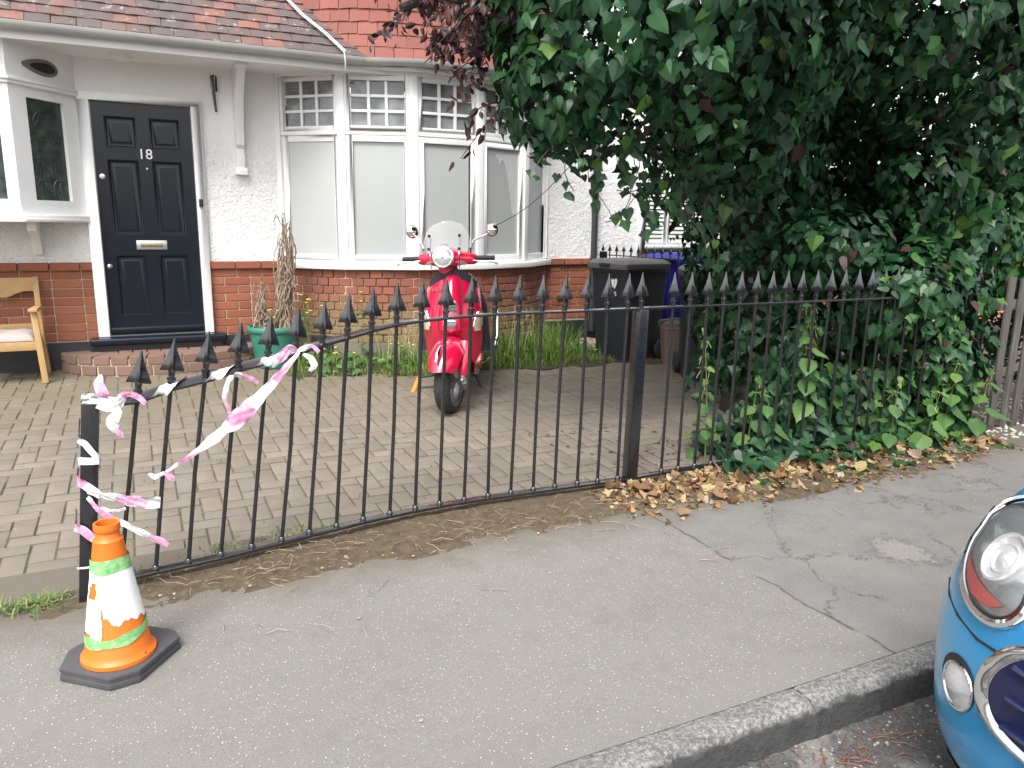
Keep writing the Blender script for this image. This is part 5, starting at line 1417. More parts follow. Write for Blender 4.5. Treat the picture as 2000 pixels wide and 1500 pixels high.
# protective bar loops and stand
mb = MB(); mb.tube([(0.14, 0.85, 0.2), (0.26, 0.82, 0.28), (0.30, 0.88, 0.45), (0.295, 1.0, 0.62), (0.25, 1.12, 0.72)], 0.011, 8); mb.tube([(0.26, 0.82, 0.28), (0.29, 0.9, 0.36), (0.28, 1.1, 0.55)], 0.008, 8); mb.build('crash_bar', M['chrome'], scoot, smooth=True)
mb = MB()
for s_ in (-1, 1): mb.tube([(s_*0.07, 0.80, 0.24), (s_*0.12, 0.84, 0.12), (s_*0.17, 0.83, 0.01)], 0.012, 8)
mb.tube([(-0.12, .84, .12), (.12, .84, .12)], 0.01, 8); mb.build('centre_stand', M['plastic'], scoot, smooth=True)
mb = MB(); mb.box(-0.12, 0.10, 0.95, 1.3, 0.16, 0.32); mb.build('engine_block', M['alloy'], scoot, bevel=0.03)
# leg apron: dark cover hanging from the leg shield
def apron(s_):
    rows = []
    for i in range(11):
        q = i/10; z = 0.93-0.52*q
        xin = 0.145+0.075*min(1, q*3); xo = xin+0.028+0.045*q
        rows.append([(s_*(xin-0.02+(xo-xin)*k/5), 0.26+0.05*k/5+0.012*math.sin(k*2.1+q*5)+0.03*q, z+0.02*(k/5)*(1-q)) for k in range(6)])
    mb = MB().grid(rows); b = [[(p[0], p[1]+0.008, p[2]) for p in r] for r in rows]; mb.grid(b, flip=True)
    return mb
for s_ in (-1, 1): apron(s_).build('leg_apron', M['fabric_black'], scoot, smooth=True, ang=80)
mb = MB(); rows = []
for i in range(15):
    b = (i/14-0.5)*2; rows.append([(0.175*b, 0.17+0.085*abs(b)**2, 1.03-0.10*abs(b)**2.4), (0.18*b, 0.155+0.095*abs(b)**2, 0.995-0.11*abs(b)**2.4), (0.185*b, 0.160+0.095*abs(b)**2, 0.972-0.12*abs(b)**2.2)])
mb.grid(rows); mb.build('apron_collar', M['fabric_black'], scoot, smooth=True, ang=80)
XF.pop()
# D-lock through the front wheel
XF.append(XS @ steer)
lock = empty('bicycle_lock', FW+Vector((0, 0, 0.15)), 'orange ended black shackle lock through the scooter front wheel', 'lock')
mb = MB(); mb.tube([(-0.21, -0.12, 0.195), (-0.05, -0.11, 0.215), (0.02, -0.10, 0.24), (0.045, -0.09, 0.25), (0.05, -0.08, 0.29), (0.03, -0.08, 0.315), (-0.05, -0.09, 0.30), (-0.20, -0.10, 0.265)], 0.0075, 8); mb.build('shackle', M['plastic'], lock, smooth=True)
mb = MB(); mb.tube([(-0.195, -0.095, 0.275), (-0.215, -0.115, 0.215), (-0.232, -0.13, 0.165)], [0.016, 0.018, 0.017], 12); mb.build('lock_body', M['orange_plastic'], lock, smooth=True)
XF.pop()

# ------------------------------------------------------------------ bins
def wheelie_bin(name, label, c, rot, m, w=0.50, d=0.56, h=1.0, lidm=None, emblem=True, group='wheelie bins'):
    """front (logo side) looks along local -y"""
    Mx = Matrix.Translation(c) @ Matrix.Rotation(rot, 4, 'Z')
    b = empty(name, c, label, 'bin', group)
    XF.append(Mx)
    mb = MB(); rows = []
    for z, k in ((0.0, 0.80), (0.05, 0.82), (0.80, 0.96), (h-0.10, 0.985), (h-0.095, 1.0), (h-0.05, 1.0), (h-0.05, 0.95)):
        row = []
        for (sx, sy) in ((-1, -1), (1, -1), (1, 1), (-1, 1)):
            for q in range(4):
                a = {(-1, -1): 180, (1, -1): 270, (1, 1): 0, (-1, 1): 90}[(sx, sy)]+30*q; rr = 0.04
                row.append((sx*(w*k/2-rr)+rr*math.cos(R(a)), sy*(d*k/2-rr)+rr*math.sin(R(a)), z))
        rows.append(row)
    mb.grid(rows, cv=True); mb.add(rows[0], [tuple(reversed(range(16)))])
    mb.build('bin_body', m, b, smooth=True, ang=35)
    # lid: flanged, slightly domed with a grip at the front
    mb = MB(); rows = []
    for z, k in ((h-0.065, 1.07), (h-0.03, 1.09), (h-0.015, 1.085), (h-0.005, 1.05), (h+0.012, 0.97), (h+0.025, 0.86), (h+0.03, 0.6), (h+0.032, 0.02)):
        row = []
        for (sx, sy) in ((-1, -1), (1, -1), (1, 1), (-1, 1)):
            for q in range(4):
                a = {(-1, -1): 180, (1, -1): 270, (1, 1): 0, (-1, 1): 90}[(sx, sy)]+30*q; rr = 0.045*k
                row.append((sx*(w*k/2-rr)+rr*math.cos(R(a)), sy*(d*k/2-rr)-0.02+rr*math.sin(R(a)), z))
        rows.append(row)
    mb.grid(rows, cv=True); lid = mb.build('bin_lid', lidm or m, b, smooth=True, ang=25)
    mb = MB(); mb.box(-0.07, 0.07, -d*0.55-0.035, -d*0.5, h-0.045, h-0.01); mb.build('lid_grip', M['black'], lid, bevel=0.01)
    mb = MB(); mb.tube([(-w*0.42, d*0.56, h-0.03), (w*0.42, d*0.56, h-0.03)], 0.016, 10); mb.build('handle', m, b, smooth=True)
    for s_ in (-1, 1):
        mb = MB(); mb.lathe([(0.001, 0.025), (0.085, 0.025), (0.10, 0.015), (0.10, -0.015), (0.085, -0.025), (0.001, -0.025)], 24, Matrix.Translation((s_*w*0.46, d*0.42, 0.1)) @ Matrix.Rotation(R(90), 4, 'Y')); mb.build('wheel', M['tyre'], b, smooth=True)
    if emblem:
        e = MB(); fy = -d*0.955/2
        Me = Matrix.Translation((0.06, fy-0.004, 0.76)) @ Matrix.Rotation(R(86.5), 4, 'X')
        def pol(pts, s=1.0, o=(0, 0)): e.prism([(p[0]*s+o[0], p[1]*s+o[1]) for p in pts], 0, 0.003, Me)
        pol([(-.05, .05), (-.06, .02), (-.045, -.03), (-.03, -.055), (-.02, -.02), (-.03, .01), (-.025, .045)])
        pol([(0.05, .05), (.06, .02), (.045, -.03), (.03, -.055), (.02, -.02), (.03, .01), (.025, .045)])
        pol([(-.022, .03), (-.014, -.03), (0, -.05), (.014, -.03), (.022, .03), (0, .045)])
        pol([(-.03, .06), (-.035, .085), (-.015, .072), (0, .092), (.015, .072), (.035, .085), (.03, .06)])
        for r_k, ws in ((-.085, (.03, .045, .03)), (-.108, (.04, .03, .04)), (0.11, (.03, .04, .05))):
            xx = -0.065
            for w_k in ws: e.box(xx, xx+w_k, r_k-.007, r_k+.007, 0, .003, Me); xx += w_k+.008
        e.build('crest_print', M['print_white'], b)
    XF.pop()
    return b
M['print_white'] = simple('white_print', (0.62, 0.64, 0.64), 0.6)
M['bin_black'] = simple('black_bin_plastic', (0.022, 0.026, 0.031), 0.42, var=0.35, nscale=4, bump=0.15, bscale=90)
M['bin_lid'] = simple('sun_bleached_lid', (0.085, 0.083, 0.08), 0.5, var=0.3, nscale=6, bump=0.15)
M['bin_blue'] = simple('blue_bin_plastic', (0.012, 0.018, 0.28), 0.4, var=0.2, nscale=4)
zb = zdrive(6.3)
wheelie_bin('wheelie_bin', 'large black wheelie bin with white crest standing by the down pipe', (4.42, 6.42, zb), R(-79), M['bin_black'], 0.52, 0.60, 0.965, M['bin_lid'])
wheelie_bin('wheelie_bin', 'black wheelie bin with white crest half hidden by the ivy', (4.545, 5.40, zdrive(5.4)), R(-30), M['bin_black'], 0.44, 0.48, 0.98, M['bin_lid'])
wheelie_bin('wheelie_bin', 'bright blue wheelie bin behind the large black bin', (5.33, 6.75, zdrive(6.6)), R(-60), M['bin_blue'], 0.60, 0.62, 0.99, M['bin_blue'], emblem=False)
# brown food caddy
XF.append(Matrix.Translation((4.64, 5.93, zdrive(5.9))) @ Matrix.Rotation(R(-25), 4, 'Z'))
cad = empty('food_caddy', (4.64, 5.93, zdrive(5.9)), 'small taupe food waste caddy with lid between the two black bins', 'bin')
M['taupe'] = simple('taupe_plastic', (0.20, 0.155, 0.13), 0.5, var=0.12)
mb = MB(); rows = []
for z, k in ((0, .74), (0.02, .76), (0.36, .98), (0.365, 1.06), (0.395, 1.06)): rows.append([(sx*.135*k, sy*.13*k, z) for sx, sy in ((-1, -1), (1, -1), (1, 1), (-1, 1))])
mb.grid(rows, cv=True); mb.add(rows[0], [(3, 2, 1, 0)]); mb.build('caddy_body', M['taupe'], cad, bevel=0.012)
mb = MB(); rows = []
for z, k in ((0.396, 1.10), (0.42, 1.10), (0.435, .95), (0.44, .3)): rows.append([(sx*.135*k, sy*.13*k, z) for sx, sy in ((-1, -1), (1, -1), (1, 1), (-1, 1))])
mb.grid(rows, cv=True); mb.add(rows[-1], [(0, 1, 2, 3)]); mb.build('caddy_lid', M['bin_lid'], cad, bevel=0.01)
mb = MB(); mb.tube([(-.15, 0, .40), (-.145, -0.07, .44), (-.08, -.12, .465), (.08, -.12, .465), (.145, -.07, .44), (.15, 0, .40)], 0.011, 8); mb.build('caddy_handle', M['bin_lid'], cad, smooth=True)
XF.pop()
# ------------------------------------------------------------------ parked blue car (front corner in view)
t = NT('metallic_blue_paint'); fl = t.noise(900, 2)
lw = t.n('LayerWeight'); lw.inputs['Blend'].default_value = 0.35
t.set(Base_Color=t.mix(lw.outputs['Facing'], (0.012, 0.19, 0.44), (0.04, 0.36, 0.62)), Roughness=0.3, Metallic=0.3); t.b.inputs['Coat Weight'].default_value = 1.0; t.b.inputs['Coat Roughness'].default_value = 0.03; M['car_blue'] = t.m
t = NT('headlamp_glass'); t.set(Base_Color=(0.95, 0.97, 0.98), Roughness=0.02); t.b.inputs['Transmission Weight'].default_value = 1.0; t.b.inputs['IOR'].default_value = 1.0; t.b.inputs['Alpha'].default_value = 0.05; t.b.inputs['Transmission Weight'].default_value = 0.0; t.b.inputs['Specular IOR Level'].default_value = 0.8; M['lamp_glass'] = t.m
M['lamp_bowl'] = simple('lamp_bowl', (0.42, 0.45, 0.47), 0.14, 0.9, var=0.5, nscale=14)
M['car_glass'] = simple('car_glass', (0.02, 0.025, 0.03), 0.04)
M['lamp_red'] = simple('red_reflector', (0.26, 0.03, 0.025), 0.3)
M['grille_dark'] = simple('grille_dark_blue', (0.008, 0.011, 0.045), 0.12)
CYc, CX0, HWd = 0.44, 1.66, 0.862
GZ = -0.115
car = empty('parked_car', (3.4, CYc, GZ), 'shiny metallic blue car parked nose first against the kerb', 'car')
def nose_x(z):
    """how far back the centre line of the nose sits at height z"""
    return np.interp(z, [-0.02, 0.06, 0.16, 0.30, 0.40, 0.47, 0.54, 0.60, 0.66, 0.70, 0.735, 0.77, 0.80, 0.835], [0.085, 0.03, 0.005, 0.0, 0.005, 0.02, 0.035, 0.055, 0.10, 0.17, 0.29, 0.50, 0.76, 1.12])
def half_w(z): return np.interp(z, [-0.02, 0.1, 0.35, 0.50, 0.58, 0.66, 0.74, 0.80, 0.835], [0.80, 0.845, 0.862, 0.85, 0.822, 0.79, 0.752, 0.725, 0.70])
def car_pt(a, z, out=0.0):
    """surface point: a lateral (-1..1), z height"""
    w = half_w(z); b = min(1.0, abs(a))
    x = CX0+nose_x(z)+0.50*(1-math.sqrt(max(0.0, 1-b**3.2)))*(1-0.45*max(0, (z-0.62)/0.22))
    return Vector((x, CYc+a*w, z))
def car_n(a, z):
    e = 1e-3; a = max(-0.97, min(0.97, a))
    du = car_pt(a+e, z)-car_pt(a-e, z); dv = car_pt(a, z+e)-car_pt(a, z-e)
    n = du.cross(dv).normalized()
    return n if n.x < 0 else -n
zs = list(np.linspace(-0.02, 0.66, 24))+list(np.linspace(0.675, 0.835, 14))
as_ = [math.sin(math.pi/2*q)*0.9999 for q in np.linspace(-1, 1, 61)]
mb = MB(); P = [[car_pt(a, z) for a in as_] for z in zs]
mb.grid(P)
# side body, bonnet rear, cabin
side_prof = [(z, half_w(z)) for z in zs]
XB = 5.35
rowsR = []
for s_ in (1, -1):
    rows = []
    for z in zs:
        p = car_pt(0.9999*s_, z); rows.append([p]+[Vector((x, CYc+s_*half_w(z)*k, z)) for x, k in ((3.0, 1.0), (4.2, 1.0), (4.9, .97), (XB, .88))])
    mb.grid(rows)
mb.grid([[Vector((XB, CYc+a*half_w(z)*0.88, z)) for a in (-1, 1)] for z in zs])
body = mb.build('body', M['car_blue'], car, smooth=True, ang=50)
# cabin
mb = MB(); rows = []
for x, z, hw in ((2.70, 0.835, 0.72), (3.25, 1.235, 0.60), (3.7, 1.29, 0.585), (4.7, 1.27, 0.56), (5.2, 0.85, 0.62)):
    rows.append([(x, CYc+hw*b*(1.0), z-0.02*abs(b)**3) for b in (-1, -.6, 0, .6, 1)])
mb.grid(rows); mb.build('roof_and_windscreen', M['car_glass'], car, smooth=True, ang=40)
for s_ in (1, -1):
    mb = MB(); mb.add([(2.72, CYc+s_*.725, .83), (3.25, CYc+s_*.60, 1.215), (3.7, CYc+s_*.585, 1.27), (4.7, CYc+s_*.56, 1.25), (5.2, CYc+s_*.63, .83)], [(0, 1, 2, 3, 4)]); mb.build('side_window', M['car_glass'], car)
    for xw in (2.52, 4.85):
        Mw = Matrix.Translation((xw, CYc+s_*0.775, GZ+0.305)) @ Matrix.Rotation(R(90), 4, 'X')
        mb = MB(); mb.lathe([(0.2, 0.08), (0.27, 0.09), (0.30, 0.075), (0.305, 0.0), (0.30, -0.075), (0.27, -0.09), (0.2, -0.08)], 36, Mw); ty = mb.build('wheel', M['tyre'], car, smooth=True)
        mb = MB(); mb.lathe([(0.001, 0.045), (0.05, 0.06), (0.19, 0.085), (0.21, 0.095), (0.205, -0.095), (0.19, -0.085), (0.05, -0.06), (0.001, -0.045)], 30, Mw); mb.build('rim', M['alloy'], ty, smooth=True)
        Ma_ = Matrix.Translation((xw, CYc+s_*0.856, GZ+0.32)) @ Matrix.Rotation(R(90), 4, 'X')
        mb = MB(); mb.lathe([(0.31, 0.012), (0.37, 0.012), (0.37, -0.012), (0.31, -0.012)], 40, Ma_); mb.build('wheel_arch_trim', M['plastic'], car, smooth=True)
MB().box(1.95, 5.2, CYc-0.70, CYc+0.70, GZ+0.13, 0.02).build('underbody', M['black'], car)
# helpers: closed loop on the nose surface, given in (lateral metres, height)
def on_nose(yl, z, out):
    a = yl/half_w(z); p = car_pt(a, z); return p+car_n(a, z)*out
def loop_tube(pts, r, out, flat=1.0, n=8):
    P = [on_nose(y, z, out) for y, z in pts]; P.append(P[0]); P.append(P[1])
    return MB().tube(P, r, n, caps=False, flat=flat)
def loop_fill(pts, c, out, dome=0.0, rings=6):
    rows = []
    for k in range(rings+1):
        q = k/rings
        rows.append([on_nose(c[0]+(y-c[0])*q, c[1]+(z-c[1])*q, out+dome*(1-q*q)) for y, z in pts])
    return MB().grid(rows, cv=True)
def oval(c, ry, rz, tilt=0.0, n=40, p=2.0):
    o = []
    for k in range(n):
        a = 2*math.pi*k/n; ca, sa = math.cos(a), math.sin(a)
        x = ry*math.copysign(abs(ca)**(2/p), ca); y = rz*math.copysign(abs(sa)**(2/p), sa)
        o.append((c[0]+x*math.cos(tilt)-y*math.sin(tilt), c[1]+x*math.sin(tilt)+y*math.cos(tilt)))
    return o
for s_ in (1, -1):
    hc = (s_*0.612, 0.606)
    ring = oval(hc, 0.140, 0.106, s_*0.45)
    hlp = loop_fill(oval(hc, 0.133, 0.100, s_*.45), hc, 0.003, 0.0).build('headlight', M['lamp_bowl'], car, smooth=True, ang=80)
    loop_tube(ring, 0.0125, 0.003, 1.0).build('headlight_trim', M['chrome'], hlp, smooth=True)
    loop_tube(oval(hc, 0.126, 0.093, s_*.45), 0.0035, 0.006).build('headlight_gasket', M['black'], hlp, smooth=True)
    # lamp bowl, projector and red reflector inside
    c3 = on_nose(hc[0]-s_*0.03, hc[1]+0.02, 0.006); n3 = car_n((hc[0]-s_*.03)/half_w(hc[1]), hc[1]+.02)
    q3 = n3.to_track_quat('Z', 'Y').to_matrix().to_4x4(); Mp = Matrix.Translation(c3) @ q3
    mb = MB(); mb.lathe([(0.001, 0.012), (0.02, 0.010), (0.034, 0.003), (0.036, 0.008), (0.040, 0.008), (0.042, 0.002), (0.057, 0.008), (0.060, 0.014), (0.066, 0.012), (0.068, -0.01)], 32, Mp); mb.build('projector', M['lens'], hlp, smooth=True)
    rr_ = []
    for k in range(13):
        a = R(225+115*k/12) if s_ > 0 else R(315-115*k/12)
        rr_.append([on_nose(hc[0]+0.110*k2*math.cos(a), hc[1]+0.089*k2*math.sin(a), 0.007) for k2 in (1.0-0.40*math.sin(math.pi*k/12)**0.6, 1.0)])
    MB().grid(rr_).build('red_reflector', M['lamp_red'], hlp, smooth=True)
    loop_fill(oval(hc, 0.125, 0.092, s_*.45), hc, 0.008, 0.03).build('headlight_lens', M['lamp_glass'], hlp, smooth=True, ang=80)
    # fog lamp in its recess
    fc = (s_*0.618, 0.300)
    loop_fill(oval(fc, 0.066, 0.072, s_*.5), fc, 0.0015, 0.0).build('fog_recess', M['black'], car, smooth=True, ang=80)
    fg = loop_fill(oval((fc[0]-s_*.006, fc[1]-.006), 0.052, 0.058, s_*.5), fc, 0.004, 0.012).build('fog_lamp', M['lens'], car, smooth=True, ang=80)
    loop_tube(oval((fc[0]-s_*.006, fc[1]-.006), 0.054, 0.060, s_*.5), 0.004, 0.004).build('fog_rim', M['chrome'], fg, smooth=True)
    # bonnet / bumper shut line
    pl_ = [on_nose(s_*y, z, 0.0005) for y, z in ((0.52, 0.444), (0.58, 0.438), (0.67, 0.446), (0.74, 0.455), (0.79, 0.465))]
    MB().tube(pl_, 0.0035, 5).build('bumper_seam', M['black'], car)
# hexagonal chrome grille
def hexloop(k):
    h_ = [(0.0, 0.535), (0.2, 0.53), (0.38, 0.515), (0.475, 0.487), (0.528, 0.435), (0.553, 0.37), (0.545, 0.315), (0.505, 0.275), (0.41, 0.25), (0.2, 0.235), (0.0, 0.232)]
    pts = h_+[(-x, z) for x, z in reversed(h_[1:-1])]
    c = (0, 0.38); n = len(pts); out = []
    for i in range(n):
        p0, p1, p2_, p3 = pts[(i-1) % n], pts[i], pts[(i+1) % n], pts[(i+2) % n]
        for q in (0, .25, .5, .75):
            g = [0.5*((2*p1[d])+(-p0[d]+p2_[d])*q+(2*p0[d]-5*p1[d]+4*p2_[d]-p3[d])*q*q+(-p0[d]+3*p1[d]-3*p2_[d]+p3[d])*q**3) for d in (0, 1)]
            L_ = math.hypot(g[0], (g[1]-c[1])*2.4); out.append((g[0]*(1-k/L_), c[1]+(g[1]-c[1])*(1-k*2.0/L_)))
    return out
gr_ = loop_fill(hexloop(0.03), (0, 0.38), 0.004, 0.0, 10).build('grille', M['grille_dark'], car, smooth=True, ang=80)
mb = MB(); mb.grid([[on_nose(y, z, o_) for y, z in hexloop(k)] for k, o_ in ((0.0, 0.002), (0.012, 0.016), (0.026, 0.015), (0.042, 0.005))], cv=True); mb.build('grille_surround', M['chrome'], gr_, smooth=True, ang=80)
for zg in (0.30, 0.37, 0.44):
    mb = MB(); mb.tube([on_nose(y, zg, 0.006) for y in np.linspace(-0.46, 0.46, 15)], 0.012, 8, flat=0.7); mb.build('grille_bar', M['grille_dark'], gr_, smooth=True)
# lower lip
mb = MB(); mb.grid([[on_nose(y, z, 0.004) for y in np.linspace(-0.76, 0.76, 31)] for z in (-0.015, 0.02, 0.05)]); mb.build('lower_lip', M['plastic'], car, smooth=True)
# ------------------------------------------------------------------ foliage
def leafmat(name, stops, rough=0.4, spec=0.38, attr=True, trans=0.25):
    t = NT(name)
    f = t.attr('tint') if attr else t.rnd()
    c = t.ramp(f, stops)
    n = t.noise(35, 3, 0.6)
    c = t.mix(t.math('MULTIPLY', n, 0.35), c, (0.012, 0.022, 0.012))
    t.set(Base_Color=c, Roughness=rough)
    t.b.inputs['Specular IOR Level'].default_value = spec
    if trans:
        tr = t.n('BsdfTranslucent'); t.l(c, tr.inputs['Color'])
        ms = t.n('MixShader'); ms.inputs[0].default_value = trans
        out = t.t.nodes['Material Output']
        t.l(t.b.outputs[0], ms.inputs[1]); t.l(tr.outputs[0], ms.inputs[2]); t.l(ms.outputs[0], out.inputs['Surface'])
    return t.m
IVY = [(0, (0.010,0.040,0.017)), (0.4, (0.018,0.068,0.025)), (0.72, (0.030,0.104,0.033)), (0.90, (0.052,0.155,0.04)), (0.955, (0.10,0.20,0.035)), (0.97, (0.075,0.035,0.03)), (1, (0.09,0.04,0.035))]
M['ivy'] = leafmat('ivy_leaf', IVY, 0.42)
M['ivy_one'] = leafmat('ivy_leaf_single', IVY, 0.42, attr=False)
M['plum'] = leafmat('purple_plum_leaf', [(0, (0.022,0.011,0.016)), (0.6, (0.045,0.018,0.024)), (0.9, (0.095,0.028,0.03)), (1, (0.16,0.04,0.03))], 0.4)
M['nettle'] = leafmat('nettle_leaf', [(0, (0.055,0.125,0.04)), (0.6, (0.095,0.20,0.055)), (1, (0.16,0.27,0.07))], 0.5, 0.3)
M['grass'] = leafmat('grass_blade', [(0, (0.07,0.145,0.02)), (0.55, (0.14,0.27,0.035)), (0.85, (0.20,0.33,0.05)), (0.92, (0.30,0.28,0.12)), (1, (0.40,0.34,0.18))], 0.5, 0.3)
M['weed'] = leafmat('pale_weed', [(0, (0.10,0.17,0.05)), (0.6, (0.20,0.30,0.09)), (1, (0.42,0.38,0.20))], 0.55, 0.3)
M['litter'] = leafmat('dry_leaf', [(0, (0.10,0.058,0.033)), (0.3, (0.23,0.138,0.07)), (0.55, (0.35,0.235,0.125)), (0.8, (0.46,0.35,0.19)), (0.86, (0.40,0.31,0.10)), (0.93, (0.22,0.025,0.03)), (1, (0.48,0.42,0.32))], 0.7, 0.2, trans=0.1)
M['hedge'] = leafmat('yellow_hedge_leaf', [(0, (0.20,0.26,0.06)), (1, (0.45,0.48,0.16))], 0.5)
M['bark'] = simple('dark_bark', (0.028, 0.023, 0.018), 0.9, var=0.4, nscale=14, bump=1.0, bscale=45)
M['vine'] = simple('vine_stem', (0.10, 0.075, 0.05), 0.8, var=0.3)
M['green_stem'] = simple('green_stem', (0.10, 0.16, 0.05), 0.6)

def leaf_tpl(half, midz=0.10, curl=0.12, mids=(0, -0.35, -0.7)):
    """half outline from notch to tip, x>0; returns verts, faces of a leaf folded at its midrib"""
    L_ = len(half)
    top, tip = half[0], half[-1]
    mid = [(0, m) for m in mids]+[tip]
    v = []; f = []
    def z(x, y): return -midz*abs(x)*1.2 - midz*4.5*x*x - curl*(y*y)
    mv = [(x, y, z(x, y)) for x, y in mid]
    for s in (1, -1):
        b = len(v)
        pts = [(s*x, y, z(x, y)+0.03*math.sin(5*y+s)) for x, y in half[1:-1]]
        v += mv+pts
        nm = len(mv); np_ = len(pts)
        # strip triangulation between midrib and margin by y order
        i = j = 0
        while i < nm-1 or j < np_-1:
            if j < np_-1 and (i == nm-1 or pts[j+1][1] > mv[min(i+1, nm-1)][1]-0.05):
                tri = (b+i, b+nm+j, b+nm+j+1); j += 1
            else:
                tri = (b+i, b+nm+j, b+i+1); i += 1
            f.append(tri if s > 0 else tri[::-1])
    return np.array(v), f
HEART = leaf_tpl([(0, 0), (0.12, 0.14), (0.33, 0.16), (0.48, 0.0), (0.45, -0.25), (0.28, -0.6), (0, -1.0)])
LOBED = leaf_tpl([(0, 0), (0.1, 0.13), (0.3, 0.2), (0.42, 0.02), (0.6, -0.2), (0.37, -0.36), (0.27, -0.6), (0, -1.0)])
LOBED2 = leaf_tpl([(0, 0), (0.08, 0.1), (0.24, 0.18), (0.36, 0.0), (0.66, -0.12), (0.40, -0.32), (0.2, -0.58), (0, -0.92)], -0.05, -0.18)
DROOP = leaf_tpl([(0, 0), (0.12, 0.12), (0.30, 0.14), (0.44, -0.02), (0.42, -0.25), (0.3, -0.55), (0, -0.95)], 0.22, 0.42)
OVATE = leaf_tpl([(0, 0), (0.2, -0.12), (0.26, -0.35), (0.2, -0.65), (0, -1.0)], 0.15, 0.2)
_h = [(0, 0.04)]
for k in range(13):
    q = k/12; w_ = 0.42*math.sin(math.pi*(0.10+0.90*q)**0.62)**0.9
    _h.append((max(0.02, w_*(1.0 if k % 2 else 0.90)), 0.06-1.0*q))
_h.append((0, -1.0))
NETL = leaf_tpl(_h, 0.12, 0.16, (0, -0.25, -0.5, -0.75))
def frames(N, jit, up=0.35, tipjit=0.35, tipdir=(0, 0, -1)):
    n = len(N)
    nr = N+np.array([0, 0, up])+rng.normal(0, jit, (n, 3)); nr /= np.linalg.norm(nr, axis=1)[:, None]
    td = np.array(tipdir)+rng.normal(0, tipjit, (n, 3)); td -= nr*(td*nr).sum(1)[:, None]; td /= np.linalg.norm(td, axis=1)[:, None]
    sd_ = np.cross(td, nr)
    return nr, td, sd_
def cloud_mesh(name, tpl, P, N, S, mat, jit=0.3, up=0.35, tipjit=0.35, tint=None, tipdir=(0, 0, -1), fr=None):
    """one mesh made of many leaves"""
    if isinstance(tpl, tuple): tpl = [tpl]
    V = []; F = []; T = []; off = 0
    nr, td, sd_ = fr if fr is not None else frames(N, jit, up, tipjit, tipdir)
    tint = rng.random(len(P)) if tint is None else tint
    which = rng.integers(0, len(tpl), len(P))
    for k, (tv, tf) in enumerate(tpl):
        idx = np.where(which == k)[0]
        if not len(idx): continue
        p = P[idx][:, None, :]; s = S[idx][:, None, None]
        vv = p+s*(tv[None, :, 0:1]*sd_[idx][:, None, :]-tv[None, :, 1:2]*td[idx][:, None, :]+tv[None, :, 2:3]*nr[idx][:, None, :])
        V.append(vv.reshape(-1, 3)); fa = np.array(tf); m = len(idx); nv = len(tv)
        F.append((fa[None]+(np.arange(m)*nv)[:, None, None]).reshape(-1, 3)+off); off += m*nv
        T.append(np.repeat(tint[idx], len(fa)))
    V = np.concatenate(V); F = np.concatenate(F); T = np.concatenate(T)
    me = bpy.data.meshes.new(name)
    me.vertices.add(len(V)); me.vertices.foreach_set('co', V.ravel().astype(np.float32))
    me.loops.add(F.size); me.loops.foreach_set('vertex_index', F.ravel().astype(np.int32))
    me.polygons.add(len(F)); me.polygons.foreach_set('loop_start', np.arange(0, F.size, 3, dtype=np.int32))
    me.polygons.foreach_set('use_smooth', np.ones(len(F), dtype=bool))
    me.update(calc_edges=True)
    a = me.attributes.new('tint', 'FLOAT', 'FACE'); a.data.foreach_set('value', T.astype(np.float32))
    me.materials.append(mat)
    return me
def ell_points(ells, n, lump=0.13, inside=0.9, depth=0.0):
    """points and normals over the union of ellipsoids, lumpy; depth>0 spreads them inwards"""
    A = np.array([4*np.pi*((r[0]*r[1])**1.6/3+(r[0]*r[2])**1.6/3+(r[1]*r[2])**1.6/3)**(1/1.6) for c, r in ells]); A /= A.sum()
    Ps = []; Ns = []
    for (c, r), w in zip(ells, A):
        m = int(n*w); d = rng.normal(0, 1, (m, 3)); d /= np.linalg.norm(d, axis=1)[:, None]
        c = np.array(c); r = np.array(r)
        lum = 1+lump*np.sin(d[:, 0]*7+c[0]*3)*np.sin(d[:, 2]*6+c[2]*5)+lump*0.7*np.sin(d[:, 1]*11+d[:, 2]*9+c[1]*7)+rng.normal(0, 0.025, m)
        lum -= depth*rng.random(m)
        p = c+d*r*lum[:, None]; nn = d/r; nn /= np.linalg.norm(nn, axis=1)[:, None]
        keep = np.ones(m, bool)
        for c2, r2_ in ells:
            if c2 is c or (np.allclose(c2, c) and np.allclose(r2_, r)): continue
            keep &= (((p-np.array(c2))/np.array(r2_))**2).sum(1) > inside**2
        Ps.append(p[keep]); Ns.append(nn[keep])
    return np.concatenate(Ps), np.concatenate(Ns)
def cam_uv(P):
    q = P-np.array([0, 0, CAMH]); d = q @ np.array(f_)
    return 512+768*(q @ np.array(r2))/d, 384-768*(q @ np.array(u2))/d, d

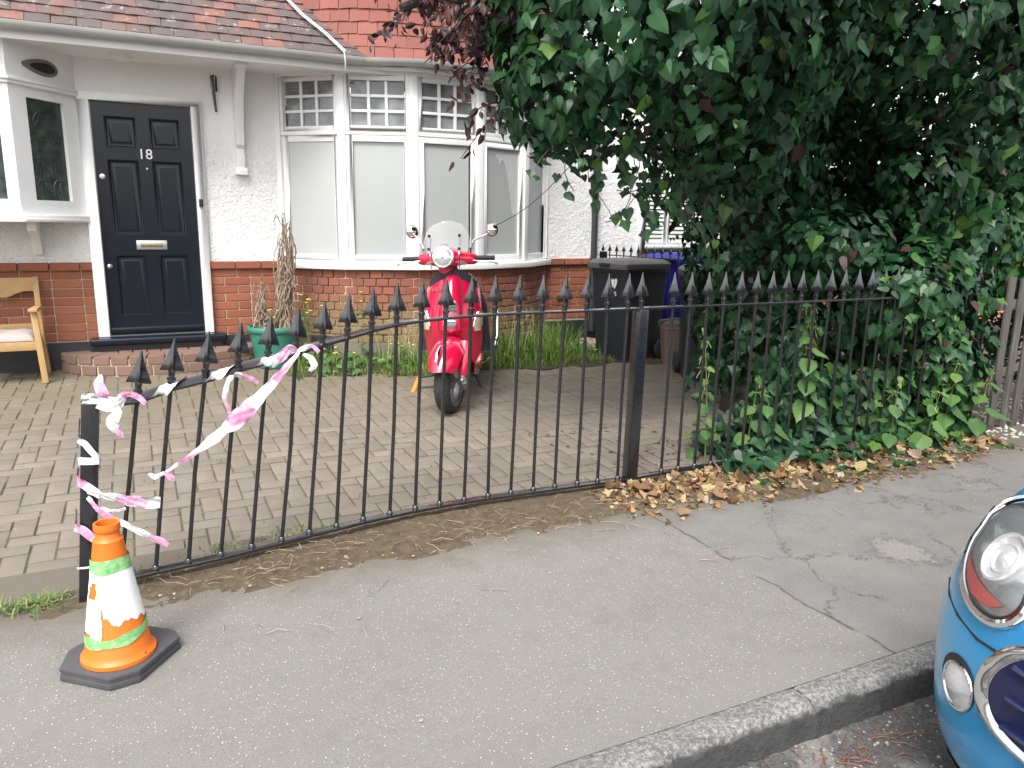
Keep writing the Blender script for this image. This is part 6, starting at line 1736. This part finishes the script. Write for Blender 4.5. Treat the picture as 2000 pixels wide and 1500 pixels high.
# ---- ivy smothering the tree
ELL = [((2.28, 3.80, 2.55), (0.52, 0.60, 0.66)), ((2.95, 3.75, 2.72), (0.80, 0.80, 0.90)), ((2.0, 4.05, 2.95), (0.42, 0.50, 0.60)), ((3.4, 3.7, 3.45), (1.5, 1.1, 0.9)),
       ((3.5, 3.95, 2.25), (0.45, 0.55, 0.55)), ((4.0, 4.50, 1.95), (0.60, 0.55, 0.80)), ((4.45, 4.50, 1.2), (0.72, 0.50, 1.2)), ((4.6, 4.15, 0.7), (0.80, 0.45, 0.80)),
       ((4.35, 3.65, 2.75), (0.95, 0.80, 0.62)), ((5.3, 3.75, 2.55), (0.75, 0.75, 1.0)), ((5.9, 4.2, 2.0), (1.1, 0.6, 1.3)), ((5.6, 4.0, 3.6), (1.6, 1.2, 0.9)),
       ((4.72, 3.46, 0.98), (0.60, 0.28, 0.36)), ((5.0, 3.42, 0.45), (0.34, 0.24, 0.45)), ((4.15, 3.72, 1.30), (0.42, 0.28, 0.26)), ((4.3, 4.25, 0.6), (0.45, 0.45, 0.60)), ((5.25, 3.62, 1.45), (0.42, 0.34, 0.42)), ((4.75, 3.55, 1.75), (0.30, 0.22, 0.34)),
       ((4.0, 4.22, 1.55), (0.36, 0.26, 0.75)), ((2.12, 3.8, 2.2), (0.30, 0.38, 0.40)), ((5.75, 3.52, 1.32), (0.50, 0.30, 0.42)), ((7.2, 4.3, 2.2), (1.1, 0.9, 1.9)), ((6.3, 5.0, 2.6), (1.7, 0.9, 1.7)), ((4.9, 5.0, 2.6), (1.1, 0.5, 1.4))]
ivy = empty('ivy', (4.3, 4.0, 0), 'dense dark ivy smothering the tree and spilling over the railing', 'ivy')
Pv, Nv = ell_points(ELL, 60000, 0.20)
Pi, Ni = ell_points([(c, tuple(0.86*x for x in r)) for c, r in ELL], 20000, 0.1, 0.8, 0.25)
# trailing sprays below the canopy
SPR = [((2.02, 3.72, 1.95), (1.98, 3.75, 1.66)), ((2.12, 3.7, 1.95), (2.16, 3.72, 1.58)), ((2.30, 3.75, 1.9), (2.40, 3.78, 1.42)), ((2.36, 3.7, 1.85), (2.28, 3.72, 1.60)), ((2.55, 3.8, 1.85), (2.56, 3.82, 1.46)), ((2.62, 3.75, 1.8), (2.70, 3.78, 1.38)), ((2.75, 3.85, 1.8), (2.78, 3.86, 1.5)), ((2.9, 3.8, 1.8), (2.95, 3.8, 1.38)), ((3.05, 3.8, 1.7), (3.1, 3.8, 1.25)), ((3.2, 3.8, 1.6), (3.22, 3.8, 1.1)), ((2.2, 3.6, 2.1), (2.1, 3.6, 1.7)), ((2.5, 3.6, 2.0), (2.45, 3.62, 1.62))]
vm = MB(); sp_p = []
for a, b in SPR:
    a, b = Vector(a), Vector(b); pts = []
    for i in range(9):
        q = i/8; p = a.lerp(b, q)+Vector((0.05*math.sin(q*6+a.x*9), 0.03*math.sin(q*5), 0)); pts.append(p)
        if i > 1:
            for _ in range(2 if q < 0.6 else 1): sp_p.append(p+Vector((random.gauss(0, .03), random.gauss(0, .03), random.gauss(0, .015))))
    vm.tube(pts, 0.0028, 4)
for a, b in (((2.22, 3.8, 1.75), (2.08, 4.6, 1.38)), ((2.5, 3.8, 1.6), (2.85, 3.85, 1.72)), ((2.42, 3.78, 1.42), (2.66, 3.8, 1.62))):
    a, b = Vector(a), Vector(b); vm.tube([a.lerp(b, i/6)+Vector((0, 0, -0.05*math.sin(math.pi*i/6))) for i in range(7)], 0.0028, 4)
sp_p = np.array([tuple(p) for p in sp_p]); sp_n = np.tile(np.array([-0.3, -1, 0.1]), (len(sp_p), 1))
vm.build('trailing_stems', M['vine'], ivy, smooth=True)
# creeping leaves on the ground and along the foot of the fence
gx = rng.uniform(2.95, 5.2, 420); gy = 3.28-0.35*rng.random(420)**2.2; gz = 0.02+0.10*rng.random(420)*(gy > 3.1)
gp_ = np.stack([gx, gy, gz], 1); gn = np.tile(np.array([0.0, -0.5, 0.9]), (420, 1))
bx = rng.uniform(3.12, 5.3, 900); by = rng.uniform(3.32, 3.75, 900); bz = 0.05+0.45*rng.random(900)**1.5*np.clip((bx-3.0)/0.8, 0.2, 1)
lp_ = np.stack([bx, by, bz], 1); ln_ = np.tile(np.array([-0.1, -0.9, 0.5]), (900, 1))
allP = np.concatenate([Pv, Pi, sp_p, gp_, lp_]); allN = np.concatenate([Nv, Ni, sp_n, gn, ln_])
allS = np.concatenate([rng.gamma(7, 0.0092, len(Pv)), rng.gamma(9, 0.0095, len(Pi)), rng.uniform(0.035, 0.085, len(sp_p)), rng.uniform(0.05, 0.10, 420), rng.uniform(0.05, 0.10, 900)])
allS = np.minimum(allS, 0.104)
ok = allP[:, 2] > 0.015
ok &= ~((allP[:, 1] < 3.34) & (allP[:, 0] < 3.75) & (allP[:, 2] > 0.2) & (allP[:, 2] < 1.3))
ok &= ~((allP[:, 0] > 5.35) & (allP[:, 2] < 0.95) & (allP[:, 1] < 3.9))
allP, allN, allS = allP[ok], allN[ok], allS[ok]
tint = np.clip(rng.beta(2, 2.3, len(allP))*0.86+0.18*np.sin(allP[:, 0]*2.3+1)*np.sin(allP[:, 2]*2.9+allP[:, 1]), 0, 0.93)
lit = (allP[:, 0] > 4.25) & (allP[:, 2] < 1.75) & (allP[:, 1] < 3.75); tint[lit] = np.clip(tint[lit]+0.2, 0, 0.93)  # light on the front clump painted into the leaf tint
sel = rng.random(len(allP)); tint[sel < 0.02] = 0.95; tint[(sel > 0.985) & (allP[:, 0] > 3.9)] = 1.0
fr = frames(allN, 0.33, 0.30, 0.38)
uu, vv_, dd = cam_uv(allP)
vis = (uu > 5) & (uu < 1019) & (vv_ > 5) & (vv_ < 763) & ((allN @ np.array(f_)) < -0.1)
score = np.where(vis, allS/dd, 0); score[len(Pv):] *= 0.8
top = np.argsort(-score)[:300]; mask = np.ones(len(allP), bool); mask[top] = False
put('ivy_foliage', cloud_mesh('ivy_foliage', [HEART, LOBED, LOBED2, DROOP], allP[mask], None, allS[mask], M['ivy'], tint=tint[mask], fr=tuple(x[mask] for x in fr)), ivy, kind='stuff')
leafme = []
for tv, tf in (HEART, LOBED):
    me = bpy.data.meshes.new('ivy_leaf'); me.from_pydata([(x, -y, z) for x, y, z in tv], [], [t_ for t_ in tf]); me.polygons.foreach_set('use_smooth', [True]*len(tf)); me.materials.append(M['ivy_one']); leafme.append(me)
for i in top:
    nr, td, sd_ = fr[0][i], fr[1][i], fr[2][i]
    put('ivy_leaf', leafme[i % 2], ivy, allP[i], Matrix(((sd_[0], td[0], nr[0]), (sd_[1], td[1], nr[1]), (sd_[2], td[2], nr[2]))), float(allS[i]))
# ---- purple plum tree carrying the ivy
plum = empty('plum_tree', (4.1, 4.3, 0), 'purple leaved plum tree, its dark branch tips hanging over the bow window', 'tree')
tk = MB(); tk.tube([(4.1, 4.35, -0.05), (4.08, 4.33, 0.5), (4.0, 4.25, 1.3), (3.85, 4.2, 2.2), (3.7, 4.2, 3.2), (3.7, 4.2, 4.2)], [0.20, 0.16, 0.14, 0.13, 0.10, 0.06], 12)
tk.build('trunk', M['bark'], plum, smooth=True)
limbs = [[(3.85, 4.2, 2.2), (3.2, 4.2, 2.75), (2.4, 4.2, 2.85), (1.8, 4.2, 2.7), (1.35, 4.15, 2.5)], [(3.8, 4.2, 2.5), (2.9, 4.4, 3.0), (2.1, 4.4, 3.0), (1.5, 4.35, 2.95)], [(3.75, 4.2, 2.8), (4.6, 4.1, 3.0), (5.6, 4.0, 3.1)], [(2.4, 4.2, 2.85), (1.95, 4.05, 2.55), (1.74, 4.0, 2.35)]]
lb = MB()
for l_ in limbs: lb.tube(l_, [0.05*(1-0.7*i/len(l_)) for i in range(len(l_))], 8)
tips = []
for c, n_t in (((1.78, 4.15, 2.52), 24), ((1.52, 4.2, 2.66), 13), ((1.93, 4.05, 2.36), 12), ((2.0, 4.2, 2.75), 14), ((1.65, 4.3, 3.0), 12)):
    for k in range(n_t):
        s0 = Vector(c)+Vector((random.gauss(0, .14), random.gauss(0, .14), random.gauss(0, .14)))
        e0 = s0+Vector((random.gauss(-.10, .12), random.gauss(-.03, .10), random.gauss(-.10, .08)))
        lb.tube([s0, s0.lerp(e0, .5)+Vector((0, 0, .015)), e0], [0.004, 0.003, 0.002], 4); tips.append((s0, e0))
lb.build('branches', M['bark'], plum, smooth=True)
pp = []; pn = []
for s0, e0 in tips:
    for k in range(16):
        q = random.random(); p = s0.lerp(e0, q)+Vector((random.gauss(0, .025), random.gauss(0, .025), random.gauss(0, .02))); pp.append(tuple(p)); pn.append((random.gauss(-.3, .5), random.gauss(-.6, .5), random.gauss(.3, .5)))
P2, N2 = ell_points([((4.95, 3.62, 1.95), (0.35, 0.2, 0.25)), ((3.1, 3.4, 2.35), (0.12, 0.1, 0.12))], 260, 0.1)
pp = np.concatenate([np.array(pp), P2]); pn = np.concatenate([np.array(pn), N2])
put('crown', cloud_mesh('crown', OVATE, pp, pn, rng.uniform(0.035, 0.072, len(pp)), M['plum'], 0.4, 0.1, 0.5), plum, kind='stuff')
# upper crown, out of the frame, shaped to shade the ivy front and the drive
Pc, Nc = ell_points([((3.3, 3.6, 3.95), (1.7, 1.2, 0.6)), ((5.2, 3.6, 4.2), (2.0, 1.4, 0.7))], 11000, 0.15)
put('upper_crown', cloud_mesh('upper_crown', OVATE, Pc, Nc, rng.uniform(0.08, 0.14, len(Pc)), M['plum'], 0.5, 0.2, 0.5), plum, kind='stuff')

# ---- nettles
def nettle(label, x, y, h, lean=(0, 0), big=0.11, leafy=0.25, catkin=True, seed=0):
    random.seed(900+seed)
    root = empty('nettle', (x, y, 0.01), label, 'nettle', 'nettles along the railing')
    pts = [Vector((x+lean[0]*q*q*h, y+lean[1]*q*q*h, 0.01+h*q)) for q in [i/8 for i in range(9)]]
    mb = MB(); mb.tube(pts, [0.006*(1-.6*i/8) for i in range(9)], 6)
    P = []; Nn = []; S = []; T = []; n_ = max(4, int(h/0.085)); ct = MB()
    for k in range(n_):
        q = leafy+(1.0-leafy)*k/(n_-1); i = min(7, int(q*8)); c = pts[i].lerp(pts[i+1], q*8-i)
        a0 = (k % 2)*math.pi/2+random.uniform(-.4, .4)+0.5
        for s in (0, math.pi):
            a = a0+s; d = Vector((math.cos(a), math.sin(a), 0)); sz = big*(1.05-0.62*max(0, q-.45)/.55)*random.uniform(.8, 1.15)
            st_l = 0.28*sz
            mb.tube([c, c+d*st_l+Vector((0, 0, 0.012))], 0.0018, 4)
            P.append(c+d*st_l+Vector((0, 0, .012))); Nn.append(d*0.45+Vector((0, 0, 0.9))); S.append(sz); T.append((d*0.8+Vector((0, 0, -0.55))).normalized())
            if catkin and q > 0.5:
                for _ in range(3):
                    e = d*random.uniform(.02, .05)+Vector((random.gauss(0, .012), random.gauss(0, .012), -random.uniform(.02, .06)))
                    ct.tube([c, c+d*.02+Vector((0, 0, .008)), c+e], [.0025, .0035, .002], 4)
    stem = mb.build('stem', M['green_stem'], root, smooth=True)
    for p, n3, s, td in zip(P, Nn, S, T):
        n3 = (n3+Vector((random.gauss(0, .18), random.gauss(0, .18)-.25, random.gauss(0, .12)))).normalized(); td = (td-n3*td.dot(n3)).normalized(); sd3 = td.cross(n3)
        put('leaf', nmesh, root, p, Matrix(((sd3.x, td.x, n3.x), (sd3.y, td.y, n3.y), (sd3.z, td.z, n3.z))), s)
    if catkin and ct.v: ct.build('catkins', M['catkin'], root)
    return root
M['catkin'] = simple('yellow_green_catkin', (0.26, 0.32, 0.09), 0.7)
tv, tf = NETL
nmesh = bpy.data.meshes.new('nettle_leaf'); nmesh.from_pydata([(x, -y, z) for x, y, z in tv], [], list(tf)); nmesh.polygons.foreach_set('use_smooth', [True]*len(tf))
nmesh.materials.append(leafmat('nettle_leaf_single', [(0, (0.055,0.13,0.04)), (0.6, (0.09,0.19,0.055)), (1, (0.15,0.26,0.07))], 0.5, 0.3, attr=False))
nettle('tallest nettle, its yellow green spike just under the top rail', 3.72, 3.40, 0.93, (-0.05, 0), 0.15, 0.35, seed=1)
nettle('thin nettle with hanging catkins behind the bars nearest the bins', 2.98, 3.46, 0.80, (0, 0.1), 0.085, 0.25, seed=2)
nettle('short leafy nettle behind the bars left of the tallest nettle', 3.28, 3.43, 0.50, (0.1, 0), 0.13, 0.3, seed=3)
nettle('low nettle with broad leaves between the tallest nettle and the thin one', 3.42, 3.40, 0.42, (-.1, 0), 0.14, 0.3, False, seed=4)
nettle('upright nettle in front of the railing right of the tallest nettle', 4.20, 3.16, 0.49, (0, -.05), 0.11, 0.25, seed=5)
nettle('nettle with a pale flower spike leaning over the leaf litter', 4.50, 3.12, 0.38, (0.05, -.1), 0.15, 0.25, seed=6)
nettle('rightmost broad leaved nettle beside the wooden pickets', 5.02, 3.14, 0.47, (0.1, -.05), 0.16, 0.3, seed=7)
nettle('bushy nettle between the flower spike nettle and the wooden pickets', 4.80, 3.22, 0.52, (0.1, -.05), 0.15, 0.35, seed=8)
nettle('small fresh nettle at the left edge of the ivy behind the bars', 3.05, 3.62, 0.30, (0, 0), 0.09, 0.1, False, seed=9)
random.seed(21)

# ---- grass and weeds
def blades(name, P, H, mat, lean=0.35, wid=0.006, parent=None, seg=3):
    V = []; F = []; T = []
    for (x, y, z), h in zip(P, H):
        a = random.uniform(0, 2*math.pi); dx, dy = math.cos(a), math.sin(a); l = random.uniform(.1, lean)*h*1.6; w = wid*random.uniform(.6, 1.3); tt = random.random(); b = len(V)
        for i in range(seg+1):
            q = i/seg; ww = w*(1-q*0.92); px, py, pz_ = x+dx*l*q*q, y+dy*l*q*q, z+h*(q-0.25*q*q*(l/h))
            V += [(px-dy*ww, py+dx*ww, pz_), (px+dy*ww, py-dx*ww, pz_)]
        for i in range(seg): F.append((b+2*i, b+2*i+1, b+2*i+3, b+2*i+2)); T.append(tt)
    me = bpy.data.meshes.new(name); me.from_pydata(V, [], F); me.materials.append(mat)
    at_ = me.attributes.new('tint', 'FLOAT', 'FACE'); at_.data.foreach_set('value', T)
    return put(name, me, parent)
sheetbed = MB(); rows = []
for i in range(40):
    x = 1.15+i*0.088; y0 = 6.50-0.13*(x-1.2)+0.06*math.sin(x*5)+0.05*math.sin(x*11)
    rows.append([(x, y0+(7.52-y0)*j/8, zdrive(y0+(7.52-y0)*j/8)+0.005+0.03*math.sin(math.pi*min(1, j/6))+random.uniform(-.008, .008)) for j in range(9)])
sheetbed.grid(rows); tag(sheetbed.build('planting_bed', M['soil'], smooth=True), kind='structure')
Pg = []; Hg = []
while len(Pg) < 9000:
    x = random.uniform(1.12, 4.15); y = random.uniform(6.2, 7.5); e0 = 6.44-0.13*(x-1.2)+0.06*math.sin(x*5)
    if y < e0+random.gauss(0, .05): continue
    k = min(1, (y-e0)/0.35); dens = 0.55+0.45*math.sin(x*3.1+1)*math.sin(y*4+x)
    if x < 1.9 and random.random() < 0.55: continue
    if random.random() > dens+0.35: continue
    Pg.append((x, y, zdrive(y))); Hg.append((0.05+0.21*k*random.random()**0.8*(0.6+0.6*math.sin(x*4.3)*math.sin(x*1.7+y*5)+0.3)+(0.16*random.random() if random.random() < 0.12 else 0))*(0.75 if x < 1.9 else 1))
tag(blades('verge_grass', Pg, Hg, M['grass'], 0.5, 0.0055), 'lush green grass along the foot of the bow window', 'grass', kind='stuff')
# broad leaved weeds among the grass
wp = np.array([(random.uniform(1.3, 4.1), random.uniform(6.5, 7.05), 0) for _ in range(260)]); wp[:, 2] = 0.11+0.13*rng.random(260)
wn_ = np.tile(np.array([0, -0.4, 0.8]), (260, 1))
tag(put('verge_weeds', cloud_mesh('verge_weeds', [OVATE, HEART], wp, wn_, rng.uniform(0.04, 0.11, 260), M['nettle'], 0.5, 0.2, 0.8)), 'broad leaved weeds mixed into the grass under the bow window', 'weeds', kind='stuff')
# tall dry grass heads
def stalks(n, name):
    mb = MB()
    for _ in range(n):
        x = random.choice((random.uniform(1.9, 2.3), random.uniform(2.9, 3.6), random.uniform(1.5, 3.6))); y = random.uniform(6.45, 6.8); h = random.uniform(.32, .58); l = random.uniform(-.12, .12)
        pts = [(x+l*q*q, y, zdrive(y)+h*q) for q in (0, .35, .7, 1)]; mb.tube(pts, [.0022, .002, .0015, .001], 4)
        e = Vector(pts[-1])
        for k in range(9): mb.tube([e-Vector((l*.1*k/9, 0, .012*k)), e-Vector((l*.1*k/9, 0, .012*k))+Vector((random.uniform(-.025, .025), random.uniform(-.02, .02), random.uniform(.0, .022)))], [.0022, .0012], 4)
    return mb
tag(stalks(34, 'x').build('dry_grass_heads', simple('dry_straw', (0.42, 0.38, 0.20), 0.8)), 'tall dry grass heads standing in front of the bow window', 'grass', kind='stuff')
M['yellow'] = simple('yellow_petal', (0.75, 0.60, 0.03), 0.6)
def wildflower(label, x, y, h, nfl, seed):
    random.seed(seed); r0 = empty('yellow_wildflower', (x, y, zdrive(y)), label, 'flower', 'yellow wildflowers by the bow window'); z0 = zdrive(y)
    mb = MB(); fl_ = MB(); lv = []
    mb.tube([(x, y, z0), (x+.01, y, z0+h*.6), (x+.02, y, z0+h)], [.004, .003, .002], 5)
    for k in range(nfl):
        s = Vector((x+.012, y, z0+h*random.uniform(.55, .95))); e = Vector((x+random.gauss(0, .06), y+random.gauss(0, .05), z0+h*random.uniform(.8, 1.1)))
        mb.tube([s, s.lerp(e, .5)+Vector((0, 0, -.01)), e], .0016, 4)
        for p in range(5):
            a = 2*math.pi*p/5; fl_.ball(e+Vector((.008*math.cos(a), .008*math.sin(a)-.003, 0)), (.0055, .0055, .0035), 4, 6)
    mb.build('stem', M['green_stem'], r0, smooth=True); fl_.build('blossom', M['yellow'], r0, smooth=True)
    n_ = 14; P = np.array([(x+random.gauss(0, .035), y+random.gauss(0, .03), z0+h*random.uniform(.1, .8)) for _ in range(n_)])
    put('leaves', cloud_mesh('leaves', OVATE, P, np.tile(np.array([0, -.3, .8]), (n_, 1)), rng.uniform(.04, .08, n_), M['nettle'], .5, .2, .9), r0)
wildflower('yellow wildflower rising behind the green pot', 1.33, 6.93, 0.60, 9, 31)
wildflower('yellow wildflower against the bricks under the second bow pane', 1.78, 6.75, 0.64, 4, 32)
wildflower('short yellow wildflower at the grass edge right of the green pot', 1.55, 6.60, 0.22, 5, 33)
wildflower('yellow wildflower close to the left side of the scooter', 2.10, 6.5, 0.26, 7, 34)
wildflower('yellow wildflower just left of the dead stems, rising out of the pot', 1.02, 7.02, 0.50, 3, 35)
random.seed(77)
# pale tuft beside the end post
tp = [(-0.43+random.gauss(0, .075), 3.10+random.gauss(0, .03), 0.0) for _ in range(300)]
tag(blades('grass_tuft', tp, [random.uniform(.02, .055) for _ in tp], M['weed'], 1.3, 0.004), 'pale green grass tuft at the edge of the paving left of the end post', 'grass')
ws = []
for cx_, cy_, n_, s_ in ((0.55, 3.40, 110, .10), (0.30, 3.36, 60, .09), (1.10, 3.45, 60, .06), (1.36, 3.44, 50, .06), (-0.05, 3.22, 60, .05), (0.72, 3.38, 40, .05), (2.1, 3.42, 60, .12), (-0.75, 3.06, 40, .05), (2.25, 2.02, 0, .02)):
    ws += [(cx_+random.gauss(0, s_), cy_+random.gauss(0, s_*.4), 0.0) for _ in range(n_)]
for _ in range(500):
    s = random.choice(spots); ws.append((s[0]+random.choice((-.1, .1)), s[1]+random.uniform(-.05, .05), zdrive(s[1])-0.004))
tag(blades('joint_weeds', ws, [random.uniform(.01, .045) for _ in ws], M['weed'], 0.8, 0.0035), 'sparse weeds sprouting between the driveway blocks and under the rail', 'weeds', kind='stuff')
# ---- leaf litter, twigs, pebbles
n_ = 1900
lx = np.concatenate([2.0+rng.gamma(2.2, 0.45, 1000), rng.uniform(2.6, 5.1, 900)]); ly = 3.28-np.abs(rng.normal(0, 0.19, n_)); lz = 0.014+0.035*rng.random(n_)*np.clip(1-(3.25-ly)/0.35, 0, 1)
k_ = (lx < 5.2) & (ly > 2.72)
LP = np.stack([lx, ly, lz], 1)[k_]; LN = np.tile(np.array([0, -0.25, 1.0]), (len(LP), 1))
CURL = leaf_tpl([(0, 0), (0.12, 0.12), (0.36, 0.12), (0.5, -0.1), (0.36, -0.35), (0.3, -0.62), (0, -1.0)], -0.38, -0.35)
tag(put('leaf_litter', cloud_mesh('leaf_litter', [CURL, HEART, LOBED], LP, LN, rng.gamma(3.2, 0.0095, len(LP)).clip(0.010, 0.075), M['litter'], 0.6, 0.0, 1.0, tipdir=(0.3, -0.4, 0))), 'drift of dry yellow and brown leaves under the railing by the ivy', 'leaves', kind='stuff')
mb = MB()
for _ in range(520):
    x = random.uniform(-0.2, 4.9); y = random.uniform(2.92, 3.26) if random.random() < .85 else random.uniform(2.4, 3.0); L_ = random.uniform(.02, .11); a = random.gauss(0.2, .9)
    if x > 2.2: y -= random.uniform(0, .1)
    z = random.uniform(.012, .035) if y > 2.97 else .006
    mb.tube([(x, y, z), (x+L_*.5*math.cos(a), y+L_*.5*math.sin(a)+random.gauss(0, .008), z+random.uniform(0, .012)), (x+L_*math.cos(a), y+L_*math.sin(a), z)], random.uniform(.0007, .0016), 4)
tag(mb.build('straw_and_twigs', M['dead_stem']), 'loose straw and twigs along the edge of the pavement', 'twigs', kind='stuff')
def pebbles(name, pts, smin, smax, m, label):
    mb = MB()
    for p in pts:
        s = random.uniform(smin, smax); mb.ball((p[0], p[1], p[2]+s*.3), (s, s*random.uniform(.6, 1), s*random.uniform(.4, .7)), 4, 6, None)
    return tag(mb.build(name, m, smooth=True), label, 'stones', kind='stuff')
M['pebble'] = simple('pale_stone', (0.27, 0.245, 0.21), 0.85, var=0.45, nscale=30)
pebbles('loose_stones', [(random.uniform(-.2, 4.5), random.uniform(2.93, 3.2), .004) for _ in range(120)]+[(random.uniform(.1, 4.2), random.uniform(1.75, 2.9), .0) for _ in range(26)], 0.003, .009, M['pebble'], 'small pale stones scattered along the railing foot')
pebbles('white_gravel', [(random.uniform(4.95, 8), random.uniform(3.08, 3.9), .0) for _ in range(1300)], .008, .020, simple('white_gravel_stone', (0.40, 0.375, 0.34), 0.8, var=0.35, nscale=25), 'pale gravel beneath the wooden picket fence')
pebbles('road_grit', [(random.uniform(1.2, 3.2), 1.42-abs(random.gauss(0, .22)), -.108) for _ in range(260)], .002, .008, M['pebble'], 'grit and small stones in the gutter by the kerb')
pebbles('pipe_gravel', [(random.uniform(3.9, 4.65), random.uniform(6.85, 7.45), zdrive(7.1)+.01) for _ in range(420)], .010, .022, simple('tan_gravel', (0.34, 0.28, 0.20), 0.85, var=0.3, nscale=25), 'tan gravel on the ground beside the down pipe')
mb = MB()
for _ in range(40):
    x = random.uniform(1.4, 2.2); y = 1.37-abs(random.gauss(0, .04))-0.02*abs(x-1.8); a = random.gauss(.1, .7); L_ = random.uniform(.03, .1)
    mb.tube([(x, y, -.104), (x+L_*.5*math.cos(a), y+L_*.5*math.sin(a), -.096), (x+L_*math.cos(a), y+L_*math.sin(a), -.104)], .0016, 4)
tag(mb.build('gutter_twigs', simple('russet_twig', (0.18, 0.07, 0.045), 0.8)), 'russet twigs and petioles lying in the gutter by the kerb', 'twigs', kind='stuff')
rp_ = np.stack([rng.uniform(2.2, 3.1, 110), rng.uniform(3.45, 4.4, 110), np.full(110, .02)], 1); rp_[:, 2] = [zdrive(y)+.006 for y in rp_[:, 1]]
tag(put('fallen_plum_leaves', cloud_mesh('fallen_plum_leaves', OVATE, rp_[rp_[:, 0]+0.5*rp_[:, 1] > 4.3], np.tile(np.array([0, 0, 1.0]), (int((rp_[:, 0]+0.5*rp_[:, 1] > 4.3).sum()), 1)), rng.uniform(.02, .045, int((rp_[:, 0]+0.5*rp_[:, 1] > 4.3).sum())), leafmat('fallen_plum', [(0, (0.12,0.03,0.025)), (1, (0.25,0.10,0.07))], .7, .2), .3, 0, 1., tipdir=(1, 0, 0))), 'reddish fallen leaves on the blocks behind the square post', 'leaves', kind='stuff')
# ---- neighbour's clipped hedge
hg = empty('clipped_hedge', (5.9, 6.9, 0.1), 'yellow green clipped hedge below the shuttered window', 'hedge')
Ph, Nh = ell_points([((5.95, 6.85, 0.72), (0.50, 0.30, 0.50))], 4200, 0.08)
put('hedge_foliage', cloud_mesh('hedge_foliage', OVATE, Ph, Nh, rng.uniform(.02, .045, len(Ph)), M['hedge'], .5, .3, .6), hg, kind='stuff')
mb = MB(); mb.tube([(5.95, 6.85, 0.0), (5.95, 6.85, 0.6)], [.03, .02], 8); mb.build('stem', M['bark'], hg)
# ---- wooden picket fence on the right
t = NT('weathered_grey_timber'); n1 = t.n('TexNoise'); n1.inputs['Scale'].default_value = 6; n1.inputs['Detail'].default_value = 6
mp_ = t.n('Mapping'); mp_.inputs['Scale'].default_value = (9, 9, 0.7); t.l(t.pos, mp_.inputs['Vector']); t.l(mp_.outputs[0], n1.inputs['Vector'])
c = t.ramp(n1.outputs['Fac'], [(0.3, (0.05,0.045,0.04)), (0.55, (0.095,0.086,0.077)), (0.75, (0.14,0.13,0.118))]); c = t.mix(t.math('MULTIPLY', t.rnd(), .4), c, (0.07, 0.055, 0.048))
t.set(Base_Color=c, Roughness=0.85); t.bump(n1.outputs['Fac'], .5, .004); M['timber'] = t.m
pf = empty('picket_fence', (6.4, 3.3, 0), 'weathered grey wooden picket fence at the right edge beyond the ivy', 'fence')
x = 5.43
while x < 8.5:
    mb = MB(); h_ = 1.08+random.uniform(-.02, .02); ln2 = 0.03+random.gauss(0, .006)
    beam(mb, (x, 3.30, -0.02), (x+ln2, 3.30, h_), 0.07, 0.018, (0, 1, 0)); mb.build('picket', M['timber'], pf, bevel=.003); x += 0.135
for z_ in (0.25, 0.86): MB().box(5.38, 8.5, 3.312, 3.352, z_, z_+.07).build('fence_rail', M['timber'], pf, bevel=.004)
